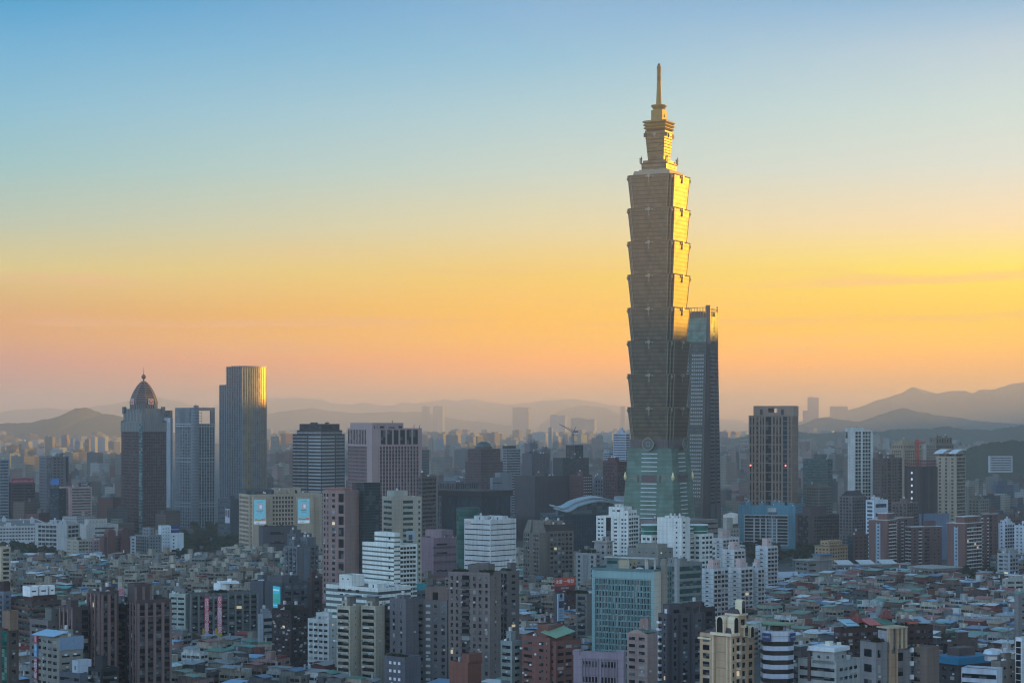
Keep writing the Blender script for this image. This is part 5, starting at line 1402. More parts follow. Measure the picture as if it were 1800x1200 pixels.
    # bottom left group
    b = Bld('apartment_block', 'grey beige block with light blue top storey and blue roof, red and blue wall signs', 62, 104, 146, 1122, 1290, 45, C(160,158,146), 'apartment block')
    a, c = b.a, b.b; z = b.z
    b.body(L=[(.05,.95,g(3.2,4.8,.62,.42,GLASSD,.2))], Rr=[(.02,.98,g(3.2,4.6,.7,.25,GLASSD,.3,True))], par=.5)
    m = MB(); m.box(0,c+.1,-.35,-.02,z(1143),z(1120)); m.build('blue_cladding', plain(C(128,152,176)), b.root)
    m = MB(); m.loft([[(-1.5,a*.1,z(1119)),(-1.5,a*1.04,z(1121)),(-1.5,a*1.04,z(1121)+.4),(-1.5,a*.1,z(1119)+.4)],[(c*.5,a*.1,z(1113)),(c*.5,a*1.04,z(1114)),(c*.5,a*1.04,z(1114)+.4),(c*.5,a*.1,z(1113)+.4)]]); m.build('roof_shed', plain(C(160,190,214), .35), b.root)
    m = MB(); m.box(2,c*.5,3,a-3,b.h,z(1117)); m.build('penthouse', W(176,160,120), b.root)
    for (y0, y1, cc, tt) in ((1134,1121,(.42,.02,.08),'全球'), (1159,1137,(.10,.30,.52),'電機工程'), (1200,1161,(.26,.015,.05),'出租大樓')):
        b.sign('L', a*.86, a*1.0, z(y0), z(y1), cc, tt, (.7,.68,.7), name='wall_sign', vertical=True, off=.6)
    m = MB(); m.box(-.85,-.2,a*.86,a,z(1136.6),z(1134.3)); m.build('orange_strip', plain((.5,.2,.03)), b.root)
    for q in range(10):
        m = MB(); x = R.uniform(.05,.9)*c; zz = b.h-8-R.randrange(6)*3.2; m.box(x,x+1.1,-.9,0,zz,zz+.8); m.build('air_conditioner', WHITE, b.root)
    b.rooftop(c*.5, c-1, 2, a-2, n=1, tanks=3, hmax=2); b.done()
    b = Bld('office_tower', 'dark block with a vertical strip of emerald glass cut by the left edge', -20, 15, 33, 1108, 1310, 30, C(120,104,92), 'office tower')
    b.body(L=[(.0,.25,None),(.04,.36,curtain(3.3,4,glass((.005,.09,.07),.15,.8),.2,.2,.2))], Rr=[(.1,.9,g(3.3,3,.5,.5,GLASSD,.2,True))], par=1); b.body(0,b.b*.8,-2+b.a*.1,b.a*.3,b.h,b.h+8,col=C(164,132,100)); b.done()
    b = Bld('apartment_block', 'grey brown block with red laundry colours on its top storey behind the blue roofed block', 52, 84, 108, 1094, 1255, 45, C(140,130,126), 'apartment block')
    b.body(L=[(.04,.9,g(3.6,8,.9,.42,GLASSD,.2,True))], Rr=[(.1,.8,g(3.6,5,.4,.3,GLASSD))], par=1); b.body(2, b.b, 0, b.a*.35, b.h, b.z(1073), col=C(128,130,122), Rr=g(4,5,.2,.25,GLASSD)); b.done()
    b = Bld('apartment_block', 'old layered block with orange and green balcony bands and red roof walls', 16, 56, 108, 1060, 1195, 50, C(112,92,80), 'apartment block')
    a, c = b.a, b.b; z = b.z
    og = [W(150,104,76), W(96,124,108), W(150,112,84), W(84,100,104)]
    b.body(L=[(0,1,g(3.3,3.5,.7,.45,GLASSD))], Rr=g(3.3,3.5,.75,.45,GLASSD), par=1)
    for i in range(9):
        for f in range(5):
            m = MB(); m.box(c*f/5+.15, c*(f+1)/5-.15, -1.3, -.05, b.h-3.3*(i+1)-.2, b.h-3.3*(i+1)+.8+.2*((f*7+i) % 3)); m.build('balcony', og[(i+f) % 4], b.root)
        m = MB(); m.box(-1.2, -.05, .3, a-.3, b.h-3.3*(i+1)-.2, b.h-3.3*(i+1)+.9); m.build('balcony', og[i % 4], b.root)
    b.body(2, c*.9, 2, a*.5, b.h+.2, z(1050), col=C(120,60,56), Rr=g(3,4,.4,.4,GLASSD))
    for (x0, x1) in ((.02,.28),(.34,.62),(.68,.86)):
        b.body(c*x0, c*x1, 3, 12, z(1050)+.2, z(1033), col=C(226,228,216), Rr=[(.1,.9,bands(3.4,.2,GLASSD))], par=.5)
    b.done()
    b = Bld('apartment_block', 'bluish grey block with small balconies at the left edge above the emerald glass', -25, 6, 20, 1042, 1190, 35, C(132,142,158), 'apartment block')
    b.body(L=balc(3.2,4,.8,1), Rr=g(3.2,4,.5,.4)); b.body(1,b.b,1,b.a*.7,b.h,b.h+5,col=C(100,60,64)); b.done()
    b = Bld('apartment_block', 'beige balconied flat end standing by the dark park trees at the left edge', -30, 2, 18.5, 963, 1072, 45, C(200,180,148), 'apartment block')
    b.body(L=g(3.3,4,.5,.4), Rr=[(.1,.95,balc(3.5,4.4,.85,1.2,GLASSD,.2,W(204,188,158)))]); b.rooftop(n=1); b.done()
    b = Bld('apartment_block', 'very dark block with pale balcony rails under the twin brown towers', 155, 178, 208, 1178, 1320, 45, C(62,66,70), 'apartment block')
    b.body(L=balc(3.2,4,.8,1.1,GLASSD,.2,W(120,126,128)), Rr=balc(3.2,5,.85,1.1,GLASSD,.2,W(100,100,100))); b.body(2,b.b*.5,b.a*.2,b.a*.8,b.h,b.z(1158),col=C(70,74,80)); b.done()
    b = Bld('low_block', 'grey low block with a white stair hut just right of the blue roofed block', 104, 140, 154, 1186, 1300, 35, C(120,128,140), 'low block')
    b.body(L=bands(3.4,.4,GLASSD)); b.body(1,9,2,b.a*.45,b.h,b.z(1165),col=C(186,200,212),L=g(4,4,.3,.4,GLASSD)); b.done()
    # signs on roofs
    for (lab, xl, xc, xr, yt, yb, al, cc, nm, px0, px1, y0, y1, col, txt, tcol) in (
        ('tan block carrying a dark blue board with a yellow square', 184, 194, 207, 1028, 1110, 60, C(150,136,116), 'roof_sign', 195, 206.5, 1032, 1017, (.012,.05,.12), '士林電機', (.7,.75,.8)),
        ('grey block carrying a white board with a red character pattern', 206, 209, 220, 1044, 1130, 60, C(130,132,136), 'roof_sign', 207, 218, 1046.5, 1033, (.62,.40,.44), '國泰金融', (.55,.03,.08))):
        b = Bld('apartment_block', lab, xl, xc, xr, yt, yb, al, cc, 'apartment block'); b.body(L=g(3.3,3.5,.5,.4), Rr=g(3.3,3.5,.5,.4))
        b.sign('R', b.v(px0), b.v(px1), b.z(y0), b.z(y1), col, txt[:2]+'\n'+txt[2:] if nm and 'red' in lab else txt, tcol, name=nm, pl=-.3, size=.45 if 'red' not in lab else .9)
        if 'yellow' in lab: m = MB(); m.box(b.v(197.5), b.v(201.5), -.6+.0-.6, -.9+.3-.0-.05, b.z(1024), b.z(1019)); m.build('yellow_square', plain((.6,.5,.04)), b.root)
        b.done()

def heroes_right():
    W = lambda *a_: wall(C(*a_))
    # brick red apartment slabs with white trim
    rd = C(154,108,96); wt = W(206,200,192); lb = W(150,180,196)
    for (lab, xl, xc, xr, yt, yb, al) in (('brick red apartment slab with a pale blue window strip, left of the three', 1527, 1560, 1576, 916, 1005, 38), ('brick red apartment slab with a pale blue window strip, right of the three', 1665, 1696, 1727, 922, 1014, 42)):
        b = Bld('apartment_tower', lab, xl, xc, xr, yt, yb, al, rd, 'apartment tower')
        a, c = b.a, b.b
        b.body(L=[(.36,.62,g(3.35,7,.35,.42,GLASSD,.3))], Rr=[(.1,.5,balc(3.35,4,.75,1.2,GLASSD,.2,wt)),(.5,.95,balc(3.35,4,.7,1.2,GLASSD,.2,wt))], par=1)
        m = MB(); m.box(-.04, -.0, a*.38, a*.62, 0, b.h-2); m.box(-.045,-.0,a*.38,a*.62,0,1); m.build('blue_strip', lb, b.root)
        m = MB(); m.box(-.5, c+.4, -.5, a+.5, b.h+.98, b.h+1.5); m.build('cornice', wt, b.root)
        b.body(3, c-2, 2, a*.6, b.h+1.5, b.z(yt-12), L=None, Rr=g(4,4,.4,.4), par=.6); m = MB(); m.box(2.5, c-1.5, 1.5, a*.6+.5, b.z(yt-12)+.65, b.z(yt-12)+1.2); m.build('cornice', wt, b.root)
        b.done()
    for (lab, xl, xc, xr, yt, yb, al) in (('brown red balconied slab with white trim behind the left brick red slab', 1571, 1578, 1606, 912, 996, 60), ('lower brick red slab with white framed window column, middle of the three', 1592, 1602, 1656, 928, 1003, 66), ('brown red slab adjoining the right brick red slab', 1726, 1729, 1754, 905, 1005, 68)):
        b = Bld('apartment_tower', lab, xl, xc, xr, yt, yb, al, C(148,108,98), 'apartment tower')
        a, c = b.a, b.b
        b.body(L=balc(3.35,4,.8,1.2,GLASSD,.2,wt), Rr=[(.02,.2,g(3.35,4,.5,.4,GLASSD)),(.22,.34,balc(3.35,4,.8,1.2,GLASSD,.1,wt)),(.4,.62,balc(3.35,5,.8,1.2,GLASSD,.2)),(.66,.98,g(3.35,5,.35,.4,GLASSD))], par=1)
        m = MB(); m.box(-.4, c+.4, -.4, a+.4, b.h+.98, b.h+1.5); m.build('cornice', wt, b.root)
        b.body(c*.5, c*.85, 3, a*.6, b.h+1.5, b.h+6, par=.5); b.rooftop(2, c*.5, 3, a-3, b.h+1.5, 1, tanks=2); b.done()
    for (lab, xl, xc, xr, yt, yb, al, cc, L_, R_) in (
        ('grey pink pitched roof apartment tower below the slim white tower', 1475, 1498, 1522, 873, 985, 45, C(146,138,136), balc(3.3,4,.7,1.2), balc(3.3,4,.7,1.2)),
        ('white office with dark glass arcade and blue window column', 1522, 1536, 1561, 880, 990, 52, C(206,212,218), g(4,9,.8,.55,GLASSB), [(0,.1,None),(.1,.9,bands(9,.4,GLASSB))]),
        ('brown rounded apartment building with peach end strip', 1567, 1594, 1614, 884, 995, 45, C(150,124,108), balc(3.3,4,.7,1.2), balc(3.3,4,.7,1.2)),
        ('grey tan block with small balconies at left of the slim tower base', 1417, 1440, 1463, 856, 960, 45, C(146,138,124), g(3.4,3.4,.6,.4,GLASSD), g(3.4,3.4,.6,.4,GLASSD)),
        ('small beige gridded block in front of the hillside trees at right', 1702, 1722, 1739, 878, 965, 48, C(156,148,132), g(3.6,4,.5,.4,GLASSD), g(3.6,4,.5,.4,GLASSD)),
        ('brown roofed low block at the right edge under the wooded hill', 1756, 1772, 1815, 912, 985, 50, C(138,112,102), g(3.6,4,.6,.4,GLASSD), g(3.6,4,.6,.4,GLASSD)),
        ('white flat block with pink top right of the brick red slabs', 1755, 1766, 1784, 921, 1005, 48, C(196,202,210), g(3.3,5,.35,.4,GLASSD), balc(3.3,3.5,.8,1.2)),
        ('white flat block cut by the right edge beside the pink topped one', 1783, 1800, 1822, 925, 1008, 48, C(196,202,208), g(3.3,5,.35,.4,GLASSD), balc(3.3,3.5,.8,1.2)),
        ('pale grey block with a dark stair bay at the right edge', 1753, 1775, 1790, 974, 1040, 42, C(168,174,176), g(3.4,4.4,.7,.45,GLASSD), balc(3.4,4,.8,1.2)),
        ('cream framed low block below the pale grey block at the right edge', 1762, 1768, 1830, 1019, 1075, 66, C(186,186,176), g(3.6,5,.5,.4,GLASSD), g(3.6,7,.8,.45,GLASSD)),
        ('yellow ochre hexagonal block with a ringed roof terrace', 1432, 1458, 1490, 962, 1003, 45, C(200,162,104), g(3.4,4,.5,.45,GLASSD,.3,True), g(3.4,4,.5,.45,GLASSD,.3,True)),
        ('brown red office with grey glass left flank beside the ochre block', 1490, 1500, 1526, 941, 998, 55, C(148,106,92), curtain(3.6,4,GLASSB), g(3.6,5,.5,.3,GLASSD)),
        ('slate blue screen wall block behind the brick red slabs', 1615, 1618, 1668, 904, 985, 70, C(124,146,170), None, None),
        ('plain grey gable ended block at the far right edge', 1783, 1790, 1830, 1046, 1180, 60, C(150,146,144), None, g(3.6,6,.5,.3,GLASSD)),
        ):
        b = Bld('apartment_block', lab, xl, xc, xr, yt, yb, al, cc, 'building'); b.body(L=L_, Rr=R_)
        if 'ochre hex' in lab:
            b.body(4, b.b-4, 4, b.a-4, b.h, b.z(952), L=g(3,3,.5,.4), Rr=g(3,3,.5,.4)); m = MB(); m.box(-1,b.b+1,-1,b.a+1,b.h+.97,b.h+1.8); m.build('cornice', W(150,132,104), b.root)
        if 'pitched' in lab:
            m = MB(); m.loft([[(x,2,b.h+1),(x,b.a-2,b.h+1),(x,b.a*.5,b.h+6)] for x in (1, b.b-1)]); m.build('pitched_roof', W(90,84,88), b.root)
        elif 'gable ended' not in lab: b.rooftop(n=2, tanks=3)
        b.done()
    # white-pink apartment cluster right of the landmark
    for i, (xl, xc, xr, yt, yb, lab) in enumerate(((1232,1254,1281,1002,1108,'front left'), (1281,1302,1324,1000,1102,'front middle'), (1316,1332,1344,1000,1098,'front right'), (1270,1290,1310,968,1068,'second row left'), (1328,1349,1367,962,1062,'second row right'), (1254,1270,1299,948,1040,'back row'))):
        b = Bld('apartment_block', 'white and pink balconied flat block of the cluster by the gym, %s' % lab, xl, xc, xr, yt, yb, 42, C(202,200,196) if i % 2 else C(194,200,200), 'apartment block', 'white and pink flat blocks left of the gym')
        b.body(L=[(.05,.95,g(3.2,6,.3,.32,GLASSD))], Rr=[(.03,.97,balc(3.2,4,.85,1.3,GLASSD,.1,W(196,186,182)))], par=1.1)
        m = MB(); nfl = int(b.h/3.2)
        for q in range(1, nfl): m.box(-.05, 0, .1, b.a-.1, b.h-3.2*q-.12, b.h-3.2*q+.12)
        m.build('floor_lines', W(120,126,134), b.root)
        m = MB(); [m.box(-.1, -.0, b.a*.12, b.a*.88, b.h-3.2*q-2.6, b.h-3.2*q-1.9) for q in range(9, nfl, 1)]; m.build('pink_tiles', W(204,160,150), b.root) if nfl > 10 else None
        b.body(1, b.b*.5, 1, b.a*.5, b.h+.3, b.h+6.5, col=C(208,178,170), Rr=g(4,3,.3,.3,GLASSD), par=.5); b.rooftop(n=1, tanks=3); b.done()
    b = Bld('apartment_block', 'old cream tank-roofed block just behind the white and pink cluster', 1262, 1278, 1300, 930, 1028, 45, C(170,164,152), 'apartment block')
    b.body(L=g(3.3,4,.5,.4), Rr=g(3.3,4,.5,.4)); b.body(2,b.b*.6,2,b.a*.6,b.h,b.h+9,col=C(176,172,160)); b.done()
    # gym and school
    b = Bld('gymnasium', 'gymnasium with a pale curved vault roof', 1345, 1352, 1402, 1011, 1042, 70, C(136,124,122), 'gymnasium')
    a, c = b.a, b.b; m = MB(); n = 10
    b.body(z1=b.h-2, roof=False, Rr=[(.2,.9,g(5,6,.6,.4))])
    m.loft([[(x, -1.5+(a+3)*i/n, b.h-2+7*sin(pi*(.12+.76*i/n))-2.4) for i in range(n+1)]+[(x, a+1.5, b.h-2.2), (x, -1.5, b.h-2.2)] for x in (-1, c+1)]); m.build('vault_roof', plain(C(176,184,192), .5), b.root); b.done()
    gy = C(156,152,146)
    for (lab, xl, xc, xr, yt, yb, al, tr) in (('grey school hall with a wide blue roof and clock-like window', 1398, 1420, 1462, 987, 1030, 55, 1), ('long grey school range with arcade storeys and solar white roofs', 1462, 1470, 1597, 995, 1020, 78, 2), ('pointed pale school wing with thick flat eaves, at the right end of the school', 1592, 1640, 1688, 1001, 1024, 58, 3), ('dark curved school wing with ribbon windows in front of the school hall', 1402, 1415, 1465, 1013, 1040, 70, 4)):
        b = Bld('school_building', lab, xl, xc, xr, yt, yb, al, gy if tr != 4 else C(112,118,122), 'school building'); a, c = b.a, b.b
        b.body(L=g(4,4.5,.8,.45,GLASSD), Rr=g(4,5,.85,.45,GLASSD) if tr != 1 else [(.05,.35,bands(5,.3,GLASSD))], par=.5)
        m = MB(); m.box(-1.6, c+1.6, -1.6, a+1.6, b.h+.55, b.h+1.3); m.build('eaves', wall(C(176,172,162)), b.root)
        if tr == 1: m = MB(); m.box(c*.5, c+2, -2, a*.7, b.h+5, b.h+6); m.build('blue_roof', plain(C(84,112,136)), b.root); b.body(c*.52, c, 0, a*.6, b.h+1.3, b.h+5, par=0, roof=False)
        if tr == 2:
            for q in range(3): m = MB(); m.loft([[(c*(.03+q*.3), -1, b.h+1.5), (c*(.03+q*.3), a+1, b.h+4.5), (c*(.03+q*.3), a+1, b.h+4.8), (c*(.03+q*.3), -1, b.h+1.8)], [(c*(.24+q*.3), -1, b.h+1.5), (c*(.24+q*.3), a+1, b.h+4.5), (c*(.24+q*.3), a+1, b.h+4.8), (c*(.24+q*.3), -1, b.h+1.8)]]); m.build('white_roof_panel', plain(C(200,200,198)), b.root)
        b.done()
    # bottom right
    dr = C(112,66,58)
    b = Bld('apartment_block', 'dark brown red block with two red pyramid roofed pavilions on top', 1466, 1478, 1640, 1108, 1235, 70, dr, 'apartment block')
    a, c = b.a, b.b; z = b.z
    b.body(L=g(3.3,4,.6,.45,GLASSD,.2,True), Rr=g(3.3,3.6,.62,.45,GLASSD,.2,True), par=1.2)
    pr = plain(C(136,52,44), .7)
    for (px, r_, yb_, yt_) in ((1524,15,1102,1083), (1575,14,1096,1076)):
        k = b.d/F; x = b.v(px); m = MB(); n = 8; r = r_*k
        m.loft([[(x+r*cos(2*pi*(i+.5)/n), 10+r*sin(2*pi*(i+.5)/n), z(yb_-4)) for i in range(n)], [(x+.5*cos(2*pi*(i+.5)/n), 10+.5*sin(2*pi*(i+.5)/n), z(yt_)) for i in range(n)]])
        rf = m.build('pyramid_roof', pr, b.root)
        m = MB(); [m.bar((x+r*cos(2*pi*(i+.5)/n), 10+r*sin(2*pi*(i+.5)/n), z(yb_-4)+.1), (x, 10, z(yt_)+.3), .22) for i in range(n)]; m.build('ridge', W(160,110,100), rf)
        m = MB(); m.cyl(x, 10, r*.8, b.h, z(yb_-4)-.01, n=8); m.build('pavilion', wall(dr), b.root)
    for i, (cc, x0) in enumerate((((150,190,205), .06), ((196,90,80), .30), ((60,110,90), .44), ((190,80,60), .72), ((150,166,180), .84))):
        m = MB(); m.loft([[(c*x0, -1, b.h+2.2), (c*x0, 9, b.h+4.6), (c*x0, 9, b.h+4.9), (c*x0, -1, b.h+2.5)], [(c*(x0+.13), -1, b.h+2.2), (c*(x0+.13), 9, b.h+4.6), (c*(x0+.13), 9, b.h+4.9), (c*(x0+.13), -1, b.h+2.5)]]); m.build('roof_shed', plain(C(*cc), .5), b.root)
    [shrub(b, c*(.1+.07*i), 1.5, b.h+.8, 1.6) for i in range(12)]; b.rooftop(n=4, tanks=8, mat=W(140,136,130)); b.done()
    gt = C(148,144,142)
    b = Bld('apartment_tower', 'grey and tan apartment tower with a columned roof pergola and roof garden', 1512, 1536, 1596, 1137, 1380, 60, gt, 'apartment tower')
    a, c = b.a, b.b; z = b.z; tn = W(196,160,118)
    b.body(0, c*.34, -1.2, a, 0, z(1133), L=[(.1,.9,g(6.0,4.4,.62,.5,GLASSD,.2))], Rr=[(.05,.5,g(6,4.4,.62,.5,GLASSD,.2))], par=1)
    b.body(c*.34+.01, c*1.25, 0, a, 0, z(1142), L=None, Rr=[(.0,.22,g(3.3,4,.5,.4,GLASSD)),(.28,.62,g(6,5,.7,.55,GLASSD,.2)),(.8,.98,curtain(3.3,30,GLASSD,.2,.15,.15))], par=1.2)
    m = MB(); m.box(c*.40,c*.62,-.8,-.05,0,z(1150)); m.build('tan_bay', tn, b.root)
    m = MB(); m.box(c*1.27, c*1.33, -.2, 3, 0, z(1137)); m.box(c*.38,c*.42,-2,-.9,0,z(1108)); m.box(c*.58,c*.61,-2,-.9,0,z(1108)); m.build('tan_pier', tn, b.root)
    b.body(c*.40, c*.64, .5, a*.7, z(1142), z(1112), col=C(168,168,172), Rr=[(.1,.9,g(3.5,3,.4,.5,GLASSD))], par=.4)
    m = MB()
    for x in (.38,.45,.62,.74,.86): m.box(c*x, c*x+1.1, -1.2, 0, z(1142), z(1106))
    m.box(c*.36, c*.9, -2, a*.7, z(1105.8), z(1103)); m.build('pergola', W(200,176,136), b.root)
    [shrub(b, c*(.66+.06*i), 1.5+(i % 2)*3, b.h-2, 2.2) for i in range(9)]; [shrub(b, 2+i*2, 3, z(1133), 1.8) for i in range(4)]
    m = MB(); [m.box(c*1.05, c*1.12, -1.2, -.02, z(1150+i*24), z(1142+i*24)) for i in range(4)]; m.build('white_balcony', WHITE, b.root); b.done()
    b = Bld('apartment_tower', 'reddish tan right wing of the pergola topped tower', 1594, 1630, 1651, 1142, 1375, 40, C(150,128,112), 'apartment tower')
    b.body(L=[(.1,.9,g(3.3,4,.5,.5,GLASSD))], Rr=[(.4,1,None)]); b.done()
    b = Bld('office_block', 'white stained block with a white roof slab and a curved white parapet', 1403, 1470, 1512, 1168, 1345, 40, C(178,178,172), 'office block')
    a, c = b.a, b.b; z = b.z
    b.body(L=[(.02,.98,bands(3.8,.38,GLASSD,.5))], Rr=[(.05,.95,g(3.8,4,.6,.35,GLASSD))], par=1.4)
    b.body(0, c*.5, a*.05, a*.62, b.h, z(1146), L=g(4,5,.3,.3,GLASSD), Rr=g(4,4,.35,.3,GLASSD), par=0)
    m = MB(); m.box(-1.5, c*.56, a*.0, a*.68, z(1146)+.13, z(1138)); m.build('white_slab', plain(C(222,226,228)), b.root)
    m = MB(); m.box(4, 7, a*.3, a*.42, z(1138)+.01, z(1130)); m.cyl(10, a*.25, 1, z(1138)+.01, z(1133), n=8); m.build('roof_hut', plain(C(220,216,196)), b.root)
    k = b.d/F; m = MB(); m.lathe(c*.82, 6, [(11*k, b.h-2), (12.5*k, b.h+2.2), (12*k, b.h+2.2), (10.6*k, b.h-1), (2, b.h-1)], n=20); m.build('curved_parapet', plain(C(214,220,222)), b.root)
    b.rooftop(2, c*.5, a*.7, a-2, n=1, tanks=4, hmax=2)
    m = MB(); m.box(-.9, -.2, a*.66, a*.67+1, z(1200), z(1150)); m.build('pipe', plain(C(90,70,60)), b.root); b.done()
    b = Bld('office_block', 'brown block with scaffold strip behind the white slab roofed block', 1390, 1408, 1432, 1148, 1300, 50, C(120,104,98), 'office block')
    b.body(L=g(3.3,3.4,.5,.45,GLASSD), Rr=g(3.3,3.4,.5,.45,GLASSD)); m = MB(); m.box(1,b.b*.7,1,b.a-1,b.h+3,b.h+3.4); m.build('roof_shed', plain(C(150,170,174)), b.root); b.rooftop(n=1); b.done()
    b = Bld('market_hall', 'low hall with a deep teal fascia wrapped around its flat roof', 1650, 1684, 1742, 1168, 1290, 55, C(96,86,90), 'hall')
    b.body(L=g(4,5,.5,.4,GLASSD), Rr=g(4,4,.5,.4,GLASSD), par=0); m = MB(); m.box(-2, b.b+2, -2, b.a+2, b.h+.15, b.h+3.4); m.build('teal_fascia', plain(C(22,110,142)), b.root)
    m = MB(); m.cyl(8, 6, 1.8, b.h+3.4, b.h+6.4, n=12); m.build('water_tank', STEEL, b.root); m = MB(); m.box(b.b*.2,b.b*.7,b.a*.3,b.a*.9,b.h+3.4,b.h+7); m.build('roof_house', W(120,100,96), b.root); b.done()
    b = Bld('office_block', 'brown granite block with a dark glass left face above the teal fascia hall', 1657, 1668, 1714, 1130, 1235, 62, C(120,98,92), 'office block')
    b.body(L=[(.2,.9,curtain(30,30,GLASSD,.1,.1,.1))], Rr=[(0,.3,curtain(30,30,GLASSD,.1,.1,.1)),(.3,1,None)]); b.rooftop(n=1, tanks=3); b.done()
    b = Bld('office_block', 'grey tan block with small square windows at the lower right', 1742, 1758, 1785, 1165, 1330, 50, C(150,140,128), 'office block')
    b.body(L=g(3.8,5,.35,.4,GLASSD), Rr=g(3.8,5,.3,.3,GLASSD)); b.rooftop(n=1, tanks=3)
    m = MB(); m.lathe(6, 8, [(4.2,b.h+2.2),(4.4,b.h+3),(3.6,b.h+4.6),(1.2,b.h+5.2),(.2,b.h+5.3)], n=12); m.cyl(6,8,3.8,b.h+.1,b.h+2.2,n=12); m.build('domed_tank', STEEL, b.root); b.done()
    b = Bld('office_tower', 'black glass tower edge with thin white floor lines, cut by the right edge', 1785, 1796, 1830, 1125, 1330, 50, C(200,204,206), 'office tower')
    b.body(L=[(0,1,curtain(2.8,40,GLASSD,.2,.14,.12,WHITE))], Rr=None, par=1.2); b.done()
    b = Bld('office_block', 'low office with a white and blue banded roof edge at the bottom right', 1690, 1752, 1762, 1180, 1345, 28, C(190,200,210), 'office block')
    b.body(L=bands(3.6,.5,GLASSD,.3)); b.done()
    # red billboard block, tall poster
    b = Bld('apartment_block', 'low red roofed block carrying an orange red billboard', 975, 985, 1013, 1042, 1120, 55, C(120,70,66), 'apartment block')
    b.body(L=g(3.3,4,.5,.4), Rr=g(3.3,4,.5,.4)); b.sign('R', b.v(976), b.v(1011.5), b.z(1029), b.z(1015.5), (.52,.07,.03), '永慶 一等邸', (.85,.85,.85), name='billboard', pl=1, size=.7, label='orange red billboard with white characters'); b.sign('R', b.v(976), b.v(1011.5), b.z(1038), b.z(1029.4), (.14,.02,.03), '永慶不動產', (.6,.6,.6), name='billboard', pl=1, size=.4); b.rooftop(n=1, hmax=2.5); b.done()
    b = Bld('apartment_block', 'narrow grey block with a tall white and blue portrait poster', 973, 979, 992, 1046, 1155, 45, C(110,112,116), 'apartment block')
    b.body(L=None, Rr=g(3.3,4,.5,.4))
    s_ = b.sign('R', b.v(978.5), b.v(989.5), b.z(1091), b.z(1043), (.40,.52,.62), name='tall_poster', pl=-.4, off=.5, label='tall white and blue poster with a dark figure')
    m = MB(); m.box(b.v(980), b.v(988.5), -1.3, -1.05, b.z(1068), b.z(1056)); m.build('poster_picture', plain((.04,.05,.10)), s_)
    m = MB(); m.cyl(0,0,.1,0,.1); 
    m = MB(); [m.box(b.v(981), b.v(987), -1.25, -1.05, b.z(y)-.3, b.z(y)+.3) for y in (1052, 1073, 1077, 1082, 1086)]; m.build('text_lines', plain((.15,.25,.4)), s_)
    m = MB(); k = b.v(984); m.loft([[(k+1.3*cos(2*pi*i/10), yy, b.z(1047)+1.3*sin(2*pi*i/10)) for i in range(10)] for yy in (-1.25, -1.05)]); m.build('round_mark', plain((.03,.05,.08)), s_); b.done()
    b = Bld('apartment_block', 'brown grey balconied block left of the teal tower', 1012, 1032, 1042, 1046, 1160, 35, C(140,134,128), 'apartment block')
    b.body(L=balc(3.5,5,.8,1), Rr=None); [shrub(b, 2, 3+i*2.5, b.h, 2) for i in range(6)]; b.done()
    b = Bld('shop_block', 'small block with a teal sign board on top, under the striped hotel', 720, 728, 752, 1040, 1132, 55, C(110,120,124), 'low block')
    b.body(L=None, Rr=g(3.4,4,.5,.4)); b.sign('R', .5, b.b-.5, b.z(1038), b.z(1026), (.02,.26,.30), name='sign_board', pl=1, label='plain teal sign board'); m = MB(); m.lathe(b.b*.3,8,[(4.5,b.z(1026)),(4.8,b.z(1022)),(3.5,b.z(1015)),(.4,b.z(1012))],n=12); m.build('round_tank', plain(C(170,180,176)), b.root); b.done()
    b = Bld('low_block', 'small orange brick block rising before the tallest grey brown apartment tower', 790, 822, 846, 1168, 1290, 42, C(166,100,70), 'low block')
    b.body(L=None, Rr=None, par=1); b.body(1,10,0,b.a*.4,b.h,b.z(1153),L=None); b.rooftop(n=1, tanks=2, mat=W(160,96,70)); b.done()
    b = Bld('apartment_block', 'old white balconied walk-up at the foot of the brown towers', 880, 900, 918, 1130, 1290, 42, C(150,164,160), 'apartment block')
    b.body(L=g(3.2,4,.75,.45,GLASSD,.2,True), Rr=g(3.2,4,.6,.4,GLASSD)); b.rooftop(n=1, tanks=3); b.done()
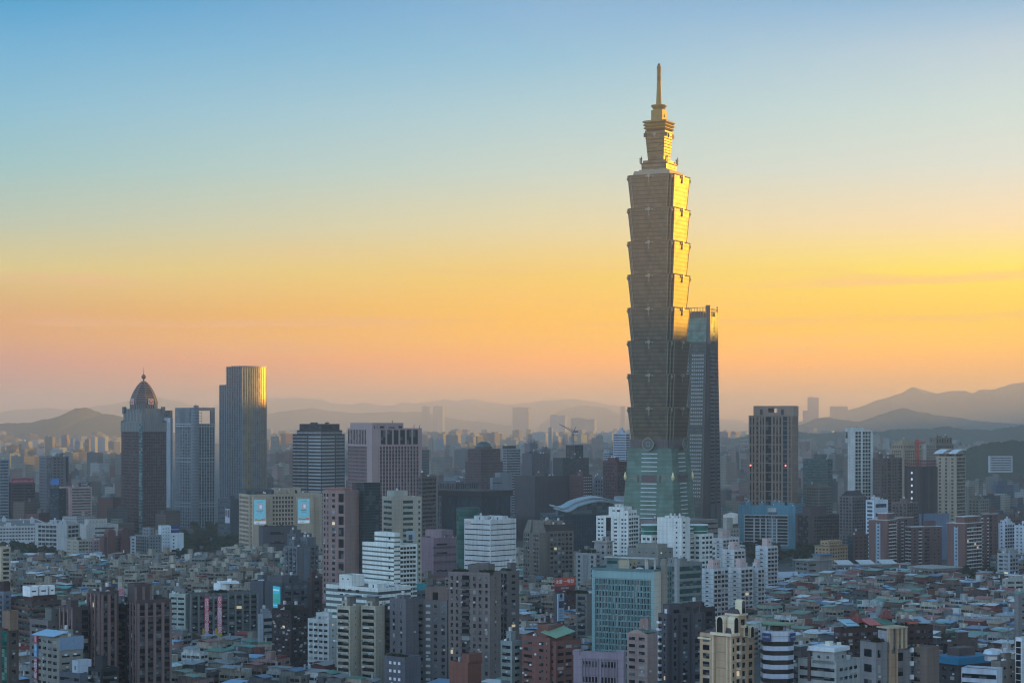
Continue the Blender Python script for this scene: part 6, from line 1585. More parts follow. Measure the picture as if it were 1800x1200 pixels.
# ------------------------------------------------------------------ buildings of the foreground and middle ground
def heroes_front():
    # --- middle
    pk = C(176,142,130)
    b = Bld('office_tower', 'pink gridded tower with three window columns and large dark panels, joined to dark glass', 567, 606.5, 607, 864, 1100, 24, pk, 'office tower')
    b.b = 34
    b.body(L=[(.68,1,g(4.0,2.6,.5,.52,GLASSD,.5)),(.36,.66,g(4.0,2.6,.5,.52,GLASSD,.5)),(.02,.32,curtain(8,6.5,GLASSD,.3,1.0,.35))], Rr=None)
    m = MB(); m.box(1, 10, 1, b.a*.9, b.h+.3, b.h+2.2); m.build('roof_louvre', plain(C(150,90,80)), b.root); b.done()
    gd = C(58,68,72); gl = glass((.03,.045,.05), .12, .25)
    b = Bld('office_tower', 'dark grey glass tower with close floor lines, right half of the pink gridded pair', 607, 640, 668.5, 851, 1096, 42, gd, 'office tower')
    a, c = b.a, b.b; ln = wall(C(88,100,104), .4, .1)
    b.body(0, c, 0, a*.42, 0, b.z(851), L=curtain(2.0,30,gl,.05,.16,.1,ln), Rr=curtain(2.0,30,gl,.1,.16,.1,ln))
    b.body(.5, c*.8, a*.42+.01, a, 0, b.z(868), L=curtain(2.0,30,gl,.05,.16,.1,ln), Rr=None)
    b.body(5, c*.6, a*.5, a*.9, b.z(868), b.z(850), col=C(120,92,88), par=.3)
    for i in range(3): shrub(b, 2, a*.5+i*3, b.z(868), 1.5)
    m = MB(); m.box(-.5, -.2, a*.68, a*.76, b.z(892), b.z(888)); m.build('lit_panel', plain((.8,.9,1), .5, 0, .7), b.root)
    b.done()
    cr = C(190,178,154)
    b = Bld('office_tower', 'cream office tower with green window bands stepping behind the white striped hotel', 672, 691, 741, 876, 1088, 62, cr, 'office tower')
    a, c = b.a, b.b
    b.body(L=[(.1,.9,bands(4.1,.45,GLASSG))], Rr=[(.1,.2,None),(.32,.72,bands(4.1,.5,GLASSG)),(.86,.98,bands(4.1,.5,GLASSG))], par=1.3)
    b.body(2, c*.55, 2, a*.8, b.h+.2, b.z(865), col=C(186,184,168)); b.rooftop(n=1); b.done()
    # white striped hotel with steps
    wh = C(214,216,206); grn = wall(C(110,134,126), .5, .15)
    b = Bld('hotel', 'white hotel with grey green stripes, tiered top and rows of balconies', 637, 692, 733, 960, 1135, 50, wh, 'hotel')
    a, c = b.a, b.b; z = b.z
    st = bands(2.95, .34, grn, 0.0)
    b.body(0, c*.22, 0, a, 0, z(958), L=st, Rr=st, par=.8)
    b.body(.3, c*.26, -.4, a*.62, 0, z(939), L=[(0,.25,None),(0,1,st)], Rr=st, par=1)
    for i in range(9):
        m = MB(); m.box(-.6, -.32, a*.10, a*.10+1.2, z(948)-i*6.3, z(948)-i*6.3+1.8); m.build('window', GLASSD, b.root)
    b.body(c*.26+.01, c, 0, a*.5, 0, z(960), Rr=[(0,.95,balc(2.95,2.6,.9,1.3,GLASSD,.2,wall(wh),.6))], par=1.0)
    b.sign('R', c*.62, c*.98, z(952), z(934), (.36,.44,.48), name='roof_panel', pl=2); 
    m = MB(); m.box(c*.7, c*.85, 1.2, 1.5, z(950), z(941)); m.build('panel_motif', plain(C(90,80,76)), b.root)
    b.rooftop(2, c-3, 2, a*.45, z(958), 2, tanks=5, hmax=2.5)
    b.rooftop(1, c*.2, a*.1, a*.6, z(939), 1, tanks=3, hmax=1.5); b.done()
    b = Bld('hotel_podium', 'wide low wing with white and green stripes in front of the striped hotel', 573, 664, 722, 1036, 1150, 42, wh, 'hotel wing')
    a, c = b.a, b.b; st = dict(bands(3.7, .5, grn, 0.0)); st2 = dict(bands(3.7, .48, wall(C(92,106,106), .4, .15), 0.0))
    b.body(L=st, Rr=st2, par=1.0)
    for yy, ff in ((1041, (.35,.5,.62,.7)), (1050, (.3,.36,.55,.66))):
        for f in ff: m = MB(); m.box(-.3, -.12, a*f, a*f+3, b.z(yy)-.9, b.z(yy)+.7); m.build('window', GLASSD, b.root)
    b.body(3, 14, b.u(612), b.u(590), b.h+.3, b.z(1017), L=[(0,1,g(3,4,.3,.3,grn))], Rr=None, par=.8)
    b.rooftop(4, c-4, 3, a*.5, n=1, tanks=7, hmax=2); b.done()
    # white office with black slit bands and red letters
    b = Bld('office_block', 'white panelled office with thin black window slits and small red letters at its top', 816, 862, 907, 916, 1082, 42, C(206,206,202), 'office block')
    a, c = b.a, b.b; pn = wall(C(150,150,150), .6, .1)
    b.body(L=[(0,1,bands(3.9,.18,GLASSD,.6)),(0,1,curtain(3.9/3,200,None,.1,.04,.01,pn)) if False else (0,1,None)], Rr=bands(3.9,.16,GLASSD,.6), par=1.2)
    b.sign('L', b.u(828), b.u(818), b.h-3.6, b.h-.6, C(206,206,202), 'ASUS', (.62,.04,.05), name='sign', size=.8, off=.05)
    b.rooftop(n=3, tanks=8, hmax=3); b.done()
    b = Bld('round_tower', 'dark green cylindrical tower between the pink block and the white slit-window office', 802, 822, 843, 895, 1075, 45, C(48,88,82), 'round tower')
    k = b.d/F; gt = tower_glass('green_drum_glass', (.04,.12,.10), .1, .3, 3.6, 2.4, .75, .15)
    m = MB(); m.cyl(20*k, 20*k, 20.5*k, 0, b.z(895), n=28); m.build('wall', gt, b.root)
    m = MB(); m.cyl(20*k, 20*k, 20.9*k, b.z(895)+.01, b.z(893), n=28); m.cyl(20*k, 20*k, 21*k, b.z(931), b.z(930), n=28); m.build('cap', wall(C(84,110,108)), b.root); b.done()
    b = Bld('mall', 'low mauve pink block with curved bands behind the white striped hotel', 735, 762, 804, 948, 1058, 55, C(164,130,140), 'low block')
    b.body(L=None, Rr=[(.1,.6,bands(7,.2,GLASSD)),(.6,1,None)], par=1.4); m = MB()
    for yy in (962, 975, 988): m.box(-.4, b.b, -.4, 0, b.z(yy)-.8, b.z(yy)+.8)
    m.build('bands', wall(C(140,108,120)), b.root)
    b.body(b.b*.5, b.b, 6, 30, b.h+.3, b.z(935), col=C(170,138,144)); b.rooftop(n=2, tanks=5); b.done()
    # grey brown office with sloped shoulders
    tp = C(142,130,116)
    b = Bld('office_tower', 'grey brown office tower with two sloping shoulder gables beside a dark corner', 920, 948, 1010, 935, 1062, 60, tp, 'office tower')
    a, c = b.a, b.b; z = b.z
    b.body(0, c*.22, 0, a, 0, z(937), L=[(0,.42,g(3.4,2.6,.45,.5,GLASSD)),(.58,1,g(3.4,2.6,.45,.5,GLASSD))], Rr=None, par=.3)
    b.body(c*.22+.01, c, 1.4, a, 0, z(936), L=None, Rr=[(0,.06,None),(.1,.98,fins(3.6,3.6,.72,.55,.5,.9,GLASSD,None,.6))], par=.8)
    b.body(c*.22+.5, c, 4, a-3, z(936)+.8, z(924), L=None, Rr=bands(20,.6,GLASSD), col=C(104,98,90), par=.6)
    for f0, f1 in ((.02,.44),(.56,.98)):
        m = MB(); y0, y1 = a*f0, a*f1; e0, e1 = (y0+(y1-y0)*.55, y1-.2) if f0 > .5 else (y0+.2, y1-(y1-y0)*.55)
        if f0 > .5: top = (y0+.1, y0+(y1-y0)*.5)
        else: top = (y1-(y1-y0)*.5, y1-.1)
        m.loft([[(0,y0,z(937)+.3),(c*.2,y0,z(937)+.3),(c*.2,y1,z(937)+.3),(0,y1,z(937)+.3)],[(1,top[0],z(915)),(c*.2,top[0],z(915)),(c*.2,top[1],z(915)),(1,top[1],z(915))]]); m.build('gable', wall(C(150,138,124)), b.root)
    b.rooftop(c*.3, c-2, 5, a-4, z(924), 3, tanks=5, hmax=4, mat=wall(C(168,150,120))); b.done()
    # white apartment stack
    wa = C(214,214,206)
    b = Bld('apartment_tower', 'bright white tiered apartment building with stepped roof blocks left of the landmark base', 1048, 1104, 1124, 909, 1045, 30, wa, 'apartment tower')
    a, c = b.a, b.b; z = b.z
    b.body(L=[(0,.26,g(3.3,3.0,.55,.42,GLASSD)),(.28,.5,g(3.3,3,.6,.42,GLASSD)),(.52,.7,curtain(60,30,GLASSD,.3,.1,.1)),(.72,1,g(3.3,3.6,.6,.4,GLASSD))], Rr=[(.05,.9,balc(3.3,4.4,.8,1.4,GLASSD,.3,wall(wa)))])
    b.body(3, c-3, b.u(1093), b.u(1067), z(909), z(893), L=[(.1,.9,g(4,4,.6,.4,GLASSD))], Rr=g(4,4,.6,.4,GLASSD)); b.body(3, c-2, 1.5, b.u(1093)-.1, z(909), z(899), L=g(4,4,.5,.4,GLASSD), Rr=g(4,4,.5,.4,GLASSD))
    b.rooftop(4, c-4, b.u(1090), b.u(1070), z(893), 2, tanks=2, hmax=2); b.done()
    # white building with curved balconies and green drums
    b = Bld('office_tower', 'white building with round green glass top drums and stacked curved balconies', 1155, 1198, 1213, 913, 1056, 35, wa, 'office tower')
    a, c = b.a, b.b
    b.body(L=[(0,.15,None),(.1,.3,g(4,5,.5,.35,GLASSD)),(.3,1,None)], Rr=[(.0,.6,g(4,5,.5,.35,GLASSD))], par=1.4); b.rooftop(n=2, tanks=3, hmax=2); b.done()
    for (xl, xc, xr, lab) in ((1127,1145,1170,'left white wing topped by a round green glass drum'), (1211,1232,1254,'right white stepped wing topped by a round green glass drum')):
        b = Bld('office_wing', lab+', beside the curved balconies', xl, xc, xr, 942 if xl < 1200 else 940, 1052, 42, wa, 'office wing')
        k = b.d/F
        b.body(L=g(4,4.2,.62,.5,GLASSG), Rr=g(4,4.2,.62,.5,GLASSD))
        m = MB(); m.cyl(16*k,16*k,15.5*k,b.h,b.z(924),n=24); m.build('glass_drum', tower_glass('drum_glass_%d'%xl,(.05,.20,.15),.1,.25,3,2,.8,.2), b.root)
        m = MB(); m.cyl(16*k,16*k,16.2*k,b.z(924)+.01,b.z(922),n=24); m.cyl(16*k,16*k,16*k,b.z(934),b.z(933),n=24); m.build('drum_cap', WHITE, b.root)
        if xl > 1200:
            for i in range(14):
                m = MB(); zz = b.z(930)-i*3.55; q = b.v(1222)
                m.lathe(-3, b.a*.9, [(1, zz), (4.6, zz), (4.8, zz+1.1), (4.4, zz+1.1), (4.3, zz+.3), (1, zz+.3)], n=14); m.build('balcony', wall(wa), b.root)
            b.body(b.b*.8, b.b*1.25, 0, b.a*.8, 0, b.z(960), Rr=g(4,4,.6,.5,GLASSD)); b.body(b.b*1.25+.01, b.b*1.6, 0, b.a*.7, 0, b.z(985), Rr=g(4,4,.6,.5,GLASSD))
        b.done()
    # old pale blocks
    b = Bld('office_block', 'pale grey windowed block with garden trees on its roof left of the teal tower', 1012, 1047, 1056, 974, 1075, 30, C(168,170,168), 'office block')
    b.body(L=[(0,.35,g(3.5,3,.5,.55,GLASSD)),(.4,.62,curtain(3.5,3,wall(C(150,154,156)),.2,.1,.1)),(.66,1,g(3.5,3,.5,.55,GLASSD))], Rr=[(.1,.9,balc(3.5,4,.8,1.2))])
    for i in range(9): shrub(b, 4+(i%3)*3, 3+i*b.a*.09, b.h, 2.4)
    b.done()
    b = Bld('office_block', 'small pale stone block with flared cornice right behind the roof garden', 1045, 1066, 1077, 955, 1068, 35, C(172,166,160), 'office block')
    b.body(L=g(4.5,4,.45,.4,GLASSD), Rr=g(4.5,4,.45,.4,GLASSD)); m = MB(); m.box(-1.4,b.b+1.4,-1.4,b.a+1.4,b.h+.95,b.h+1.8); m.build('cornice', wall(C(180,172,160)), b.root); b.rooftop(z=b.h+1.7, n=1, tanks=1); b.done()
    b = Bld('office_block', 'flat grey roofed block with slanted parapet behind the teal tower', 1103, 1157, 1183, 966, 1082, 40, C(150,150,140), 'office block')
    b.body(L=g(4,6,.3,.25,GLASSD), Rr=g(4,6,.3,.25,GLASSD)); b.body(3,b.b-3,3,b.a*.8,b.h+.2,b.z(959),col=C(160,156,140)); b.done()
    # teal tower
    te = C(112,152,152)
    b = Bld('apartment_tower', 'teal tiled tower whose whole left face is a dense uneven pattern of windows', 1041, 1150.5, 1182, 1005, 1196, 27, te, 'apartment tower')
    a, c = b.a, b.b; z = b.z
    rr = random.Random(5); tl = wall(C(142,184,182), .5, .15); rd = plain(C(120,84,84)); gy = plain(C(150,150,146))
    b.body(L=None, Rr=[(0,.34,g(3.2,5.4,.3,.45,GLASSD)),(.42,.56,g(3.2,4,.6,.5,GLASSD)),(.62,1,g(3.2,3,.5,.6,GLASSG))], par=1.5)
    nf = 17; nc = 17; u0, u1 = 2.4, a-2.6; cw = (u1-u0)/nc; fh = 3.35
    for i in range(nf):
        zc = z(1005)-6.2-fh*i
        if zc < 5: break
        for j in range(nc):
            q = rr.random(); x0 = u0+cw*j; mt = GLASSD if q < .6 else (rd if q < .72 else (gy if q < .82 else GLASSG))
            s0 = rr.uniform(.12,.45)
            b.win.append(('L', 0, x0+cw*(s0+.25), zc, cw*.42, 2.4, mt, 'window'))
            m = b.mb('trim_l', tl)
            m.box(-.5, 0, x0+cw*(s0-.1), x0+cw*(s0+.02), zc-1.5, zc+1.5)
            if rr.random() < .5: m.box(-.55, 0, x0+cw*(s0+.0), x0+cw*(s0+.55), zc-1.55, zc-1.1)
        m = b.mb('trim_l', tl); m.box(-.35, 0, .4, a-.4, zc+1.42, zc+1.72)
    m = b.mb('trim_l', tl); m.box(-.5, 0, 0, 1.9, 0, z(1005)); m.box(-.5, 0, a-1.9, a, 0, z(1005)); m.box(-.35, 0, 1.9, a-1.9, z(1005)-4.3, z(1005)-.3)
    m = MB(); m.box(-.1, c*.34, -.35, 0, 0, b.h); m.build('side_facing', wall(C(208,198,176), .6, .2), b.root)
    m = MB(); m.box(c*.36, c*.44, -2.4, 0, 0, z(984)); m.box(c*.46, c*.52, -2.2, 0, 0, z(988)); m.build('side_pier', wall(C(176,164,146)), b.root)
    m = MB(); m.box(c*.42, c*.46, -1.2, -.01, 0, z(990)); m.build('side_groove', DARK, b.root)
    b.body(3, c*.7, b.u(1083), b.u(1062), z(1005)+.5, z(984), L=bands(3.4,.45,GLASSG), Rr=g(3.4,4,.4,.4,GLASSD), par=.8)
    b.body(3, c*.6, b.u(1100), b.u(1083)-.1, z(1005)+.5, z(987), L=None, Rr=g(4,4,.3,.3,GLASSD), col=C(190,176,140), par=.6)
    m = MB(); m.box(1.5, 6.5, b.u(1148), b.u(1060), z(983), z(981)); 
    for px in (1147, 1131, 1134, 1100): m.box(3, 4, b.u(px)-.5, b.u(px)+.5, z(1005), z(983)-.01)
    m.build('roof_pergola', wall(C(190,190,180)), b.root)
    for i in range(12): shrub(b, 9+(i % 3), b.u(1145)+i*2.2, b.h, 1.7)
    m = MB(); m.box(6, 12, b.u(1122), b.u(1110), b.h+.2, b.z(1000)); m.build('machine_room', WHITE, b.root)
    b.done()
    # green banded block
    b = Bld('office_block', 'grey office with broad dark green window bands right of the teal tower', 1160, 1190, 1234, 992, 1128, 50, C(150,152,148), 'office block')
    b.body(L=[(0,.8,bands(4.9,.62,GLASSG))], Rr=[(.02,.98,bands(4.9,.62,GLASSG))]); 
    m = MB(); m.box(-1.2, 1.2, -1.2, 1.2, 0, b.h+4); m.build('corner_pier', wall(C(170,172,168)), b.root); b.rooftop(n=2, tanks=3); b.done()
    # dark apartments bottom
    dk = C(112,108,116)
    b = Bld('apartment_tower', 'dark grey apartment tower with roof terrace frame and white balconies on its left edge', 1157, 1172, 1238, 1065, 1290, 64, dk, 'apartment tower')
    a, c = b.a, b.b; z = b.z
    b.body(0, c, 0, a, 0, z(1083), L=[(0,.5,g(3.3,3,.6,.55,GLASSD)),(.55,1,balc(3.3,5,.9,1.2,GLASSD,.2,WHITE))], Rr=[(.12,.32,g(3.3,3.6,.62,.6,GLASSD)),(.36,.62,g(3.3,4,.7,.6,GLASSD)),(.66,1,g(3.3,3.3,.62,.6,GLASSD))], par=1.1)
    m = MB()
    for f in (.1,.34,.64,.98): m.box(c*f-.5, c*f+.5, -.6, 0, 0, z(1080))
    m.build('pier', wall(C(96,92,100)), b.root)
    b.body(2, c*.5, 1.5, a*.9, z(1083)+.3, z(1066), L=g(4,3,.6,.5,WHITE), Rr=g(4,4,.5,.4,GLASSD), par=.8)
    m = MB(); m.box(c*.45,c-1,1,1.5,z(1068),z(1070)+2.5); m.box(c*.45,c-1,a*.8,a*.8+.6,z(1069)-1,z(1069)+.4); [m.box(c*f,c*f+.5,1,1.5,b.z(1083),z(1068)) for f in (.5,.7,.9)]; m.build('roof_frame', wall(C(110,104,104)), b.root); b.done()
    b = Bld('apartment_tower', 'dark brown gridded apartment block behind the mansard roofed tower', 1196, 1206, 1257, 1073, 1262, 62, C(92,80,84), 'apartment tower')
    b.body(L=None, Rr=[(.1,.98,g(3.4,3.6,.7,.62,GLASSD))], par=1.4); b.rooftop(n=2, tanks=3); b.done()
    mansard()
    banded_round()
    # pediment building
    b = Bld('apartment_block', 'slim pinkish brown apartment block with a little pediment and green gable roof', 1102, 1138, 1156, 1115, 1310, 35, C(176,148,138), 'apartment block')
    a, c = b.a, b.b; z = b.z
    b.body(L=[(.05,.5,g(3.2,4.2,.72,.42,GLASSD,.3,True)),(.52,.98,g(3.2,4.2,.72,.42,GLASSD,.3,True))], Rr=[(.1,.4,g(3.2,5,.25,.3,GLASSD))], par=.4)
    m = MB(); m.loft([[(-.6,0,z(1115)),(-.6,a,z(1115)),(-.6,a*.5,z(1106))],[(.4,0,z(1115)),(.4,a,z(1115)),(.4,a*.5,z(1106))]]); m.build('pediment', wall(C(190,156,140)), b.root)
    m = MB(); m.loft([[(.5,-.5,b.h+.9),(.5,a+.5,b.h+.9),(.5,a*.5,z(1107))],[(c+.5,-.5,b.h+.9),(c+.5,a+.5,b.h+.9),(c+.5,a*.5,z(1107))]]); m.build('gable_roof', plain(C(72,110,104), .5), b.root)
    b.body(4, c*.7, a*.2, a*.6, z(1109), z(1091), col=C(170,140,128), L=g(5,5,.2,.3,GLASSD), par=.6); b.done()
    # mauve building
    b = Bld('office_block', 'mauve office block with triple window groups at the bottom centre', 1008, 1096, 1100, 1153, 1340, 18, C(166,148,162), 'office block')
    a = b.a
    b.body(z1=b.z(1153), L=[(.10,.86,g(6.6,9.2,.80,.36,GLASSD,.5))], Rr=None, par=1.4)
    m = MB(); m.box(-.4,4,-.2,a*.14,b.h,b.z(1144)); m.box(-.4,4,a*.88,a+.2,b.h,b.z(1145)); m.build('corner_block', b.wallc, b.root)
    m = MB()
    for i in range(12): m.box(-.5,-.05,a*(.12+i*.0635),a*(.12+i*.0635)+.35,b.z(1200),b.z(1158))
    m.build('mullions', wall(C(166,148,162)), b.root); b.rooftop(n=2, tanks=5, hmax=2.5)
    m = MB(); m.cyl(3, a*.78, 1.6, b.h+.3, b.h+1, n=12); m.build('dish', WHITE, b.root); b.done()
    # red brick block
    b = Bld('apartment_block', 'rusty red brick apartment block with a pale green roof shed, bottom centre', 917, 977, 1022, 1125, 1300, 45, C(160,100,80), 'apartment block')
    a, c = b.a, b.b; z = b.z
    b.body(0, c*.9, a*.32, a, 0, z(1125), L=[(0,.3,g(3.2,4.4,.7,.42,GLASSD,.4,True)),(.45,1,g(3.2,4.4,.7,.42,GLASSD,.4,True))], Rr=None, par=1)
    b.body(-1.2, c*.8, a*.12, a*.3, 0, z(1112)-3, L=g(3.2,9,.3,.3,GLASSD), Rr=None, par=.8)
    b.body(0, c, 0, a*.32, 0, z(1130), L=g(3.2,4,.6,.42,GLASSD,.3,True), Rr=g(3.2,4.4,.7,.42,GLASSD,.4,True), par=.8)
    b.body(2, 12, a*.32, a*.62, z(1125)+.5, z(1103), L=g(5,7,.15,.2,GLASSD), Rr=None, par=.6)
    m = MB(); m.loft([[(x, -1, z(1121)+e), (x, a*.4, z(1113)+e), (x, a*.4, z(1113)+.3+e), (x, -1, z(1121)+.3+e)] for x, e in ((-.8,0),(c*.7,2.2))]); m.build('roof_shed', plain(C(128,162,132), .5), b.root)
    for i in range(7):
        m = MB(); m.box(-.9, 0, a*.4+i*3.1, a*.4+i*3.1+.9, z(1135)-(i*5 % 17), z(1135)-(i*5 % 17)+.8); m.build('air_conditioner', WHITE, b.root)
    b.rooftop(2, c*.7, a*.6, a-2, n=1, tanks=3, hmax=2.5); b.done()
    # big grey-brown apartment group
    gb = C(150,134,126)
    b = Bld('apartment_tower', 'tallest grey brown apartment tower with central dark balcony column at bottom centre', 788, 861, 881, 1010, 1242, 22, gb, 'apartment tower')
    a, c = b.a, b.b; z = b.z; bd = wall(C(120,110,108))
    b.body(L=[(.02,.14,g(3.4,2.8,.5,.58,GLASSD,.1)),(.16,.44,g(3.4,2.8,.45,.58,GLASSD,.1)),(.46,.70,balc(3.4,7.5,.92,1.2,GLASSD,.3,bd,.75)),(.72,.98,g(3.4,2.5,.45,.58,GLASSD,.1))], Rr=[(.35,.65,g(3.4,5,.25,.3,GLASSD))], par=1.2)
    m = MB(); m.box(-.5, c, -.5, a+.3, z(1037), z(1037)+.7); m.build('cornice', wall(C(160,142,130)), b.root)
    b.body(4, c*.8, a*.1, a*.6, b.h+.4, z(997), col=C(132,124,118), L=[(.2,.5,bands(4,.4,GLASSD))], par=1); b.body(6, c*.6, a*.15, a*.45, z(997), z(992), par=.3)
    for i in range(7): shrub(b, 2+(i % 2)*1.2, a*.66+i*1.6 if i < 4 else a*.03+(i-4)*1.8, b.h, 2)
    b.done()
    b = Bld('apartment_tower', 'dark balconied apartment slab directly behind the tallest grey brown tower', 878, 892, 913, 1006, 1215, 55, C(136,126,120), 'apartment tower')
    b.body(L=balc(3.3,3.5,.85,1.2,GLASSD,.3,wall(C(110,104,102))), Rr=g(3.3,4,.4,.4,GLASSD)); b.rooftop(n=1, tanks=2)
    for i in range(4): shrub(b, 2, 2+i*2, b.h, 1.6)
    b.done()
    b = Bld('apartment_tower', 'middle height grey apartment wing with paired windows left of the tallest brown tower', 733, 786, 790, 1058, 1238, 20, C(136,130,130), 'apartment tower')
    a, c = b.a, b.b; z = b.z
    b.body(L=[(.02,.24,g(3.4,2.8,.5,.55,GLASSD,.1)),(.28,.48,g(3.4,4.5,.5,.5,GLASSD,.1,True)),(.52,.74,g(3.4,2.1,.72,.36,plain(C(190,196,190)),.1)),(.78,.98,g(3.4,4,.75,.36,GLASSD,.1,True))], Rr=None, par=1)
    b.body(1, 12, 0, a*.75, z(1058)+.4, z(1035), col=C(150,124,110), L=[(.2,.9,g(7,4,.45,.6,GLASSD))], par=.8); b.done()
    b = Bld('apartment_tower', 'slim grey apartment wing with two window columns and a blank right wall', 685, 713, 736, 1057, 1242, 42, C(132,128,132), 'apartment tower')
    b.body(L=[(.1,.45,g(3.8,4.4,.3,.5,GLASSD,.1)),(.52,.95,g(3.8,4.4,.3,.5,GLASSD,.1))], Rr=[(.55,.8,g(3.8,5,.3,.3,GLASSD))], par=1.4); b.rooftop(n=1, tanks=2, hmax=2.5); b.done()
    b = Bld('low_block', 'small grey block with two lit window rows under the slim grey wing', 676, 712, 740, 1158, 1262, 40, C(120,122,134), 'low block')
    b.body(L=[(.1,.9,g(3.9,3.2,.5,.35,plain(C(170,180,190),.5,0,.1)))], Rr=None); [shrub(b, 2, 2+i*2.4, b.h, 1.6) for i in range(5)]; b.done()
    # yellow beige pair
    for i, (xl, xc, xr, yt, lab) in enumerate(((592,615,637,1068,'old yellow beige flat block with shallow balconies, left one of the pair'), (635,660,676,1068,'old yellow beige flat block with white awnings, right one of the pair'))):
        b = Bld('apartment_block', lab, xl, xc, xr, yt, 1240, 33 if i == 0 else 35, C(186,178,154), 'apartment block')
        a, c = b.a, b.b
        b.body(L=[(.04,.96,g(3.3,8,.95,.42,GLASSD,.2)),(.04,.96,balc(3.3,9,.96,.9,GLASSD,.1,wall(C(186,178,154)),.5))], Rr=[(.3,.6,g(3.3,5,.25,.3,GLASSD))], col=None, par=1)
        for q in range(7):
            m = MB(); y = R.uniform(.1,.8)*a; zz = b.h-4-q*3.3*R.choice((1,2)); m.box(-1.7,-.9,y,y+R.uniform(1,3.6),zz,zz+R.uniform(.6,1)); m.build('awning', R.choice((WHITE,plain(C(150,176,186)),plain(C(110,120,110)))), b.root)
        b.body(2,c*.7,a*.2,a*.8,b.h+.4,b.h+4.5,col=C(140,136,124)); m = MB(); m.box(1,c*.8,a*.05,a*.95,b.h+5.5,b.h+5.8); m.build('roof_shed', plain(C(120,130,136)), b.root)
        b.rooftop(n=1, tanks=4, hmax=3); b.done()
    b = Bld('apartment_block', 'dark balconied slab wedged right of the yellow beige pair', 660, 676, 690, 1076, 1236, 50, C(96,92,90), 'apartment block')
    b.body(L=balc(3.3,3.4,.8,1.1,GLASSD,.2,wall(C(96,84,80))), Rr=balc(3.3,3.4,.8,1.1,GLASSD,.2,wall(C(96,84,80)))); b.rooftop(n=1); b.done()
    b = Bld('apartment_block', 'grimy white walk-up block with scattered air conditioners left of the beige pair', 541, 578, 592, 1092, 1215, 32, C(190,194,188), 'apartment block')
    a, c = b.a, b.b
    b.body(L=[(.02,.98,g(3.0,3.4,.7,.42,GLASSD,.2,True))], Rr=[(.2,.8,g(3,4,.5,.3,GLASSD))], par=1.2)
    for q in range(12):
        m = MB(); y = R.uniform(.05,.9)*a; zz = b.h-4-R.randrange(9)*3; m.box(-.9,0,y,y+1.2,zz,zz+.8); m.build('air_conditioner', WHITE, b.root)
    b.rooftop(n=2, tanks=4, hmax=5); b.done()
    b = Bld('apartment_block', 'very dark red brick block with scattered white window units left of the grimy white block', 478, 512, 543, 1076, 1205, 40, C(88,48,50), 'apartment block')
    a, c = b.a, b.b
    b.body(L=g(3.1,3.4,.5,.45,GLASSD), Rr=g(3.1,3.2,.5,.45,GLASSD), par=1.2)
    for q in range(26):
        m = MB(); zz = b.h-3-R.randrange(10)*3.1
        if q % 2: y = R.uniform(.05,.9)*a; m.box(-.9,0,y,y+1.3,zz,zz+.9)
        else: x = R.uniform(.05,.9)*c; m.box(x,x+1.3,-.9,0,zz,zz+.9)
        m.build('air_conditioner', plain(C(150,154,156)), b.root)
    [shrub(b, 3+R.random()*c*.7, 3+R.random()*a*.8, b.h, 2.2) for i in range(9)]; b.rooftop(n=2, tanks=4, mat=wall(C(110,60,56))); b.done()
    # office with cyan sign
    b = Bld('office_block', 'dark grey office with a bright cyan sign board on its left wall', 466, 495, 545, 1026, 1138, 55, C(96,102,112), 'office block')
    a, c = b.a, b.b; z = b.z
    b.body(L=None, Rr=[(.06,.96,fins(3.8,6.5,.7,.6,.5,.8,GLASSD))], par=.8)
    b.body(1, c*.3, 1, a-1, b.h+.3, z(1017), col=C(110,112,118))
    s_ = b.sign('L', b.u(493), b.u(481), z(1069), z(1031), (.02,.40,.55), name='cyan_sign', off=.3, label='glowing cyan sign with green panel', emit=.12)
    for (f0, f1, cc) in ((.45,.66,(.02,.38,.30)), (.22,.43,(.02,.34,.28)), (.80,.86,(.5,.75,.8)), (.1,.14,(.4,.7,.8))):
        m = MB(); m.box(-.75, -.5, b.u(492), b.u(482), z(1069)+(z(1031)-z(1069))*f0, z(1069)+(z(1031)-z(1069))*f1); m.build('sign_panel', plain(cc, .5, 0, .1), s_)
    b.rooftop(n=2, tanks=3); b.done()
    b = Bld('office_block', 'brown red office end wall just right of the cyan sign office', 541, 548, 566, 1018, 1128, 55, C(120,78,74), 'office block')
    b.body(L=None, Rr=g(4,4,.6,.5,GLASSD)); b.rooftop(n=1); b.done()
    b = Bld('office_block', 'plain slate grey block behind the cyan sign office', 440, 462, 482, 1023, 1125, 40, C(104,112,124), 'office block')
    b.body(L=None, Rr=None); b.rooftop(n=1); b.done()
    b = Bld('office_block', 'low grey banded office left of the dark red brick block', 453, 462, 486, 1082, 1178, 55, C(150,160,166), 'office block')
    b.body(L=None, Rr=bands(3.8,.5,GLASSD)); b.rooftop(n=1); b.done()
    b = Bld('office_block', 'grey windowless service block with pipes right of the beige roof rows', 500, 522, 560, 962, 1075, 48, C(128,134,138), 'office block')
    b.body(L=balc(3.4,5,.7,1), Rr=[(0,.3,None),(.3,.6,curtain(30,4,wall(C(130,148,158)),.2,.1,.1)),(.6,1,balc(3.4,4,.8,1.2))]); b.rooftop(n=3, tanks=4, hmax=7); b.done()
    b = Bld('apartment_block', 'tall old grey block with open stair bays, in front of the beige department store', 505, 520, 548, 940, 1040, 50, C(112,116,120), 'apartment block')
    b.body(L=g(3.4,4,.5,.5), Rr=g(3.4,4,.5,.5)); b.rooftop(n=2); b.done()
import numpy as np
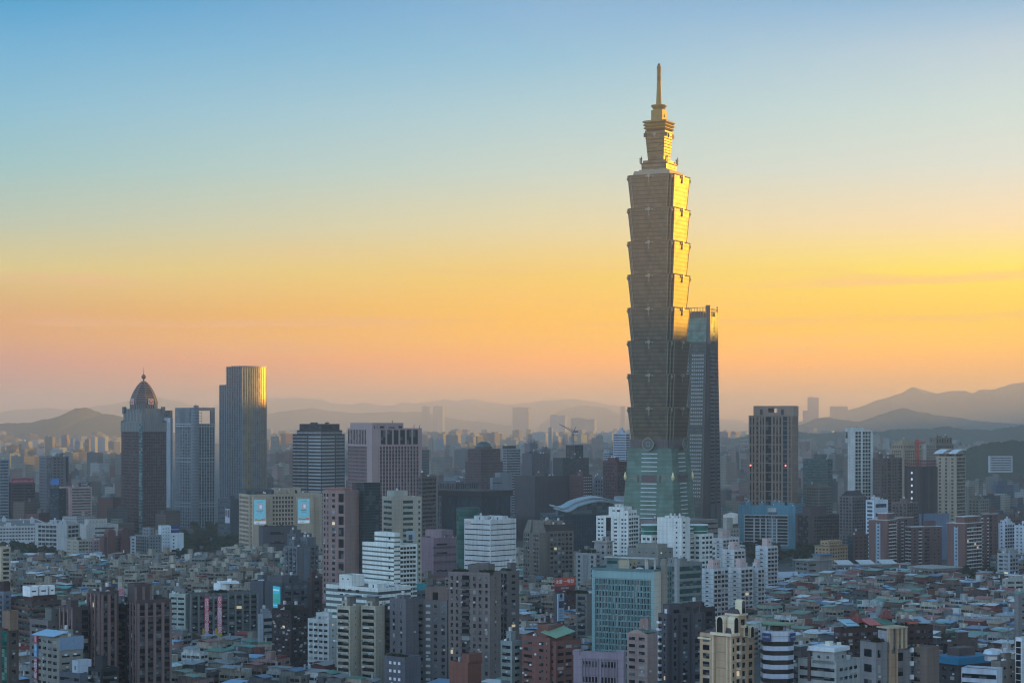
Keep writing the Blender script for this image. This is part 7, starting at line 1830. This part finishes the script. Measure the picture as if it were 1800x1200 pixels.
# ------------------------------------------------------------------ what is already hidden: a coarse depth picture of the frame
OCC = np.zeros((600, 900), bool)
def proj(x, y, z):
    return 900+F*x/y, HY-(z-HC)*F/y
def rect(corners, h, z0=0):
    P = [proj(x, y, z) for x, y in corners for z in (z0, h)]
    return min(p[0] for p in P), max(p[0] for p in P), min(p[1] for p in P), max(p[1] for p in P)
def seen(r, mark=True):
    x0, x1, y0, y1 = max(0, int(r[0]/2)), min(900, int(r[1]/2)+1), max(0, int(r[2]/2)), min(600, int(r[3]/2)+1)
    if x1 <= x0 or y1 <= y0: return 0
    s = OCC[y0:y1, x0:x1]; n = int((~s).sum())
    if mark: s[:] = True
    return n
def inpoly(x, y, P):
    sg = 0
    for i in range(len(P)):
        (x0, y0), (x1, y1) = P[i], P[(i+1) % len(P)]
        c = (x1-x0)*(y-y0)-(y1-y0)*(x-x0)
        if c != 0:
            if sg == 0: sg = 1 if c > 0 else -1
            elif (c > 0) != (sg > 0): return False
    return True
PAL = [('grey', (150,150,146)), ('beige', (176,167,152)), ('cream', (196,190,174)), ('white', (206,208,204)), ('pink tiled', (186,156,148)), ('brown', (126,104,92)), ('pale green', (160,176,162)), ('dark grey', (104,108,110)), ('tan', (168,152,134)), ('brick red', (140,84,72)), ('pale blue', (158,176,190)), ('concrete', (138,136,128))]
PW = [3,3.5,2.5,3,2,3.5,1,4,2,2.5,1,4]
SHED = [('green', (72,124,100)), ('sea green', (84,148,132)), ('light blue', (128,166,196)), ('red', (142,54,52)), ('grey', (140,146,150)), ('white', (206,212,214)), ('blue', (70,110,150)), ('rusty', (140,100,74))]
SW = [4,2.5,2.5,3.5,4,5,1.2,4]
def ocol():
    m, t, p = newmat('painted_wall'); q = G_(t)
    co = q.n('ShaderNodeTexCoord').outputs['Object']; oi = q.n('ShaderNodeObjectInfo')
    a = q.n('ShaderNodeTexNoise'); a.inputs['Scale'].default_value = .12; a.inputs['Detail'].default_value = 6; q.l(co, a.inputs[0])
    mp = q.n('ShaderNodeMapping'); mp.inputs['Scale'].default_value = (.8, .8, .05); q.l(co, mp.inputs[0])
    b = q.n('ShaderNodeTexNoise', noise_dimensions='4D'); b.inputs['Scale'].default_value = 1; q.l(mp.outputs[0], b.inputs[0]); q.l(q.m('MULTIPLY', oi.outputs['Random'], 50), b.inputs['W'])
    v = q.m('MULTIPLY', q.mr(a.outputs[0], .35, .7, .75, 1.1), q.mr(b.outputs[0], .4, .7, 1.0, .55))
    cc = q.n('ShaderNodeCombineColor'); [q.l(v, cc.inputs[i]) for i in range(3)]
    q.l(q.mix(1, oi.outputs['Color'], cc.outputs[0], 'MULTIPLY'), p.inputs['Base Color']); p.inputs['Roughness'].default_value = .75
    return m
def farwall(c, sx=3.4, sz=3.4, d=.35):
    key = ('far', c, sx)
    if key in _M: return _M[key]
    m, t, p = newmat('distant_wall'); q = G_(t)
    co = q.n('ShaderNodeTexCoord').outputs['Object']; se = q.n('ShaderNodeSeparateXYZ'); q.l(co, se.inputs[0])
    h = q.m('ADD', se.outputs[0], se.outputs[1])
    fx = q.m('FRACT', q.m('DIVIDE', h, sx)); fz = q.m('FRACT', q.m('DIVIDE', se.outputs[2], sz))
    w = q.m('MULTIPLY', q.m('LESS_THAN', fx, .62), q.m('LESS_THAN', fz, .45))
    no = q.n('ShaderNodeTexNoise'); no.inputs['Scale'].default_value = .03; q.l(co, no.inputs[0])
    geo = q.n('ShaderNodeNewGeometry'); sn = q.n('ShaderNodeSeparateXYZ'); q.l(geo.outputs['Normal'], sn.inputs[0])
    w = q.m('MULTIPLY', w, q.m('LESS_THAN', sn.outputs[2], .5))
    base = q.mix(q.mr(no.outputs[0], .35, .65, 0, 1), tuple(x*.8 for x in c), tuple(min(1, x*1.12) for x in c))
    q.l(q.mix(w, base, tuple(x*d for x in c)), p.inputs['Base Color']); p.inputs['Roughness'].default_value = .7
    _M[key] = m
    return m
def house_parts(rr, w, l, nf, fh, dens=1):
    """[(part name, slot, MB)] of a walk-up block with its corner at the origin; w along x, l along y"""
    out = []; h = nf*fh
    m = MB(); m.box(0, w, 0, l, 0, h, bottom=False)
    t = .25; ph = rr.choice((.7, .9, 1.1))
    m.box(0, w, 0, t, h+.002, h+ph); m.box(0, w, l-t, l, h+.002, h+ph); m.box(0, t, t, l-t, h+.002, h+ph-.01); m.box(w-t, w, t, l-t, h+.002, h+ph-.01)
    st = rr.random()
    for f in range(nf):
        z = f*fh
        if st < .55:   # balcony slabs
            m.box(-.9, -.01, .3, l-.3, z+.05, z+1.05)
            if rr.random() < .6: m.box(.3, w-.3, -.9, -.01, z+.05, z+1.05)
        else:
            m.box(-.3, -.01, 0, l, z-.12, z+.15); m.box(0, w, -.3, -.01, z-.12, z+.15)
    out.append(('wall', 'w', m))
    for f in range(nf):
        z = f*fh+fh*.36; e = rr.uniform(.8, 1.5); e2 = z+fh*.45
        q = MB()
        nw = max(2, int(l/3.4)); cw = (l-e)/nw
        for i in range(nw): q.box(-.06, 0, e/2+cw*i+.25, e/2+cw*(i+1)-.25, z, e2)
        out.append(('window_row', 'g', q))
        q = MB(); nw = max(2, int(w/3.4)); cw = (w-e)/nw
        for i in range(nw):
            if st < .3 and i % 2: continue
            q.box(e/2+cw*i+.3, e/2+cw*(i+1)-.3, -.06, 0, z, e2)
        out.append(('window_row', 'g', q))
    rt = rr.random() if nf < 6 else .9
    if rt < .62:    # sheet metal roof shed over part of the roof
        x0, x1 = (.3, w-.3) if rr.random() < .6 else (.3, w*rr.uniform(.5, .8)); y0, y1 = (.3, l-.3) if rr.random() < .5 else (l*rr.uniform(.2, .45), l-.3)
        hh = rr.uniform(2.2, 3.2); sl = rr.uniform(.3, 1.3)
        q = MB(); q.box(x0+.5, x1-.5, y0+.5, y1-.5, h+.01, h+hh-.05, bottom=False); out.append(('roof_room', 'w', q))
        q = MB()
        if rr.random() < .4:
            q.loft([[(x, y0-.3, h+hh), (x, (y0+y1)/2, h+hh+sl), (x, y1+.3, h+hh), (x, y1+.3, h+hh-.15), (x, (y0+y1)/2, h+hh+sl-.15), (x, y0-.3, h+hh-.15)] for x in (x0-.4, x1+.4)])
        else:
            q.loft([[(x0-.4, y, h+hh), (x1+.4, y, h+hh+sl), (x1+.4, y, h+hh+sl-.15), (x0-.4, y, h+hh-.15)] for y in (y0-.4, y1+.4)])
        out.append(('roof_shed', 's', q)); top = h+hh+sl
    else:
        q = MB(); q.box(.27, w-.27, .27, l-.27, h+.003, h+.1); out.append(('roof', 'r', q))
        bx, by = rr.uniform(.3, w*.5), rr.uniform(.3, l*.55); bw, bl = min(w*.45, rr.uniform(3, 4.6)), min(l*.4, rr.uniform(3.5, 6))
        bh = rr.uniform(2.6, 5.6)
        q = MB(); q.box(bx, bx+bw, by, by+bl, h+.1, h+bh); q.box(bx-.25, bx+bw+.25, by-.25, by+bl+.25, h+bh+.003, h+bh+.22); out.append(('stair_bulkhead', 'w', q))
        if rr.random() < .4:
            q = MB(); q.box(bx+bw+.3, w-.4, .5, l*.5, h+2.2, h+2.35); q.box(bx+bw+.6, w-.8, .9, l*.45, h+.1, h+2.19); out.append(('roof_shed', 's', q))
    for i in range(rr.choice((0, 0, 1, 1))):
        x, y = rr.uniform(1, w-1), rr.uniform(1, l-1); zz = h+(3.6 if rt < .62 else .1)
        q = MB(); q.cyl(x, y, .65, zz+.5, zz+2.0, n=8); q.box(x-.45, x+.45, y-.45, y+.45, zz-.6, zz+.5); out.append(('water_tank', 't', q))
    return out, h
ANCH = [(245,800,'the domed tower'),(340,820,'the crown-opening tower'),(425,780,'the tallest left tower'),(495,900,'the banner store'),(560,850,'the dark banded block'),(680,850,'the pink granite tower'),(690,990,'the striped hotel'),(860,960,'the slit-window office'),(850,860,'the green domed building'),(965,970,'the gabled office'),(1020,895,'the swooping roof mall'),(1085,930,'the bright white apartments'),(1170,800,'the landmark tower'),(1095,1070,'the teal tower'),(1190,950,'the curved balconies'),(1275,1110,'the mansard tower'),(1365,1150,'the banded round office'),(1360,930,'the turquoise office'),(1360,800,'the brown grid tower'),(1437,940,'the brown stone office'),(1508,850,'the slim white tower'),(1545,980,'the left brick slab'),(1670,850,'the curved canopy tower'),(1700,980,'the right brick slab'),(1460,1180,'the white slab roof'),(1580,1160,'the pergola tower'),(1550,1095,'the pyramid pavilions'),(1700,1180,'the teal fascia hall'),(1380,1030,'the gymnasium'),(1620,990,'the school wing'),(1780,1010,'the right edge blocks'),(830,1100,'the tallest brown apartments'),(635,1130,'the yellow beige pair'),(510,1130,'the dark brick block'),(385,1090,'the red banner building'),(260,1120,'the right twin tower'),(170,1110,'the left twin tower'),(105,1160,'the blue roofed block'),(60,1080,'the orange banded block'),(95,960,'the square grid institution'),(200,985,'the round-topped stair towers'),(303,970,'the blank white block'),(505,1050,'the cyan sign'),(967,1150,'the rusty brick block'),(1055,1170,'the mauve block'),(100,860,'the pink framed office'),(740,780,'the roof davits'),(1000,770,'the luffing crane'),(640,740,'the granite tower roof'),(1290,760,'the slender dark tower'),(1440,800,'the green banded block'),(1750,830,'the wooded hill'),(20,800,'the left edge')]
ORD = ['leftmost','second from left','third from left','fourth from left','fifth from left','sixth from left','seventh from left','eighth from left','ninth from left','tenth from left']
def where(px, py):
    best = min(ANCH, key=lambda a: (a[0]-px)**2+((a[1]-py)*1.6)**2)
    dx, dy = px-best[0], py-best[1]
    if abs(dx) > abs(dy)*1.2: w = 'left of' if dx < 0 else 'right of'
    else: w = 'beyond' if dy < 0 else 'below'
    return w+' '+best[2]
def name_all(items):
    """items: (root, base phrase, px, py); labels made unique by counting from the left"""
    gr = {}
    for it in items: gr.setdefault((it[1], where(it[2], it[3])), []).append(it)
    for (ph, wh), lst in gr.items():
        lst.sort(key=lambda t: t[2])
        for i, it in enumerate(lst):
            lab = '%s, %s' % (ph, wh)
            if len(lst) > 1 and len(lab.split()) > 11: lab = lab.replace(' of ', ' ', 1).replace(' storeys', ' storey')
            if len(lst) > 1: lab = (ORD[i] if i < 10 else 'number %d from left,' % (i+1))+' '+lab
            if len(lab.replace(',', ' ').replace('-', ' ').split()) > 14: lab = lab.replace('roof shed', 'shed').replace('number ', 'no. ').replace('walk-up of ', '').replace(' storeys', '-storey house')
            if len(lab.replace(',', ' ').replace('-', ' ').split()) > 16: lab = lab.replace('no. ', '').replace('from left', 'from left', 1).replace(' house with ', ' with ').replace(' walk-up', '')
            it[0]['label'] = lab
def city(name, cat, group, cands, limit, slots, plural):
    """cands: (dist, x, y, rot, w, l, nf, fh, seed, wall index, shed index); nearest first for hiding, largest first for standing alone"""
    vis = []
    for c in sorted(cands, key=lambda c: c[0]):
        d, x, y, r, w, l, nf, fh, seed, wi, si = c
        cs = [(x+a*cos(r)-b*sin(r), y+a*sin(r)+b*cos(r)) for a, b in ((0,0),(w,0),(w,l),(0,l))]
        if min(q[1] for q in cs) < 200: continue
        rc = rect(cs, nf*fh+2.5)
        if rc[1] < -10 or rc[0] > 1810 or rc[2] > 1215: continue
        n = seen(rc)
        if n >= 3: vis.append((n, c, rc))
    vis.sort(key=lambda t: -t[0])
    return vis[:limit], vis[limit:]
def emit_house(c, rc, mats, items, group, cat, name, proto, big):
    d, x, y, r, w, l, nf, fh, seed, wi, si = c
    key = (nf, seed % 5, round(w/4), round(l/5))
    if key not in proto:
        rr = random.Random(hash(key) % 99991); w0, l0 = round(w/4)*4, round(l/5)*5
        parts, h = house_parts(rr, max(w0, 5), max(l0, 5), nf, fh)
        proto[key] = ([(n, s, m.mesh(n, mats[s])) for n, s, m in parts], max(w0, 5), max(l0, 5))
    parts, w0, l0 = proto[key]
    root = link(name, None, None, (x, y, 0), r); root.scale = (w/w0, l/l0, 1)
    root['category'] = cat; root['group'] = group
    wc, scol = tuple(1.15*v**1.2 for v in lin(PAL[wi][1])), lin(SHED[si][1])
    k = random.Random(seed).uniform(.5, 1.15)
    has = False
    for n, s, me in parts:
        o = link(n, me, root)
        if s == 'w': o.color = (*[q*k for q in wc], 1)
        elif s == 's': o.color = (*scol, 1); has = True
    ph = ('%s walk-up of %s storeys' % (PAL[wi][0], ['','one','two','three','four','five','six','seven','eight','nine','ten','eleven','twelve'][nf]))
    if has: ph += ' with %s roof shed' % SHED[si][0]
    items.append((root, ph, (rc[0]+rc[1])/2, rc[2]))
def pick(rr, w):
    t = rr.random()*sum(w)
    for i, q in enumerate(w):
        t -= q
        if t <= 0: return i
    return len(w)-1
TREES = []
def near_city():
    for item in FOOT:
        pass
    for q in sorted(HB, key=lambda q: q[2]): seen(rect(q[0], q[1]))
    # the heroes hide what stands behind them only; rebuild the picture front to back together with the houses
    OCC[:] = False
    rr = random.Random(11)
    cands = []
    # (rows of walk-ups) in a street grid turned by the angle of each quarter
    def block(r, dmin, dmax, pxmin, pxmax, nfs, wr=(8, 16), depth=13, lane=7, fh=3.15, keep=.96, skip=()):
        ca, sa = cos(r), sin(r)
        span = int(dmax*.62)
        v = -span
        row = 0
        while v < dmax+200:
            u = -span-200; nl = 0
            while u < dmax+400:
                w = rr.uniform(*wr); nl += 1
                x = u*ca-v*sa; y = u*sa+v*ca
                if dmin < y < dmax:
                    px = 900+F*x/y
                    if pxmin < px < pxmax and rr.random() < keep:
                        nf = rr.choice(nfs)
                        ok = True
                        cx, cy = x+(w/2)*ca-(depth/2)*sa, y+(w/2)*sa+(depth/2)*ca
                        for P in FOOT:
                            if abs(P[0][0]-cx) < 220 and abs(P[0][1]-cy) < 220 and (inpoly(cx, cy, P) or any(inpoly(x+a*ca-b_*sa, y+a*sa+b_*ca, P) for a, b_ in ((0,0),(w,0),(w,depth),(0,depth),(w/2,0),(0,depth/2)))): ok = False; break
                        if ok:
                            for (a0, a1, b0, b1) in skip+PARKS:
                                yb = HY+HC*F/cy; pc = 900+F*cx/cy
                                if a0 < pc < a1 and b0 < yb < b1: ok = False; break
                        if ok: cands.append((y, x, y, r, w-.15, depth-.3*rr.random(), nf, fh, rr.randrange(10**6), pick(rr, PW) if nf < 6 else rr.choice((1,1,8,0,11,2,1)), pick(rr, SW)))
                u += w
                if nl % 9 == 0: u += 9
            row += 1
            v += depth+(lane if row % 2 == 0 else 1.2)
    dd = lambda yb: dist(yb)
    block(radians(52), dd(1400), dd(1026), 1225, 1915, (3,3,4,4,4,5,2), (7, 15))
    block(radians(63), dd(1400), dd(1120), 250, 620, (3,4,4,5,3), (7, 14))
    block(radians(60), dd(1420), dd(1100), 560, 1240, (3,4,4,5), (7, 14))
    block(radians(70), dd(1020), dd(1001), 400, 580, (6,7,7,6), (10, 18), 14, 12)
    block(radians(70), dd(1110), dd(1020), 215, 580, (6,7,7,6,8), (10, 18), 14, 12)
    block(radians(70), dd(1150), dd(1006), -100, 216, (4,4,5,5,3,6), (8, 15))
    block(radians(55), dd(1110), dd(1000), 580, 1240, (4,5,6,5,7), (9, 18), 14, 9)
    block(radians(50), dd(1026), dd(985), 1225, 1915, (4,5,6,7,5), (9, 18), 14, 10)
    block(radians(60), dd(1400), dd(1150), -100, 250, (4,5,3,4), (8, 15))
    mats = {'w': ocol(), 's': None, 'g': GLASSD, 'r': ROOF, 't': plain((.34,.36,.38), .4, .5)}
    sm, t, p = newmat('sheet_metal'); q = G_(t); oi = q.n('ShaderNodeObjectInfo')
    co = q.n('ShaderNodeTexCoord').outputs['Object']; no = q.n('ShaderNodeTexNoise'); no.inputs['Scale'].default_value = .5; no.inputs['Detail'].default_value = 5; q.l(co, no.inputs[0])
    wv = q.n('ShaderNodeTexWave'); wv.inputs['Scale'].default_value = 1.2; q.l(co, wv.inputs[0])
    q.l(q.mix(q.mr(no.outputs[0], .4, .7, 0, .55), oi.outputs['Color'], (.12,.10,.08)), p.inputs['Base Color']); p.inputs['Roughness'].default_value = .45; p.inputs['Metallic'].default_value = .15
    mats['s'] = sm
    # front to back, heroes and houses together
    ev = [(c[0], 1, c) for c in cands]+[(q[2], 0, q) for q in HB]
    ev.sort(key=lambda e: e[0])
    vis = []
    for d, k, c in ev:
        if k == 0: seen(rect(c[0], c[1])); continue
        d, x, y, r, w, l, nf, fh, seed, wi, si = c
        cs = [(x+a*cos(r)-b*sin(r), y+a*sin(r)+b*cos(r)) for a, b in ((0,0),(w,0),(w,l),(0,l))]
        rc = rect(cs, nf*fh+1.5)
        if rc[1] < -110 or rc[0] > 1910 or rc[2] > 1210: continue
        n = seen(rc) if rc[1] > 0 and rc[0] < 1800 else 2
        if n >= 2: vis.append((n, c, rc))
    vis.sort(key=lambda t: -t[0])
    proto = {}; items = []
    LIM = 295
    for n, c, rc in vis[:LIM]: emit_house(c, rc, mats, items, 'walk-up houses packed along the lanes', 'house', 'walk_up_house', proto, True)
    name_all(items)
    # the remaining, smaller ones together
    pm = [wall(lin(q[1]), .75, .45) for q in [(n, c) for n, c in PAL]]; ps = [plain(lin(c), .5) for n, c in SHED]
    allm = pm+ps+[GLASSD, ROOF, STEEL]
    big = MB()
    for n, c, rc in vis[LIM:]:
        d, x, y, r, w, l, nf, fh, seed, wi, si = c
        parts, h = house_parts(random.Random(seed), w, l, nf, fh)
        ca, sa = cos(r), sin(r)
        for nm, s, m in parts:
            mi = wi if s == 'w' else (len(pm)+si if s == 's' else len(pm)+len(ps)+'grt'.index(s))
            k = len(big.v)
            big.v += [(x+a*ca-b*sa, y+a*sa+b*ca, z) for a, b, z in m.v]
            big.f += [tuple(i+k for i in f) for f in m.f]; big.m += [mi]*len(m.f)
    if big.f:
        o = big.build('walk_up_houses', allm); o['kind'] = 'stuff'; o['label'] = 'packed small walk-up houses filling the gaps'; o['category'] = 'houses'
    print('NEAR', len(cands), 'visible', len(vis))
PARKS = ((1298,1756,960,1027), (300,440,925,988), (-20,118,957,1003), (1600,1760,1016,1036), (1290,1482,955,992), (1330,1420,1020,1050), (1395,1690,1006,1026))
def trees():
    rr = random.Random(21)
    crowns = [crown_mesh(i, 360, 1, 1.15, .19) for i in range(6)]
    tm = MB(); tm.loft([[(r*cos(2*pi*i/7), r*sin(2*pi*i/7), z) for i in range(7)] for r, z in ((.34,-.5),(.24,2.2),(.16,5.2))]); tm.bar((0,0,2.4),(1.3,.5,5),.09); tm.bar((0,0,2.8),(-1.1,.8,5.2),.09); tm.bar((0,0,3),(.2,-1.3,5.4),.08)
    trunk = tm.mesh('trunk', BARK)
    def put(n, px0, px1, yb0, yb1, hs, label, group):
        k = 0; t = 0
        while k < n and t < n*8:
            t += 1
            yb = rr.uniform(yb0, yb1); D = dist(yb); px = rr.uniform(px0, px1); X = (px-900)/F*D
            if any(abs(P[0][0]-X) < 200 and abs(P[0][1]-D) < 200 and inpoly(X, D, P) for P in FOOT): continue
            s = rr.uniform(*hs)
            root = link('tree', None, None, (X, D, 0), rr.uniform(0, 6)); tag(root, label, 'tree', group)
            link('trunk', trunk, root)
            c = link('crown', rr.choice(crowns), root, (0, 0, 5.6)); c.scale = (s, s*rr.uniform(.85,1.15), s*rr.uniform(.8,1.1))
            k += 1
    put(90, 322, 442, 930, 988, (4.5,7), 'dark leafy tree in the park below the two tall left towers', 'park trees below the left towers')
    put(14, 300, 335, 955, 985, (4,6), 'dark leafy tree near the blank white block with the blue sign box', 'trees by the blank white block')
    put(64, -15, 118, 962, 1003, (4.5,7), 'dark leafy tree in the grove left of the tan flat block', 'trees of the left grove')
    put(46, 1600, 1760, 1014, 1038, (4,6.5), 'dark leafy tree below the right brick red slab', 'trees below the brick red slabs')
    put(56, 1296, 1482, 960, 990, (4,6.5), 'dark leafy tree in front of the turquoise office', 'trees before the turquoise office')
    put(10, 1335, 1362, 1040, 1066, (4,5.5), 'dark leafy tree beside the gymnasium wall', 'trees beside the gymnasium')
    put(10, 290, 560, 1165, 1270, (2.5,4), 'small leafy tree among the green shed roofs', 'trees among the low roofs')
    put(22, 1400, 1800, 1080, 1290, (2.5,4), 'small leafy tree between the walk-ups at lower right', 'trees between the right walk-ups')
def far_city():
    rr = random.Random(5)
    cands = []
    r = radians(60)
    def scat(n, dmin, dmax, pxmin, pxmax, hs, ws):
        for i in range(n):
            t = rr.random(); y = sqrt(dmin**2+(dmax**2-dmin**2)*t); px = rr.uniform(pxmin, pxmax); x = (px-900)/F*y
            nf = int(rr.choice(hs)*rr.uniform(.75, 1.25)/3.4)
            w, l = rr.uniform(*ws), rr.uniform(*ws)
            cx, cy = x+(w/2)*cos(r)-(l/2)*sin(r), y+(w/2)*sin(r)+(l/2)*cos(r)
            if any(abs(P[0][0]-cx) < 260 and abs(P[0][1]-cy) < 260 and inpoly(cx, cy, P) for P in FOOT): continue
            yb = HY+HC*F/cy
            if any(a0 < px < a1 and b0 < yb < b1 for a0, a1, b0, b1 in PARKS): continue
            if px > 1660 and 3700 < y < 5400: continue
            cands.append((y, x, y, r+rr.choice((0, 0, .12, -.2)), w, l, max(nf, 3), 3.4, rr.randrange(10**6), pick(rr, PW), 0))
    scat(1500, 2350, 4200, -110, 1920, (16, 20, 24, 30, 42), (14, 34))
    scat(2600, 4200, 7500, -110, 1920, (18, 24, 30, 42, 60), (18, 44))
    scat(2600, 7500, 12500, -110, 1920, (20, 30, 40, 60, 80), (22, 60))
    # tall slabs standing out of the haze, as in the photograph
    for (px, wpx, yt, D) in ((1454,30,699,9500),(1507,34,714,9800),(1431,16,722,9400),(1380,14,716,9600),(760,14,714,10500),(775,10,714,10500),(790,24,714,10500),(944,30,716,9800),(1104,12,714,9600),(1010,34,730,8200),(1040,26,735,8000),(1060,30,737,7600),(600,8,760,6000),(1306,22,812,3600),(1740,30,738,9000),(1715,20,741,9000),(1690,24,744,8800),(1775,26,742,8800),
        (100,18,768,6000),(124,14,765,6000),(133,8,771,6000),(148,14,776,5600),(162,12,772,5500),(12,8,786,5200),(35,14,790,5200),(193,16,770,6200),(174,14,768,6500),(498,16,767,5200),(490,8,768,5200),(552,10,766,6200),(765,10,770,6000),(975,10,752,6800),(1066,14,766,5600),(1055,12,770,5600),(60,20,776,6300),(82,14,780,6300),(42,16,783,6300),(930,26,782,5200),(955,22,775,5600),(820,30,765,7000),(790,20,772,6500),(1300,14,790,4500),(1288,10,800,4500),(1410,14,770,7000),(1426,16,775,7000),(1440,12,772,7000),(1552,14,765,7400),(1484,10,768,6800),(1500,12,766,6800),(1570,14,770,6500),(1640,12,766,7600),(1656,14,764,7600),(640,14,768,6500),(625,16,775,5800)):
        if D > 7400: D *= 1.75
        h = HC+(HY-yt)*D/F; w = wpx*D/F/1.15
        x = (px-wpx/2-900)/F*D
        cands.append((D, x, D, radians(80), w, w*rr.uniform(.7,1.1), max(3, int(h/3.4)), h/max(3, int(h/3.4)), rr.randrange(10**6), rr.choice((0,1,2,3,4,8,10)), 1))
    # keep those the photograph could show
    ev = [(c[0], 1, c) for c in cands]+[(q[2], 0, q) for q in HB if q[2] > 2300]
    ev.sort(key=lambda e: e[0])
    vis = []
    for d, k, c in ev:
        if k == 0: seen(rect(c[0], c[1])); continue
        d, x, y, r_, w, l, nf, fh, seed, wi, si = c
        cs = [(x+a*cos(r_)-b*sin(r_), y+a*sin(r_)+b*cos(r_)) for a, b in ((0,0),(w,0),(w,l),(0,l))]
        rc = rect(cs, nf*fh)
        n = seen(rc) if rc[1] > 0 and rc[0] < 1800 else 1
        if n >= 1: vis.append((n, c, rc))
    vis.sort(key=lambda t: -t[0])
    pm = [farwall(tuple(.5*x for x in lin(c))) for n, c in PAL]
    items = []; meshes = {}
    LIM = 298
    for n, c, rc in vis[:LIM]:
        d, x, y, r_, w, l, nf, fh, seed, wi, si = c
        q = random.Random(seed); h = nf*fh
        root = link('distant_block', None, None, (x, y, 0), r_); root['category'] = 'building'; root['group'] = 'distant blocks fading into the haze'
        MB().box(0, w, 0, l, 0, h, bottom=False).build('wall', pm[wi], root)
        m = MB(); bw = w*q.uniform(.2, .5); bl = l*q.uniform(.2, .5); bx = q.uniform(0, w-bw); by = q.uniform(0, l-bl)
        m.box(bx, bx+bw, by, by+bl, h+.01, h+q.uniform(2.5, 7)); m.build('stair_bulkhead', pm[(wi+q.randrange(3)) % len(pm)], root)
        m = MB(); m.box(0, w, 0, .4, h+.003, h+1.1); m.box(0, .4, .4, l, h+.003, h+1.1); m.build('parapet', pm[wi], root)
        size = 'tall' if h > 55 else ('low' if h < 22 else 'mid-height')
        items.append((root, '%s hazy %s block' % (size, PAL[wi][0]), (rc[0]+rc[1])/2, rc[2]))
    name_all(items)
    big = MB(); R0 = radians(60); c0, s0 = cos(-R0), sin(-R0)
    for n, c, rc in vis[LIM:]:
        d, x, y, r_, w, l, nf, fh, seed, wi, si = c
        q = random.Random(seed); h = nf*fh
        lx, ly = x*c0-y*s0, x*s0+y*c0
        big.box(lx, lx+w, ly, ly+l, 0, h, wi, bottom=False)
        bw, bl = w*q.uniform(.2,.6), l*q.uniform(.2,.6); big.box(lx+1, lx+1+bw, ly+1, ly+1+bl, h+.01, h+q.uniform(2.5,6), (wi+1) % 12)
    o = big.build('distant_city', pm, None, None, R0); o['kind'] = 'stuff'; o['label'] = 'far hazy city of countless small blocks'; o['category'] = 'city'
    print('FAR', len(cands), 'visible', len(vis))

def streets():
    # a stretch of road with parked cars before the turquoise office, and lamps along the park
    m, t, p = newmat('asphalt'); p.inputs['Base Color'].default_value = (.05, .052, .055, 1); p.inputs['Roughness'].default_value = .9
    def strip(name, x0, y0, x1, y1, w, z, mat):
        dx, dy = x1-x0, y1-y0; l = sqrt(dx*dx+dy*dy); nx, ny = -dy/l*w/2, dx/l*w/2
        return MB().face([(x0+nx, y0+ny, z), (x0-nx, y0-ny, z), (x1-nx, y1-ny, z), (x1+nx, y1+ny, z)]).build(name, mat)
    A = lambda px, yb: ((px-900)/F*dist(yb), dist(yb))
    a, b = A(1300, 996), A(1484, 990)
    strip('road', *a, *b, 26, .05, m)['kind'] = 'structure'
    strip('road_marking', *a, *b, .4, .06, plain((.7,.7,.68), .8))['kind'] = 'structure'
    dx, dy = b[0]-a[0], b[1]-a[1]; l = sqrt(dx*dx+dy*dy); ux, uy = dx/l, dy/l; ang = math.atan2(dy, dx)
    cols = [('white',(.7,.7,.7)),('silver',(.4,.41,.42)),('black',(.02,.02,.02)),('yellow',(.55,.38,.02)),('dark blue',(.02,.04,.12)),('red',(.35,.02,.02)),('grey',(.15,.15,.16))]
    body = MB(); body.loft([[(x, y, z) for x, z in ((-2.2,.35),(-2.2,.8),(-1.6,.95),(1.0,.95),(2.1,.75),(2.2,.35))] for y in (-.85,.85)])
    cab = MB(); cab.loft([[(x, y, z) for x, z in ((-1.5,.96),(-1.1,1.42),(.3,1.45),(1.0,.96))] for y in (-.74,.74)])
    wh = MB(); wh.loft([[(.32*cos(2*pi*i/10), y, .32*sin(2*pi*i/10)) for i in range(10)] for y in (-.12,.12)])
    cm = ocol(); bm = body.mesh('body', cm); gm = cab.mesh('window', GLASSD); wm = wh.mesh('wheel', DARK)
    rr = random.Random(3); used = {}
    for i in range(26):
        q = rr.choice(cols); s_ = rr.uniform(8, l-8); o = rr.choice((-8,-3.5,3.5,8))
        if any(abs(s_-u_[0]) < 6 and u_[1] == o for u_ in used): continue
        used[(s_, o)] = q
        x, y = a[0]+ux*s_-uy*o, a[1]+uy*s_+ux*o
        r = link('car', None, None, (x, y, .06), ang+(pi if o > 0 else 0)); r['category'] = 'car'; r['group'] = 'cars on the road before the turquoise office'
        r['label'] = '%s car on the short road in front of the turquoise office' % q[0]
        c = link('body', bm, r); c.color = (*q[1], 1); link('window', gm, r)
        for wx in (-1.35, 1.35):
            for wy in (-.8, .8): link('wheel', wm, r, (wx, wy, .32))
    pole = MB(); pole.cyl(0,0,.14,0,9,n=6); pole.bar((0,0,9),(1.8,0,9.6),.08); pm = pole.mesh('pole', STEEL)
    lm = MB(); lm.box(1.3,2.5,-.18,.18,9.5,9.72); lm = lm.mesh('lamp_head', DARK)
    for i, (px, yb) in enumerate(((356,992),(372,989),(386,986),(399,984),(412,981),(1330,1000),(1362,999),(1394,998))):
        x, y = A(px, yb)
        r = link('street_lamp', None, None, (x, y, 0), 2.6); tag(r, 'thin steel street lamp along the park edge' if px < 900 else 'thin steel street lamp along the short road', 'street lamp', 'street lamps by the park' if px < 900 else 'street lamps by the short road')
        link('pole', pm, r); link('lamp_head', lm, r)
make_ground(); make_hills()
landmark(); second_tower(); domed_tower(); heroes_back(); heroes_front(); heroes_left(); heroes_right()
near_city(); trees(); streets(); far_city()
make_haze()
